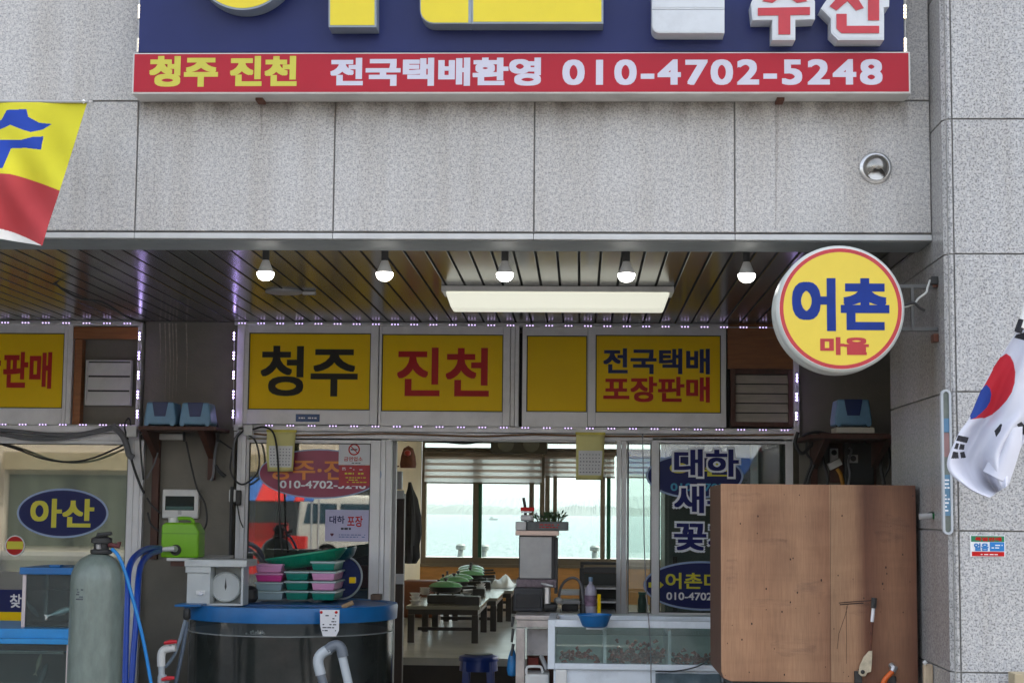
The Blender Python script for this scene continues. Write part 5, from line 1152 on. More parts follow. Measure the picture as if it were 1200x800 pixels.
t = thing('orange_hose', 'orange air hose with steel coupling at the plywood box foot', 'hose', tuple(W(1040, 800, YW_ - .03)))
MB().tube(px_path([(1026, 840), (1034, 805), (1037, 796), (1043, 789), (1046, 786)], YW_ - .04), .011, 12).build('rubber_hose', mat('orange_rubber', c(214, 96, 24), .45), t, smooth=True)
MB().tube([W(1045.5, 786.5, YW_ - .04), W(1047.5, 782.5, YW_ - .035), W(1044, 778, YW_ - .02)], [.015, .017, .013], 12).build('coupling', M_STEEL, t, smooth=True)
# rack of steel legs under the box
t = thing('steel_stand', 'dark steel stand carrying the plywood box', 'stand', ((X0 + X1) / 2, YW_ + .3, .131))
for xx in (X0 + .08, X1 - .1):
    for yy in (YW_ + .06, YW_ + .6): MB().box(xx - .02, xx + .02, yy - .02, yy + .02, .131, Z0 - .04).build('leg', M_CABLE, t)
MB().box(X0 + .05, X1 - .06, YW_ + .03, YW_ + .64, Z0 - .0395, Z0 + .0095).build('tray', M_CABLE, t)

# ================================================================== prawn tank and what stands on it
YT = 8.62
Xa, Xb, Zb, Zt = R(642, 727, 872, 785, YT); YTb = YT + .58
t = thing('prawn_tank', 'white framed glass prawn tank under the sliding window', 'fish tank', ((Xa + Xb) / 2, YT, Zb - .1))
M_TF = mat('white_tank_frame', c(222, 230, 238), .4, var=.05, dirt=.3)
M_TW = mat('tank_wall_teal', c(226, 240, 236), .5, var=.1, vs=4, dirt=.2)
w = .036
MB().frame(Xa, Xb, Zb, Zt, w, YT, YT + .05, wb=.03).build('front_frame', M_TF, t, bevel=.004)
for q in (Xa, Xb - .04): MB().box(q, q + .04, YT + .051, YTb, Zb, Zt).build('side_frame', M_TF, t, bevel=.004)
MB().box(Xa + .041, Xb - .041, YTb - .06, YTb, Zb, Zt - .002).build('back_wall', M_TW, t)
MB().box(Xa + .041, Xb - .041, YTb - .16, YTb - .061, Zt - .03, Zt - .002).build('rear_ledge', M_TF, t, bevel=.003)
MB().box(Xa + .041, Xb - .041, YT + .051, YTb - .061, Zb, Zb + .02).build('tank_floor', M_TW, t)
M_TG = pane_mat('tank_glass', (.88, .95, .93), boost=1.2, haze=.1, hazecol=(.5, .64, .62))  # pale teal film brightens the front in place of light inside
MB().box(Xa + w, Xb - w, YT + .02, YT + .026, Zb + .03, Zt - w).build('front_pane', M_TG, t)
for x in (709, 785): a = W(x, 750, YT).x; MB().box(a - .008, a + .008, YT + .03, YTb - .061, Zb + .021, Zt - .05).build('partition', M_TF, t)
MB().box(Xa + .042, Xb - .042, YT + .03, YTb - .062, Zt - .075, Zt - .072).build('water_surface', pane_mat('tank_water', (.9, .97, .96), ior=1.33, boost=.8, haze=.03, hazecol=(.35, .5, .48)), t)
rnd = random.Random(5); mb = MB(); segs = [(Xa + .06, W(707, 750, YT).x - .02, 34), (W(711, 750, YT).x + .02, W(783, 750, YT).x - .02, 120), (W(787, 750, YT).x + .02, Xb - .08, 70)]
for a, b, n in segs:
    for k in range(n):
        p = Vector((rnd.uniform(a, b), rnd.uniform(YT + .05, YT + .3), Zb + .024 + abs(rnd.gauss(0, .018)) * (2.2 if n > 100 else 1.2))); an = rnd.uniform(0, 6.28); d = Vector((math.cos(an), math.sin(an) * .7, rnd.uniform(-.3, .5))) * rnd.uniform(.02, .04)
        mb.tube([p, p + d * .5 + Vector((0, 0, .008)), p + d], [.006, .011, .003], 5)
o = mb.build('prawns', mat('prawn_brown', c(150, 52, 30), .5, var=.5, vs=40)); o['kind'] = 'stuff'; o['label'] = 'heap of reddish brown live prawns on the tank floor'
t2 = thing('tank_stand', 'pale panelled stand under the prawn tank', 'stand', ((Xa + Xb) / 2, YT, .131))
MB().box(Xa + .03, Xb, YT + .02, YTb, .131, Zb - .001).build('cabinet', M_TF, t2, bevel=.003)
a, b, e, f = R(651, 787, 664, 830, YT + .01); MB().box(a, b, YT + .004, YT + .019, e - .4, Zb - .002).build('corner_leg', M_WHITEPL, t2, bevel=.004)
a, b, e, f = R(768, 788, 845, 830, YT + .0); t3 = thing('grey_tarp', 'dark grey plastic sheet hanging beneath the tank near the plywood', 'tarp', ((a + b) / 2, YT - .02, .3))
mb = MB(); vs = []; n = 24
for i in range(n + 1):
    for j in range(6):
        u = i / n; vs.append((a + (b - a) * u, YT - .012 + .010 * math.sin(u * 15 + j), f - .002 - j * .13))
mb.add(vs, [(i * 6 + j, i * 6 + j + 1, i * 6 + j + 7, i * 6 + j + 6) for i in range(n) for j in range(5)]); o = mb.build('sheet', mat('slate_film', c(88, 104, 112), .35, var=.3, vs=12), t3, smooth=True)
md = o.modifiers.new('thick', 'SOLIDIFY'); md.thickness = .002
o = MB().tube(px_path([(768, 786), (790, 786), (812, 782), (826, 776), (831, 771)], YT - .02), .0035).build('thin_cable', M_CABLE); tag(o, 'thin dark cable drooping across the tank frame near the plywood', 'cable')
o = MB().tube(px_path([(753, 508), (754, 560), (755, 640), (758, 700), (762, 750), (763, 800)], YT - .03), .0028).build('thin_cable', M_CABLEG); tag(o, 'long thin grey cord falling from the rail across the prawn tank', 'cable')
# blue bowl on the tank edge
Yb = YT - .0; Yb = YT - .19; p = W(697, 736, Yb); Zrim = W(697, 720.5, Yb).z; r = (W(717, 720, Yb).x - W(677, 720, Yb).x) / 2
t = thing('plastic_bowl', 'blue plastic bowl sitting on the prawn tank rim', 'bowl', (p.x, Yb + .1, p.z)); H = Zrim - p.z
MB().lathe([(0, .003), (r * .6, 0), (r * .74, H * .12), (r * .95, H * .8), (r, H), (r * 1.03, H), (r * 1.03, H - .006), (r * .97, H - .01), (r * .92, H * .75), (r * .7, H * .16), (0, H * .1)], p.x, Yb + .1, p.z, 40).build('shell', M_BLUEPL, t, smooth=True)
MB().box(p.x - r * .5, p.x + r * .5, Yb + .1, YT - .001, p.z - .012, p.z - .001).build('support_bar', M_TF, t)
# pieces standing behind the tank rim
Yk = 9.5
bottle('soap_bottle', 'patterned soap pump bottle behind the blue bowl', W(692, 718, Yk).x, Yk, W(692, 718, Yk).z, .034, .2, mat('soap_pale', c(176, 172, 190), .35, var=.3, vs=25), mat('pump_sky', c(120, 150, 180), .4), None, 'bottle', .3, mat('soap_print', c(120, 96, 120), .5, var=.6, vs=40))
bottle('green_bottle', 'teal green bottle inside the narrow window pane', W(752.5, 718, Y0 + .14).x, Y0 + .14, W(752, 718, Y0 + .14).z, .028, .13, M_GREENB, mat('teal_cap', c(30, 130, 110), .4), None, 'bottle', .75)
o = MB().box(W(700, 718, Yk).x, W(704, 718, Yk).x, Yk - .02, Yk + .04, W(700, 718, Yk).z, W(700, 696, Yk).z).build('yellow_carton', M_YEL, bevel=.002); tag(o, 'thin yellow carton edge beside the soap bottle', 'carton')
t = thing('work_table', 'steel work table with a sink behind the prawn tank', 'table', (W(690, 720, Yk).x, Yk, .131)); zt = W(692, 718, Yk).z
MB().box(W(652, 720, Yk).x, W(722, 720, Yk).x, YTb + .005, Yk + .42, zt - .03, zt - .001).build('top', M_STEEL, t, bevel=.004)
for x in (654, 720): MB().box(W(x, 720, Yk).x - .02, W(x, 720, Yk).x + .02, Yk + .3, Yk + .34, .131, zt - .031).build('leg', M_STEEL, t)
t = thing('gooseneck_tap', 'curved grey gooseneck tap behind the bowl', 'tap', tuple(W(655, 705, Yk)))
MB().tube(px_path([(655, 703), (656, 692), (660, 683), (668, 677), (676, 678), (681, 686), (683, 700), (684, 717)], Yk), .0075, 10).build('neck', M_CABLEG, t, smooth=True)
p = W(654, 703, Yk); MB().lathe([(0, .02), (.02, .012), (.026, 0), (.02, -.016), (0, -.02)], p.x, p.y, p.z, 20).build('spray_head', M_WHITEPL, t, smooth=True)
p = W(684, 718, Yk); MB().lathe([(.022, 0), (.022, .03), (.012, .05)], p.x, p.y, p.z, 16).build('base', M_CABLE, t, smooth=True)
Yr_ = 9.9; t = thing('dish_rack', 'black steel rack standing behind the soap bottle', 'rack', tuple(W(700, 715, Yr_)))
for q, d_ in (((679, 665, 684.5, 716), 0), ((680, 658, 722, 661.4), .3), ((680, 661.5, 684, 668), .28), ((684.6, 664, 722, 671.5), 0)): MB().pbox(*q, Yr_ + d_, .03).build('frame_bar', M_CABLE, t, bevel=.003)
MB().pbox(684.5, 688, 722, 690, Yr_ - .02, .3).build('shelf', M_ALU2, t); MB().pbox(684.5, 704, 722, 706, Yr_ - .02, .3).build('shelf', M_ALU2, t)
MB().pbox(684.5, 671.6, 722, 716, Yr_ + .31, .01).build('back_panel', mat('dark_mesh_panel', c(56, 60, 56), .6), t)
o = MB().pbox(656, 691.5, 682, 697, Yr_ + .1, .2).build('white_tray', M_WHITEPL, bevel=.004); tag(o, 'white tray under the gooseneck tap', 'tray')
o = MB().pbox(656, 703, 684, 708, Yr_, .2).build('grey_tray', M_ALU2, bevel=.004); tag(o, 'grey steel tray lying below the white tray', 'tray')
MBc = MB().pbox(658, 708.2, 678, 716, Yr_ - .2, .1).build('black_sponge', M_RUBBER, bevel=.01); tag(MBc, 'flat black pad on the steel table under the tap', 'pad')

# ================================================================== steel cabinet with plants, grill box and counter
Yc = 9.35
Xa, Xb, Z0, Z1 = R(608, 627.5, 649.5, 678, Yc); t = thing('steel_cabinet', 'upright stainless steel cabinet topped by a planter', 'cabinet', ((Xa + Xb) / 2, Yc, W(628, 678, Yc).z))
MB().box(Xa, Xb, Yc + .012, Yc + .3, Z0, Z1).build('carcass', mat('cabinet_black', (.03, .03, .03), .5), t, bevel=.003)
MB().box(Xa + .006, Xb - .014, Yc, Yc + .011, Z0 + .002, Z1 - .004).build('steel_panel', mat('brushed_panel', (.3, .3, .3), .45, .6, var=.2, vs=5), t, bevel=.003)
MB().box(Xb + .001, Xb + .018, Yc + .03, Yc + .25, Z0 - .08, Z1 - .01).build('side_cheek', _M['cabinet_black'], t)
a, b, e, f = R(604, 621.5, 654.5, 627.2, Yc - .03); MB().box(a, b, Yc - .03, Yc + .32, e, f).build('top_cap', mat('pinkish_steel', c(196, 172, 160), .3, .4), t, bevel=.003)
zt = f
a, b, e, f2 = R(605, 678.3, 652, 688, Yc - .02); mb = MB().box(a, b, Yc - .02, Yc + .3, e, f2); mb.build('patterned_ledge', mat('patterned_metal', c(96, 84, 92), .4, .3, var=.5, vs=60), t, bevel=.003)
t = thing('grill_box', 'black grill box below the steel cabinet', 'grill', ((a + b) / 2, Yc, W(628, 716, Yc).z))
a, b, e, f = R(602, 688.5, 636, 716, Yc - .05); MB().box(a, b, Yc - .05, Yc + .3, e, f).build('casing', mat('sooty_black', c(34, 36, 42), .5, var=.2), t, bevel=.006)
MB().box(a + .01, b - .012, Yc - .056, Yc - .051, e + .02, f - .03).build('door', mat('smoked_glass', c(20, 24, 32), .15), t, bevel=.004)
MB().pbox(637, 686, 645, 712, Yc - .02, .1).build('chute', M_STEEL, t, bevel=.01)
MB().pbox(636, 707, 653, 716, Yc - .04, .2).build('tray', M_RUBBER, t, bevel=.02)
o = MB().tube([W(634, 683, Yc - .06), W(640, 685, Yc - .06), W(648, 686.5, Yc - .06)], [.004, .01, .006], 8).build('metal_spoon', M_STEEL); tag(o, 'bright metal scoop lying on the ledge of the steel cabinet', 'scoop')
# planter and plants
t = thing('planter_tray', 'grey plant tray on top of the steel cabinet', 'planter', (W(635, 622, Yc).x, Yc, zt))
a, b, e, f = R(617, 611, 666, 621.3, Yc + .02); MB().box(a, b, Yc + .02, Yc + .26, zt + .001, f).build('trough', mat('trough_grey', c(92, 96, 96), .6, var=.25, vs=30), t, bevel=.004)
a, b, e, f = R(604, 611, 617, 621.5, Yc + .0); MB().box(a, b - .002, Yc + .0, Yc + .2, zt + .001, f).build('side_box', M_ALU2, t, bevel=.003)
lines((632, 613, 655, 619), Yc + .0198, 2, M_SIGNRED, t, 21, .8)
a, b, e, f = R(610, 603, 618, 612, Yc + .03); pt = MB().box(a, b + .03, Yc + .03, Yc + .13, W(610, 611, Yc).z + .003, f).build('small_pot', M_ALU2, bevel=.01); tag(pt, 'small pale pot beside the plants on the steel cabinet', 'pot')
rnd = random.Random(11)
for k, (px, hh, lb) in enumerate(((634, 12, 'small leafy plant with white flowers in the cabinet tray'), (645, 13, 'bushy green plant in the middle of the cabinet tray'), (653, 15, 'spiky dark plant at the end of the cabinet tray'))):
    bx = W(px, 612, Yc + .1); t = thing('potted_plant', lb, 'plant', tuple(bx), 'plants in the tray on the steel cabinet'); lf, st = MB(), MB()
    for i in range(34):
        an, L = rnd.uniform(0, 6.28), rnd.uniform(.4, 1.0) * hh / 210; d = Vector((math.cos(an) * .6, math.sin(an) * .5, rnd.uniform(.35, 1))).normalized(); q = bx + d * L
        st.tube([bx + Vector((d.x * .01, d.y * .01, -.012)), q], .0015, 4); s_ = rnd.uniform(.009, .018); v = d.orthogonal().normalized() * s_ * .5
        lf.add([q - d * s_, q + v, q + d * s_, q - v], [(0, 1, 2, 3)])
    lf.build('leaves', mat('plant_leaf', (.04, .09, .04), .5, var=.5, vs=30), t); st.build('stem', mat('plant_stem', (.06, .1, .03), .6), t)
    if k == 0:
        fl = MB()
        for i in range(7): q = bx + Vector((rnd.uniform(-.035, .035), rnd.uniform(-.02, .02), rnd.uniform(.02, .055))); fl.lathe([(0, .006), (.007, 0), (0, -.006)], q.x, q.y, q.z, 8)
        fl.build('blossom', M_WHITEV, t)
t = thing('knife_handle', 'dark upright knife handle with red tape on the cabinet', 'knife', tuple(W(616, 604, Yc)))
MB().tube(curve_pts([W(616, 611, Yc + .09), W(615.5, 596, Yc + .09), W(613.5, 583, Yc + .09)]), .008, 10).build('grip', M_RUBBER, t)
MB().pbox(610, 594, 626, 598.6, Yc + .07, .03).build('red_tape', M_SIGNRED, t, bevel=.003); MB().pbox(610.5, 598.8, 623, 600.6, Yc + .072, .025).build('white_tape', M_WHITEV, t, bevel=.002)
# counter
Yd = 9.0
a, b, e, f = R(603, 717, 651, 735, Yd); t = thing('steel_counter', 'worn stainless counter beside the prawn tank', 'counter', ((a + b) / 2, Yd, .131))
zc_ = W(628, 716.5, Yc - .05).z
M_WORN = mat('worn_steel', c(178, 170, 166), .4, .6, var=.18, vs=12, dirt=.5)
MB().box(a + .0, b + .02, Yd, Yc + .36, zc_ - .025, zc_ - .001).build('worktop', M_WORN, t, bevel=.004)
MB().box(a + .012, b + .01, Yd + .012, Yd + .03, e, zc_ - .026).build('apron', M_WORN, t, bevel=.002)
MB().pbox(604, 735.3, 614.5, 900, Yd + .01, .04).build('leg', M_WORN, t, bevel=.003)
MB().pbox(617.5, 736, 644, 767, Yd + .1, .01).build('back_panel', mat('dirty_panel', c(176, 170, 168), .5, var=.15, dirt=.8, vs=16), t)
MB().pbox(617, 767.5, 650, 900, Yd + .3, .01).build('rear_board', M_RUSTWOOD, t)
t = thing('white_tub', 'white plastic tub with a handle under the steel counter', 'tub', tuple(W(630, 810, Yd)))
a, b, e, f = R(615, 789, 643, 840, Yd - .02); MB().box(a, b, Yd - .02, Yd + .2, e, f).build('shell', M_WHITEPL, t, bevel=.015)
MB().tube(px_path([(617, 789), (617, 783), (620, 780.5), (632, 780.5), (635, 783), (636, 788)], Yd - .03, 5), .007, 8).build('handle', M_WHITEPL, t, smooth=True)
o = MB().pbox(619, 770, 631, 782, Yd + .12, .08).build('red_brick_block', mat('brick_red', c(120, 44, 34), .8), bevel=.003); tag(o, 'dull red block under the counter behind the white tub', 'block')
o = MB().tube([W(634, 768, Yd + .1), W(641, 784, Yd + .06)], .012, 8).build('grey_rod', M_ALU2); tag(o, 'leaning grey rod under the counter beside the red block', 'rod')
t = thing('blue_sack', 'blue plastic bag hanging at the counter side', 'bag', tuple(W(599, 780, Yd + .1)))
p = W(600.5, 775, Yd + .1); MB().lathe([(.004, .075), (.012, .06), (.024, .02), (.03, -.04), (.024, -.07), (0, -.08)], p.x, p.y, p.z, 18).build('pouch', mat('bag_blue', c(20, 110, 170), .4, var=.25, vs=20), t, smooth=True)
rnd = random.Random(2)
for k, (y0, y1) in enumerate(((722, 734), (736, 752), (754, 768))): MB().tube([W(601.5, y0, Yd), W(600 - k * .4, y1, Yd - .01)], [.009, .006], 6).build('hanging_hook', M_CABLE); tag(COL.objects[-1], ('topmost', 'middle', 'lowest')[k] + ' dark hook on the side of the steel counter', 'hook')
# ================================================================== round fish tank
TC = Vector((W(342, 715, 9.38).x, 9.38, .131)); TR = .585; ZR = 1.6 - 117 / F_PX * (9.38 - TR)
t = thing('round_tank', 'big round fish tank with a blue rim and clear upper wall', 'fish tank', tuple(TC))
MB().lathe([(TR - .05, ZR - .075), (TR, ZR - .08), (TR + .004, ZR - .01), (TR, ZR), (TR - .05, ZR), (TR - .055, ZR - .012)], TC.x, TC.y, 0, 72).build('blue_rim', M_BLUEPL, t, smooth=True)
for k in range(3):
    a = math.radians(-125 + k * 24); MB().box(-.006, .006, -.004, .004, -.03, .0).build('rim_notch', M_RUBBER, t).location = (TR * math.cos(a) * 1.008, TR * math.sin(a) * 1.008, ZR - .131 - .01)
zw = 1.6 - 150 / F_PX * (9.38 - TR)
MB().lathe([(TR - .022, zw + .001), (TR - .022, ZR - .0805)], TC.x, TC.y, 0, 72).build('clear_wall', pane_mat('acrylic_wall', (.74, .8, .8), boost=1.2, haze=.12, hazecol=(.3, .34, .34)), t, smooth=True)
MB().lathe([(TR - .022, .132), (TR - .022, zw)], TC.x, TC.y, 0, 72).build('lower_wall', mat('dark_acrylic', c(40, 44, 42), .14, var=.35, vs=6, dirt=.4), t, smooth=True)
MB().lathe([(0, zw - .1), (TR - .04, zw - .1), (TR - .04, zw - .004), (TR - .05, zw - .003), (0, zw - .003)], TC.x, TC.y, 0, 64).build('water', mat('dark_tank_water', c(30, 38, 36), .06, var=.3, vs=5, spec=.6), t, smooth=True)
for k in range(3): MB().lathe([(TR - .0185, zw - .003 + .022 * k), (TR - .0175, zw + .003 + .022 * k)], TC.x, TC.y, 0, 72).build('wall_line', mat('dull_line', (.25, .27, .27), .4), t) if k == 0 else None
cov = MB(); n = 40; arc = [(TC.x + (TR - .056) * math.cos(a), TC.y + (TR - .056) * math.sin(a)) for a in [math.radians(-18) + math.radians(216) * i / n for i in range(n + 1)]]
cov.v = [(x, y, z) for z in (ZR - .02, ZR - .004) for x, y in arc]; m_ = len(arc); cov.f = [tuple(range(m_)), tuple(range(2 * m_ - 1, m_ - 1, -1))] + [(i, (i + 1) % m_, (i + 1) % m_ + m_, i + m_) for i in range(m_)]; cov.m = [0] * len(cov.f)
cov.build('cover_plate', mat('dark_blue_lid', c(10, 74, 128), .4, var=.2, dirt=.3), t)
a, b = W(205, 708, 8.95), W(236, 708, 8.95); MB().box(a.x, b.x, 8.94, 9.12, b.z - .012, b.z).build('side_flap', M_BLUEPL, t, bevel=.003)
mb = MB(); rnd = random.Random(6)
for i in range(46):
    p = W(299 + rnd.gauss(0, 5), 742 + rnd.gauss(0, 1.5), TC.y - TR + .09); mb.lathe([(0, .006), (.006, 0), (0, -.006)], p.x, p.y + rnd.uniform(0, .06), zw + rnd.uniform(0, .022), 7)
o = mb.build('foam', M_WHITEV, t); o['kind'] = 'stuff'

# paper note, stick
YN_ = TC.y - TR - .015; a, b, e, f = R(374.5, 714, 397.5, 745, YN_); t = thing('paper_note', 'white paper note with small print pinned to the blue tank rim', 'note', ((a + b) / 2, YN_, e))
MB().prism([(a, f), (b, f), (b - .001, e + .03), (b - .016, e), (a + .018, e), (a + .004, e + .05)], YN_, YN_ + .003).build('sheet', M_PAPER, t); lines((378, 719, 394, 740), YN_ - .0004, 6, M_INK, t, 31, .6)
for x in (376.5, 394): p = W(x, 717, YN_); MB().lathe([(.008, 0), (.006, .005), (0, .006)], p.x, YN_, p.z, 12, 'y').build('pin', M_SIGNRED, t)
o = MB().tube([W(401, 711, 8.95), W(414, 705.5, 8.95)], .013, 8).build('wooden_stick', mat('stick_wood', c(150, 124, 92), .7)); tag(o, 'short pale wooden stick resting on the blue tank rim', 'stick')
# ---- plastic tubs stacked on the tank cover
def tub(label, px, Y, d, m, grp, lidm=None):
    a, b, e, f = R(*px, Y); h = f - e; t = thing('plastic_tub', label, 'tub', ((a + b) / 2, Y + d / 2, e), grp); k = .012
    mb = MB(); mb.add([(a + k, Y + k, e), (b - k, Y + k, e), (b - k, Y + d - k, e), (a + k, Y + d - k, e), (a + .003, Y + .003, f - .012), (b - .003, Y + .003, f - .012), (b - .003, Y + d - .003, f - .012), (a + .003, Y + d - .003, f - .012)], [(0, 3, 2, 1), (4, 5, 6, 7), (0, 1, 5, 4), (1, 2, 6, 5), (2, 3, 7, 6), (3, 0, 4, 7)])
    mb.build('body', m, t, bevel=.006)
    MB().box(a - .003, b + .003, Y - .003, Y + d + .003, f - .0115, f - .002).build('lid', lidm or m, t, bevel=.002); return t
M_PK, M_HP, M_CL, M_TE = mat('pale_pink', c(214, 150, 190), .4, var=.05), mat('hot_pink', c(206, 62, 142), .4, var=.05), mat('milky_clear', c(150, 172, 178), .3, var=.06), mat('teal_plastic', c(0, 124, 106), .4, var=.08)
M_LIDP = mat('tub_lid_pale', c(170, 190, 190), .4, var=.05)
for k, (m, lb) in enumerate(((M_CL, 'clear tub at the bottom of the pink topped stack'), (M_CL, 'clear tub second from the bottom under the hot pink tub'), (M_HP, 'hot pink tub below the pale pink top tub'), (M_PK, 'pale pink tub topping the stack nearest the scale'))):
    tub(lb, (298.5 - (k == 0) * 1.5, 692 - k * 10.6, 331 + (k == 0) * 1, 702.4 - k * 10.6), 9.42, .2, m, 'tubs stacked on the round tank', M_PK if m in (M_PK, M_HP) else M_LIDP)
for k, lb in enumerate(('bottom teal tub of the all teal middle stack', 'middle teal tub of the all teal stack', 'top teal tub of the all teal stack')):
    tub(lb, (333.5, 691.5 - k * 11.4, 362, 702.5 - k * 11.4), 9.44, .22, M_TE, 'tubs stacked on the round tank', M_LIDP)
for k, (m, lb) in enumerate(((M_TE, 'teal tub at the bottom of the mixed stack by the hoop'), (M_PK, 'lower pink tub of the mixed teal and pink stack'), (M_PK, 'upper pink tub of the mixed teal and pink stack'), (M_TE, 'teal tub on top of the mixed teal and pink stack'))):
    tub(lb, (364, 692 - k * 11.6, 393, 703 - k * 11.6), 9.38, .36, m, 'tubs stacked on the round tank', M_LIDP)
o = tub('dark pink open crate half hidden behind the mixed stack', (394, 668, 412, 696), 9.86, .2, mat('dull_pink', c(150, 74, 104), .5, var=.2), 'tubs stacked on the round tank')
# ---- boat shaped green tray
def tray(label, x0, y0, x1, y1, Y, h, m, ry):
    A, B = W(x0, y0, Y), W(x1, y1, Y); ax = (B - A); L = ax.length / 2; ax.normalize(); C = (A + B) / 2; up_ = Vector((-ax.z, 0, ax.x)); t = thing('oval_tray', label, 'tray', tuple(C - up_ * h), 'oval trays on the tubs')
    n, rg, vs = 40, [(1.0, 0), (1.03, .004), (1.03, -.006), (.97, -h * .25), (.82, -h * .7), (.6, -h * .98), (0, -h)], []
    for r, z in rg:
        for j in range(n): q = 2 * math.pi * j / n; vs.append(C + ax * (L * r * math.cos(q)) + Vector((0, 1, 0)) * (ry * r * math.sin(q)) + up_ * z)
    inner = [(.97, -.004), (.8, -h * .6), (.58, -h * .88), (0, -h * .9)]
    mb = MB().add(vs, [(i * n + j, i * n + (j + 1) % n, (i + 1) * n + (j + 1) % n, (i + 1) * n + j) for i in range(len(rg) - 1) for j in range(n)])
    vs2 = [C + ax * (L * r * math.cos(2 * math.pi * j / n)) + Vector((0, 1, 0)) * (ry * r * math.sin(2 * math.pi * j / n)) + up_ * z for r, z in [rg[0]] + inner for j in range(n)]
    mb.add(vs2, [(i * n + j, (i + 1) * n + j, (i + 1) * n + (j + 1) % n, i * n + (j + 1) % n) for i in range(len(inner)) for j in range(n)])
    mb.build('shell', m, t, smooth=True)
    rb = MB()
    for k in range(-7, 8):
        q = C + ax * (L * .11 * k); rb.tube([q + up_ * (-.012) - Vector((0, ry * .985 * math.sqrt(max(0, 1 - (.11 * k) ** 2)), 0)), q + up_ * (-h * .62) - Vector((0, ry * .85 * math.sqrt(max(0, 1 - (.11 * k) ** 2)), 0))], .003, 5)
    rb.build('rib', m, t); return t
tray('oval green tray lying tilted over the tub stacks', 312, 655, 405, 641.5, 9.6, .075, mat('tray_green', c(0, 132, 100), .35, var=.08), .17)
tray('dark teal tray tucked behind the tilted green one', 372, 652, 417, 640.5, 9.85, .06, mat('tray_dark_teal', c(8, 84, 96), .35, var=.1), .14)
# hoop net
p = W(399, 676, 9.82); t = thing('hoop_net', 'round landing net with pale hoop standing behind the tubs', 'net', (p.x, p.y, p.z - .13))
MB().tube([p + Vector((.125 * math.cos(q), .02 * math.sin(q * 2), .125 * math.sin(q))) for q in [2 * math.pi * i / 40 for i in range(41)]], .006, 8, cap=False).build('hoop', mat('pale_hoop', c(176, 186, 190), .35), t, smooth=True)
MB().prism(ell(p.x, p.z, .118, .118, 40), p.y + .004, p.y + .006).build('mesh_bag', mat('navy_net', c(24, 40, 96), .8, var=.3, vs=60), t)
o = MB().pbox(409, 676, 416, 683, 9.6, .05).build('yellow_clip', M_YEL, bevel=.004); tag(o, 'small yellow clip beside the hoop net', 'clip')
o = MB().lathe([(.03, 0), (.045, .02), (.042, .07), (.02, .09), (0, .092)], W(293, 703, 9.4).x, 9.4, ZR - .003, 16).build('black_weight', M_RUBBER, smooth=True); tag(o, 'small black knob shaped weight between the scale and tubs', 'weight')
o = MB().pbox(434, 696, 446, 703, 9.7, .1).build('brown_block', mat('block_brown', c(92, 74, 62), .7, var=.3), bevel=.006); tag(o, 'small brown block at the far edge of the round tank', 'block')
# ---- boxed dial scale
Yv = 9.08; a, b, e, f = R(219, 661, 285, 709, Yv); zt = W(250, 655.5, Yv).z
t = thing('dial_scale', 'dial weighing scale in a white box on the tank rim', 'scale', ((a + b) / 2, Yv, e))
M_SC = mat('scale_white', c(196, 200, 198), .45, var=.06, dirt=.3); x1 = W(246, 690, Yv).x
MB().box(a, x1, Yv, Yv + .26, e, f - .012).build('side_cabinet', M_SC, t, bevel=.003)
MB().box(x1 + .001, b, Yv + .14, Yv + .15, e, f - .012).build('back_panel', M_SC, t)
MB().box(b - .012, b, Yv, Yv + .1395, e, f - .012).build('side_board', M_SC, t, bevel=.002); MB().box(x1 + .001, b - .0125, Yv, Yv + .1395, e, e + .01).build('base_board', M_SC, t)
MB().box(a - .012, b + .02, Yv - .02, Yv + .28, f - .0115, zt).build('top_board', M_SC, t, bevel=.003)
MB().box(a - .008, x1 + .004, Yv - .012, Yv - .001, f - .045, f - .012).build('drop_flap', M_SC, t, bevel=.002)
p = W(263, 687.5, Yv + .05); r = .083
MB().lathe([(r, .0), (r, .035), (r - .006, .04), (r - .01, .034)], p.x, Yv + .115, p.z, 48, 'y').build('dial_rim', M_SC, t, smooth=True)
MB().lathe([(r - .01, .0), (r - .01, .006), (0, .006)], p.x, Yv + .09, p.z, 48, 'y').build('dial_face', mat('dial_white', c(206, 210, 208), .3, var=.03), t)
mb = MB()
for k in range(24):
    q = 2 * math.pi * k / 24; u = Vector((math.cos(q), 0, math.sin(q))); v = Vector((-u.z, 0, u.x)); s_ = Vector((p.x, Yv + .0836, p.z)); l0, l1 = (r - .026 if k % 6 else r - .034), r - .015
    mb.add([s_ + u * l0 + v * .0012, s_ + u * l1 + v * .0012, s_ + u * l1 - v * .0012, s_ + u * l0 - v * .0012], [(0, 1, 2, 3)])
mb.build('tick_print', M_INK, t); MB().prism([(p.x - .006, p.z), (p.x, p.z - .02), (p.x + .006, p.z), (p.x, p.z + .052)], Yv + .08, Yv + .0825).build('pointer', M_CABLE, t)
p = W(234, 694, Yv); MB().box(p.x - .02, p.x + .03, Yv - .003, Yv - .0005, p.z - .012, p.z + .012).build('maker_plate', M_WHITEPL, t, bevel=.001)
p = W(235.5, 695, Yv); MB().lathe([(.012, 0), (.01, .012), (0, .014)], p.x, Yv - .0032, p.z, 14, 'y').build('knob', M_WHITEV, t, smooth=True)
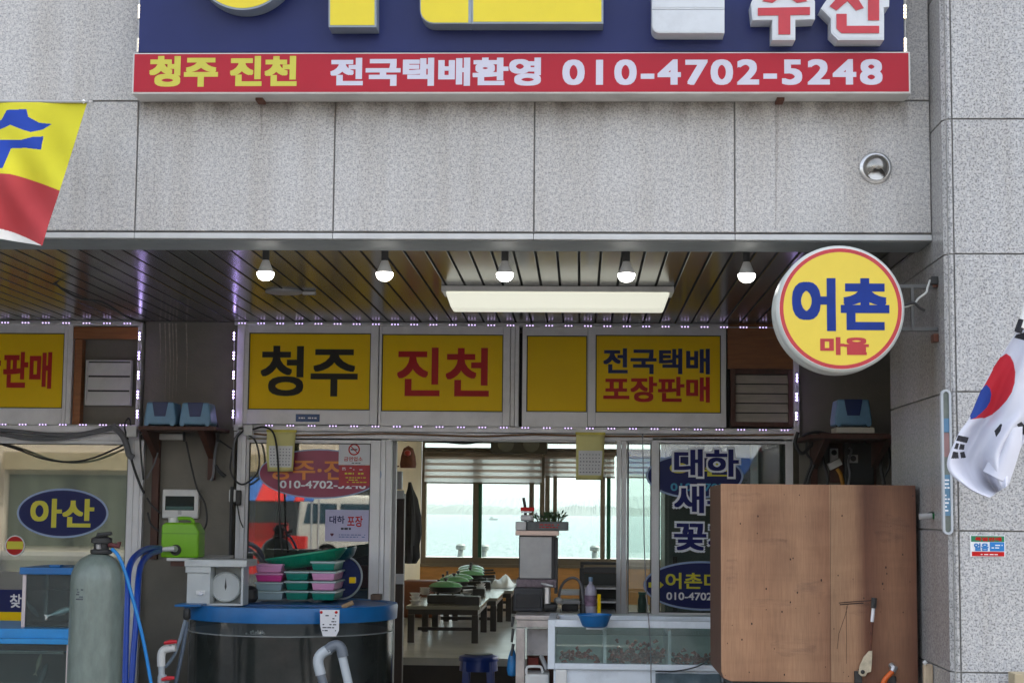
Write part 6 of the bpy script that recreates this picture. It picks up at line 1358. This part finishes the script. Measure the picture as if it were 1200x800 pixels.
# ---- ledge, green jerry can, breaker panel
Yj = 9.66; a, b, e, f = R(196, 653.5, 244, 657, Yj); t = thing('wall_ledge', 'thin white ledge under the green jerry can', 'ledge', ((a + b) / 2, Yj, e))
MB().box(a, b, Yj - .02, Y0 + .029, e, f).build('board', M_WHITEPL, t, bevel=.003); MB().box(a + .02, b - .02, Yj, Y0 + .028, e - .03, e - .001).build('dark_batten', M_RUSTWOOD, t)
Xa, Xb, Z0, Z1 = R(188.5, 612, 233, 653.3, Yj); t = thing('jerry_can', 'bright green plastic jerry can on the white ledge', 'jerry can', ((Xa + Xb) / 2, Yj, Z0))
M_JG = mat('can_green', c(122, 186, 22), .35, var=.06, spec=.4)
MB().prism([(Xa, Z0 + .0005), (Xb, Z0 + .0005), (Xb - .002, Z1 - .05), (Xb - .03, Z1), (Xa + .02, Z1), (Xa, Z1 - .02)], Yj, Yj + .17).build('body', M_JG, t, bevel=.016, seg=3, smooth=True)
zz = Z0 + (Z1 - Z0) * .68; MB().box(Xa - .001, Xb + .001, Yj - .0015, Yj + .1715, zz, zz + .004).build('seam', mat('can_green_dark', c(92, 150, 14), .4), t)
MB().tube(curve_pts([((Xa + Xb) / 2 - .05, Yj + .08, Z1 - .004), ((Xa + Xb) / 2 - .035, Yj + .08, Z1 + .022), ((Xa + Xb) / 2 + .04, Yj + .08, Z1 + .022), ((Xa + Xb) / 2 + .06, Yj + .08, Z1 - .004)], 5), .011, 10).build('handle', M_JG, t, smooth=True)
MB().lathe([(.03, 0), (.03, .03), (.025, .034), (0, .034)], Xa + .05, Yj + .08, Z1 - .003, 20).build('cap', M_WHITEPL, t, smooth=True)
a, b, e, f = R(201, 638, 213, 652, Yj); MB().lathe([(.032, 0), (.03, .003), (0, .003)], (a + b) / 2 - .005, Yj - .0015, (e + f) / 2 + .004, 20, 'y').build('outlet_hole', M_CABLE, t)
t = thing('pipe_fitting', 'white elbow pipe joining the blue hoses by the jerry can', 'pipe', tuple(W(200, 643, Yj - .05)))
MB().tube([W(186, 643, Yj - .06), W(190, 643, Yj - .06)], .02, 12).build('collar', M_ALU2, t); MB().tube([W(188, 643.5, Yj - .06), W(203, 642.5, Yj - .05), W(205, 643, Yj - .01)], [.012, .016, .018], 12).build('pipe', M_WHITEPL, t, smooth=True)
Yq = Y0 - .02; a, b, e, f = R(190, 573, 232.5, 607, Yq); t = thing('breaker_panel', 'white breaker panel with dark window above the jerry can', 'panel', ((a + b) / 2, Yq, e))
MB().box(a, b, Yq, Y0 + .029, e, f).build('casing', M_WHITEPL, t, bevel=.01, seg=3)
MB().pbox(193.5, 581, 227.5, 597.5, Yq - .003, .004).build('tinted_window', mat('tinted_green_glass', c(12, 34, 34), .08), t, bevel=.003); MB().pbox(194.5, 593, 226.5, 597, Yq - .0045, .0012).build('breaker_row', mat('breaker_green', c(36, 86, 80), .4), t)
MB().pbox(208.5, 598, 212.5, 602.5, Yq - .003, .002).build('latch', M_ALU2, t, bevel=.001)
# ---- shelf and air pumps
Ys_ = 9.98
def shelf(px, label, legs, Y, d):
    a, b, e, f = R(*px, Y); t = thing('wall_shelf', label, 'shelf', ((a + b) / 2, Y, e)); MB().box(a, b, Y, Y0 + .028, e, f).build('board', M_RUSTWOOD, t, bevel=.002)
    for x, y1 in legs: p, q = W(x, px[3], Y + .3), W(x, y1, Y0); MB().box(p.x - .022, p.x + .022, Y0 - .01, Y0 + .0285, q.z, e - .001).build('bracket_leg', M_RUSTWOOD, t, bevel=.002); MB().add([(p.x - .018, Y + .04, e - .0012), (p.x + .018, Y + .04, e - .0012), (p.x + .018, Y0 - .011, e - .0012), (p.x - .018, Y0 - .011, e - .0012), (p.x - .018, Y0 - .011, e - .16), (p.x + .018, Y0 - .011, e - .16)], [(0, 1, 2, 3), (3, 2, 5, 4), (0, 4, 5, 1), (0, 3, 4), (1, 5, 2)]).build('gusset', M_RUSTWOOD, t)
    return t, f
t, zsh = shelf((162, 499.5, 253, 503.5), 'dark wooden shelf holding two blue air pumps', ((181, 655), (246, 562)), Ys_, .35)
MB().pbox(185, 508, 214.5, 515, Y0 - .012, .04).build('white_strip', M_WHITEPL, t, bevel=.004)
M_PB, M_PD = mat('pump_blue', c(112, 158, 192), .4, var=.05, dirt=.25), mat('pump_navy', c(20, 44, 102), .4)
def pump(label, x0, x1, Y, z, grp):
    a, b = W(x0, 490, Y).x, W(x1, 490, Y).x; w, cx = b - a, (a + b) / 2; h = w * .76; t = thing('air_pump', label, 'air pump', (cx, Y + .1, z), grp)
    MB().prism([(cx - w * .5, z + .012), (cx + w * .5, z + .012), (cx + w * .5, z + h * .3), (cx + w * .42, z + h), (cx - w * .42, z + h), (cx - w * .5, z + h * .3)], Y, Y + w * .95).build('casing', M_PB, t, bevel=.012, seg=3, smooth=True)
    MB().prism([(cx - w * .25, z + h * 1.004), (cx - w * .17, z + h * .42), (cx + w * .17, z + h * .42), (cx + w * .25, z + h * 1.004)], Y - .004, Y + w * .7).build('dark_inset', M_PD, t, bevel=.003)
    MB().box(cx - w * .47, cx + w * .47, Y - .003, Y + .004, z + h * .12, z + h * .135).build('seam', mat('pump_seam', c(70, 104, 132), .5), t)
    for k in (-.4, .4):
        MB().lathe([(.014, 0), (.012, .011)], cx + w * k, Y + .03, z + .0008, 12).build('foot', M_RUBBER, t); MB().lathe([(.014, 0), (.014, .01), (0, .01)], cx + w * k, Y - .0, z + h * .12, 12, 'y').build('screw', M_PB, t)
    MB().tube(curve_pts([(cx + w * .35, Y + w * .95, z + .05), (cx + w * .45, Y + w * 1.15, z + .03), (cx + w * .5, Y + w * 1.2, z - .08)], 4), .008, 8).build('air_hose', M_CABLE, t); return t
pump('blue air pump on the left shelf, nearer the wooden recess', 168.5, 206, Ys_ + .03, zsh, 'air pumps on wall shelves')
pump('blue air pump on the left shelf, nearer the doorway', 210, 247, Ys_ + .03, zsh, 'air pumps on wall shelves')
t, zs2 = shelf((950, 509, 1046, 513.5), 'brown shelf with a single air pump beside the granite pier', ((963, 572), (1034, 572)), 9.7, .4)
o = MB().pbox(980, 500.5, 1025, 507, 9.72, .2).build('white_slab', mat('cream_foam', c(206, 200, 186), .7, var=.06), bevel=.004); tag(o, 'pale slab under the single air pump', 'slab')
oz = W(1000, 500.3, 9.72).z; MB().box(o.location.x - .2, o.location.x + .2, 9.75, 9.9, zs2 + .0005, o['_o'][2] - .0005).build('slab_foot', M_RUSTWOOD, t)
pump('single blue grey air pump beside the granite pier', 978.5, 1022, 9.74, oz, 'air pumps on wall shelves')
# ---- sockets and equipment under the single pump
t = thing('power_strip', 'white power strip with a plug and yellow cord under the pump shelf', 'power strip', tuple(W(978, 545, Y0 - .02)))
MB().pbox(973, 525, 982.5, 545, Y0 - .03, .05).build('strip', M_WHITEPL, t, bevel=.006)
p = W(977.5, 530, Y0 - .03); MB().lathe([(.017, 0), (.016, .002), (0, .002)], p.x, Y0 - .0305, p.z, 20, 'y').build('socket', M_CABLE, t)
MB().tube([W(971, 547, Y0 - .06), W(985, 540, Y0 - .06)], .03, 4).build('plug', M_WHITEPL, t, bevel=.004)
MB().tube(px_path([(981, 549), (985, 556), (988, 570), (990, 590)], Y0 - .06), .012, 8).build('yellow_cord', mat('ochre_cord', c(190, 130, 24), .5), t)
o = MB().pbox(972, 519, 988, 565, Y0 - .005, .03).build('wood_backing', M_RUSTWOOD, bevel=.002); tag(o, 'brown wooden backing board behind the white power strip', 'board')
t = thing('control_box', 'black control box with a small grey switch under the pump shelf', 'control box', tuple(W(1010, 562, Y0 - .06)))
MB().pbox(990, 519, 1024, 572, Y0 - .06, .088).build('casing', mat('box_black', c(26, 30, 30), .5, var=.3), t, bevel=.006)
MB().pbox(994, 532.5, 1005.5, 542, Y0 - .075, .014).build('switch_plate', M_ALU2, t, bevel=.003); p = W(1000, 537, Y0 - .076); MB().lathe([(.018, 0), (.016, .004), (0, .004)], p.x, Y0 - .0755, p.z, 16, 'y').build('switch_dial', M_CABLE, t)
MB().pbox(997, 512.5, 1011, 517, Y0 - .07, .09).build('pale_lamp', M_WHITEPL, t, bevel=.008)
rnd = random.Random(4)
for k, (pts, lb) in enumerate((
        ([(995, 524), (998, 528), (994, 540), (996, 556), (993, 572)], 'grey wires hanging before the black control box'), ([(940, 512), (946, 508), (958, 506), (975, 509)], 'thick black cable entering the single pump shelf'),
        ([(935, 506), (932, 520), (940, 531), (950, 522), (962, 512)], 'black cable loop beside the far white post'), ([(946, 512), (945, 530), (951, 540), (946, 556), (939, 580)], 'black cable dropping beside the pump shelf'),
        ([(960, 512), (955, 540), (948, 560), (944, 585)], 'outermost dark hose under the single pump shelf'), ([(1030, 510), (1034, 530), (1032, 545), (1038, 575)], 'dark hose hanging from the shelf beside the pier'),
        ([(1024, 512), (1040, 520), (1042, 545), (1036, 560), (1037, 580)], 'black hose bowing out beside the granite edge'), ([(963, 520), (965, 540), (970, 560), (968, 580)], 'thin red tinged wire under the pump shelf'))):
    o = MB().tube(px_path(pts, Y0 - .1), .007 + .002 * (k % 3), 8).build('hanging_cable', M_CABLE if k else M_CABLEG, smooth=True); tag(o, lb, 'cable', 'cables under the single pump shelf')
# ---- cables at the other end
Yk2 = Y0 - .05
for k, (pts, r, m, lb) in enumerate((
        ([(-20, 502), (20, 505), (60, 509), (95, 508), (130, 500), (136, 500)], .012, M_CABLEG, 'topmost grey cable of the bundle along the rail'), ([(-20, 507), (15, 510), (50, 513), (90, 511), (130, 501)], .011, M_CABLEG, 'middle grey cable of the bundle along the rail'),
        ([(-20, 504), (30, 514), (70, 514), (110, 507), (133, 502)], .009, M_CABLEG, 'lowest sagging grey cable along the rail'), ([(132, 499), (142, 508), (148, 520), (151, 532), (156, 536)], .02, M_CABLEG, 'thick grey conduit turning down at the door jamb'),
        ([(-10, 517), (20, 526), (50, 537), (80, 541), (110, 536), (150, 519)], .006, M_CABLE, 'thin black cable sagging across the left window'), ([(150, 522), (156, 545), (163, 565), (169, 578)], .008, M_CABLE, 'black cable falling past the jamb to the grey column'),
        ([(148, 512), (152, 506), (153, 494), (150, 490), (146, 500), (150, 515)], .006, M_CABLE, 'small black cable loop above the door jamb'), ([(164, 505), (165, 530), (168, 562)], .006, M_CABLE, 'black cable hugging the edge of the grey column'),
        ([(218, 517), (224, 545), (231, 572), (240, 590), (242, 612), (234, 628)], .006, M_CABLE, 'black cable from the shelf round the breaker panel'), ([(172, 583), (178, 592), (188, 601)], .006, M_CABLE, 'short black cable to the side of the breaker panel'),
        ([(173, 600), (177, 614), (186, 622)], .006, M_CABLE, 'short black cable ending at the jerry can'), ([(185, 530), (180, 545), (172, 560)], .005, M_CABLEG, 'thin pale cord on the rusty bracket'),
        ([(252, 545), (258, 553), (264, 558)], .012, M_CABLE, 'short stub of black hose on the grey column'), ([(250, 500), (255, 512), (252, 530), (250, 556), (247, 563)], .009, M_CABLEG, 'grey chain like hose by the shelf bracket'),
        ([(256, 515), (266, 522), (272, 526)], .005, M_CABLE, 'tiny black wire from shelf to window jamb'))):
    o = MB().tube(px_path(pts, Yk2 - .004 * (k % 4)), r, 8).build('wall_cable', m, smooth=True); tag(o, lb, 'cable', 'cables on the left wall')
for k, (pts, r, m, lb) in enumerate((
        ([(290, 508), (300, 518), (304, 540), (300, 556), (286, 567), (276, 563), (270, 550), (272, 530), (278, 512), (290, 500)], .006, M_CABLE, 'big black cable loop hanging on the window jamb'), ([(296, 503), (308, 500), (318, 504), (323, 516), (326, 545), (327, 580), (328, 615), (331, 648)], .006, M_CABLE, 'black cable falling in front of the yellow calendar'),
        ([(272, 570), (271, 600), (270, 650)], .011, M_CABLE, 'black lead hanging below the white adapter'), ([(278, 590), (281, 608), (285, 618)], .004, M_CABLE, 'thin black lead beside the window stile'), ([(282, 505), (276, 513), (273, 530), (274, 548)], .006, M_CABLEG, 'grey cable curving beside the window jamb'))):
    o = MB().tube(px_path(pts, Y0 - .06 - .006 * (k % 3)), r, 8).build('wall_cable', m, smooth=True); tag(o, lb, 'cable', 'cables by the round tank window')
for px, lb in (((148, 498, 160, 512), 'white adapter at the top of the door jamb'), ((285, 497, 296, 510), 'white adapter among cables beside the yellow calendar'), ((268, 573, 276, 588), 'small white switch on the window jamb')):
    o = MB().pbox(*px, Y0 - .07, .05).build('white_adapter', M_WHITEPL, bevel=.008); tag(o, lb, 'adapter')
o = MB().pbox(275, 574, 282, 592, Y0 - .06, .04).build('black_plug', M_CABLE, bevel=.01); tag(o, 'black plug with a lead beside the small white switch', 'plug')
o = MB().tube(px_path([(296, 508), (330, 510), (400, 509), (460, 508), (560, 511), (620, 509), (690, 510.5), (760, 511), (850, 510), (930, 509)], Y0 - .02, 6), .0055, 8).build('rail_cord', mat('brown_cord', c(132, 96, 62), .6)); tag(o, 'brown cord running along the rail over the doorway', 'cord')
o = MB().tube(px_path([(457, 512), (500, 514.5), (545, 519), (580, 514), (650, 512.5)], Y0 + .1, 6), .009, 8).build('rail_cord', M_CABLE); tag(o, 'black cable sagging inside the doorway head', 'cable')
o = MB().tube(px_path([(-10, 308), (10, 311), (30, 320), (58, 328), (75, 340), (95, 350), (120, 354), (150, 372), (168, 377)], 8.6, 6), .006, 8).build('ceiling_cable', M_CABLE)
for v in o.data.vertices: pass
tag(o, 'black cable clipped loosely under the strip ceiling', 'cable')
# ---- pipes in front of the round tank
Yp_ = 8.42; t = thing('drain_pipe', 'grey bent plastic pipe standing before the round tank', 'pipe', tuple(W(395, 800, Yp_)))
M_PVC, M_PVCD = mat('pvc_grey', c(186, 194, 200), .4, var=.08, dirt=.3), mat('pvc_dark', c(110, 118, 128), .4, var=.08)
MB().tube([W(398, 880, Yp_), W(382, 812, Yp_), W(374.5, 784, Yp_)], .022, 14).build('riser', M_PVCD, t, smooth=True); MB().tube(px_path([(376, 790), (373, 777), (374, 769), (380, 763), (387, 760)], Yp_, 4), .0265, 14).build('elbow', M_PVC, t, smooth=True)
MB().tube(px_path([(384, 761), (390, 756.5), (396, 756), (400, 760), (402, 769)], Yp_, 4), .0275, 14).build('elbow', M_PVCD, t, smooth=True); MB().tube([W(400, 764, Yp_), W(411, 812, Yp_), W(428, 880, Yp_)], .022, 14).build('downpipe', M_PVC, t, smooth=True)
Yu = 8.55; t = thing('valve_pipe', 'white pipe with two red valve handles beside the round tank', 'pipe', tuple(W(190, 800, Yu)))
MB().tube([W(190, 900, Yu), W(189.5, 792, Yu), W(189, 776, Yu)], .016, 14).build('riser', M_PVC, t, smooth=True); MB().tube(px_path([(189, 780), (189, 767), (192, 761), (199, 759), (206, 758)], Yu, 4), .021, 14).build('elbow', M_WHITEPL, t, smooth=True)
MB().lathe([(.021, -.05), (.024, -.04), (.024, .02), (.021, .03)], W(190, 797, Yu).x, Yu, W(190, 797, Yu).z, 16).build('coupling', M_PVC, t, smooth=True)
for x, y in ((200, 752.5), (197, 795)):
    p = W(x, y, Yu - .03); mb = MB()
    mb.tube([p + Vector((-.032, 0, -.003)), p + Vector((0, -.005, .004)), p + Vector((.032, 0, .006))], [.008, .012, .008], 8); mb.build('valve_handle', mat('valve_red', c(206, 40, 52), .4), t, smooth=True)
    MB().tube([p, p + Vector((-.01, .03, -.02))], .009, 10).build('valve_stem', M_PVC, t)
o = MB().tube(px_path([(217, 726), (212, 745), (205, 765), (198, 776), (193, 781)], Yu + .05), .0085, 8).build('air_line', mat('slate_hose', c(120, 134, 148), .35), smooth=True); tag(o, 'pale grey hose from the tank flap to the white valve pipe', 'hose')
o = MB().tube(px_path([(219, 728), (216, 750), (212, 770), (208, 790), (202, 815)], Yu + .06), .01, 8).build('air_line', mat('dull_hose', c(86, 100, 116), .4), smooth=True); tag(o, 'dull blue grey hose falling beside the round tank', 'hose')
p = W(219, 719, Yu + .06); o = MB().lathe([(.012, -.03), (.02, -.015), (.018, .02), (.01, .03)], p.x, p.y, p.z, 14).build('hose_valve', M_CABLE, smooth=True); tag(o, 'small black hose valve under the blue flap', 'valve')

# ================================================================== grey-green filter vessel
Yw = 8.0; p = W(114, 700, Yw); r = (W(145, 700, Yw).x - W(83, 700, Yw).x) / 2; zt = W(118, 649, Yw).z
t = thing('filter_vessel', 'tall grey green fibreglass filter vessel with a black valve head', 'filter vessel', (p.x, Yw, .131))
M_FRP = mat('fibreglass_green', c(110, 121, 114), .3, var=.16, vs=30, grain=(1, 1, .4), bump=.12, bs=110)
MB().lathe([(r * .5, .131), (r * .92, .16), (r, .24), (r, zt - .13), (r * .97, zt - .09), (r * .86, zt - .052), (r * .66, zt - .022), (r * .4, zt - .004), (r * .34, zt)], p.x, Yw, 0, 56).build('tank', M_FRP, t, smooth=True)
MB().lathe([(.045, 0), (.052, .006), (.052, .02), (.036, .024), (.036, .05), (.05, .054), (.05, .075), (.03, .082), (.02, .1), (0, .102)], p.x + .012, Yw, zt + .0005, 28).build('valve_head', M_RUBBER, t, smooth=True)
MB().tube([(p.x + .0, Yw - .03, zt + .09), (p.x + .07, Yw - .04, zt + .1)], [.012, .008], 8).build('lever', M_RUBBER, t)
MB().tube([(p.x + .012, Yw - .045, zt + .028), (p.x + .012, Yw - .05, zt + .05)], .012, 10).build('chrome_port', M_STEEL, t)
MB().tube([(p.x + .05, Yw - .01, zt + .045), (p.x + .1, Yw - .015, zt + .04), (p.x + .1, Yw - .015, zt + .06)], .012, 8).build('side_port', mat('dull_maroon', c(92, 40, 40), .5), t)
a, b, e, f = R(90, 689, 101, 703, Yw - .11)
mb = MB()
for i in range(5):
    for j in range(6):
        if rnd.random() < .6:
            an = math.radians(-122 + j * 3.2); zz = e + (f - e) * (i + .2) / 5; q = (p.x + r * 1.004 * math.cos(an), Yw + r * 1.004 * math.sin(an)); mb.box(q[0] - .002, q[0] + .002, q[1] - .001, q[1] + .001, zz, zz + .006)
mb.build('print', M_INK, t)
for k, (pts, rr_, m, lb) in enumerate((
        ([(131, 643, 7.98), (138, 650, 7.97), (146, 668, 7.96), (158, 710, 7.95), (168, 750, 7.95), (178, 805, 7.95), (188, 860, 7.95)], .0085, mat('bright_blue_hose', c(0, 118, 190), .4), 'bright blue hose slanting from the filter vessel head'),
        ([(187, 642, 9.5), (172, 643, 9.2), (158, 652, 8.8), (151, 668, 8.6), (149, 700, 8.5), (147, 760, 8.45), (145, 860, 8.4)], .017, mat('navy_hose', c(14, 66, 168), .4), 'dark blue hose arching from the white elbow, outer one'),
        ([(187, 645, 9.5), (176, 649, 9.2), (166, 660, 8.9), (162, 680, 8.7), (160, 720, 8.6), (156, 770, 8.55), (150, 860, 8.5)], .016, M_BLUEPL if 0 else mat('navy_hose', c(14, 66, 168), .4), 'dark blue hose arching from the white elbow, inner one'))):
    o = MB().tube(px_path(pts, 8), rr_, 10).build('water_hose', m, smooth=True); tag(o, lb, 'hose', 'blue water hoses by the filter vessel')

# ================================================================== stacked aquariums
M_AG = pane_mat('aquarium_glass', (.72, .84, .84), boost=1.4, haze=.05, hazecol=(.3, .36, .36))
M_INK2 = mat('aquarium_back', c(40, 54, 54), .5, var=.4, vs=4); M_AQF = mat('pinkish_white_frame', c(206, 192, 190), .5, dirt=.3)
def aquarium(label, x0, y0, x1, y1, Y, d, wl):
    a, b, e, f = R(x0, y0, x1, y1, Y); t = thing('aquarium', label, 'fish tank', ((a + b) / 2, Y, e), 'glass aquariums under the blue oval window')
    for X in (a, b - .02): MB().box(X, X + .02, Y, Y + .02, e, f).build('post', M_AQF, t, bevel=.002); MB().box(X, X + .02, Y + d - .02, Y + d, e, f).build('post', M_AQF, t, bevel=.002)
    MB().box(a + .021, b - .021, Y + .006, Y + .011, e + .001, f - .001).build('front_pane', M_AG, t); MB().box(a + .021, b - .021, Y + d - .012, Y + d - .002, e + .001, f - .001).build('back_pane', M_INK2, t)
    MB().box(a + .006, a + .011, Y + .021, Y + d - .021, e + .001, f - .001).build('side_pane', M_AG, t); MB().box(b - .011, b - .006, Y + .021, Y + d - .021, e + .001, f - .001).build('side_pane', M_AG, t)
    zw_ = W(50, wl, Y).z; MB().box(a + .022, b - .022, Y + .012, Y + d - .013, zw_ - .004, zw_).build('water_surface', pane_mat('aquarium_water', (.6, .75, .76), ior=1.33, boost=1.5, haze=.05, hazecol=(.4, .46, .46)), t)
    MB().box(a + .021, b - .021, Y + .012, Y + d - .013, e + .001, e + .012).build('bottom_plate', M_INK2, t); return t, a, b, e, f
Ya = 8.92
t, a, b, e, f = aquarium('smaller upper aquarium with a blue lid and two fish', 25.5, 673, 104, 735, Ya, .4, 690)
MB().box(a - .012, b + .02, Ya - .02, Ya + .42, f + .001, f + .038).build('blue_lid', M_BLUEPL, t, bevel=.004); p = W(64, 662.5, Ya); MB().box(p.x - .03, p.x + .03, Ya + .0, Ya + .06, f + .0385, f + .052).build('lid_handle', M_BLUEPL, t, bevel=.004)
Yl = 8.8; za = e
t, a, b, e, f = aquarium('larger lower aquarium with a pale blue rim', -160, 753, 80, 900, Yl, .62, 764)
MB().frame(a - .02, b + .012, 0, 1, .04, Yl, Yl + .1) if 0 else None
M_RIMB = mat('sky_blue_rim', c(30, 140, 206), .4, var=.08, dirt=.2)
MB().box(a - .02, b + .012, Yl - .02, Yl + .03, f + .001, f + .028).build('rim_front', M_RIMB, t, bevel=.003); MB().box(a - .02, b + .012, Yl + .0305, Yl + .64, f + .001, za - .001).build('rim_deck', M_RIMB, t, bevel=.003)
MB().box(a + .03, b - .05, Yl + .011 + .03, Yl + .06, W(60, 766.5, Yl).z, W(60, 763.5, Yl).z).build('cross_bar', M_ALU2, t)
struct_ = MB().box(a, b, Yl + .02, Yl + .6, .131, e - .001); struct_.build('plinth', M_JOINT, t)
def fish(label, x, y, Y, L, tilt, yaw, m, grp):
    C = W(x, y, Y); t = thing('swimming_fish', label, 'fish', tuple(C), grp); d = Vector((math.cos(tilt) * math.cos(yaw), math.sin(yaw), math.sin(tilt))); u = Vector((-math.sin(tilt), 0, math.cos(tilt))); s_ = d.cross(u); prof = [(-.42, .03, .015), (-.3, .05, .03), (-.1, .1, .055), (.1, .12, .065), (.28, .1, .055), (.42, .06, .04), (.5, .012, .01)]; n = 12
    vs = [C + d * (L * k) + u * (L * h * math.cos(q)) + s_ * (L * w_ * math.sin(q)) for k, h, w_ in prof for q in [2 * math.pi * j / n for j in range(n)]]
    mb = MB().add(vs, [(i * n + j, i * n + (j + 1) % n, (i + 1) * n + (j + 1) % n, (i + 1) * n + j) for i in range(len(prof) - 1) for j in range(n)] + [tuple(range(n - 1, -1, -1)), tuple(range((len(prof) - 1) * n, len(prof) * n))])
    mb.build('body', m, t, smooth=True)
    P = [C - d * (L * .41) + u * (L * .02), C - d * (L * .58) + u * (L * .1), C - d * (L * .53), C - d * (L * .58) - u * (L * .1), C - d * (L * .41) - u * (L * .02)]
    MB().add([q + s_ * .002 for q in P] + [q - s_ * .002 for q in P], [(0, 1, 2, 3, 4), (9, 8, 7, 6, 5)] + [(i, i + 5, (i + 1) % 5 + 5, (i + 1) % 5) for i in range(5)]).build('tail_fin', m, t)
    for sg in (-1, 1): q = C + d * (L * .38) + s_ * (sg * L * .045) + u * (L * .02); MB().lathe([(0, L * .014), (L * .014, 0), (0, -L * .014)], q.x, q.y, q.z, 8).build('eye', M_CABLE, t)
    return t
M_FS, M_FG = mat('silver_fish', c(206, 208, 206), .25, .3, var=.2, vs=30), mat('dark_fish', c(84, 92, 92), .35, var=.3, vs=30)
fish('silver white fish in the upper aquarium', 71, 716.5, Ya + .03, .15, .32, .3, M_FS, 'fish in the aquariums'); fish('darker fish near the corner post of the upper aquarium', 37, 712, Ya + .06, .12, -.9, .2, M_FG, 'fish in the aquariums')
fish('pale fish head on in the lower aquarium', 45, 777, Yl + .06, .11, 1.35, .1, mat('pale_fish', c(176, 160, 136), .4, var=.2, vs=30), 'fish in the aquariums'); fish('bluish fish under the pale one in the lower aquarium', 49, 794, Yl + .1, .16, 1.3, .2, M_FG, 'fish in the aquariums')
for o in COL.objects:
    if '_o' in o: del o['_o']
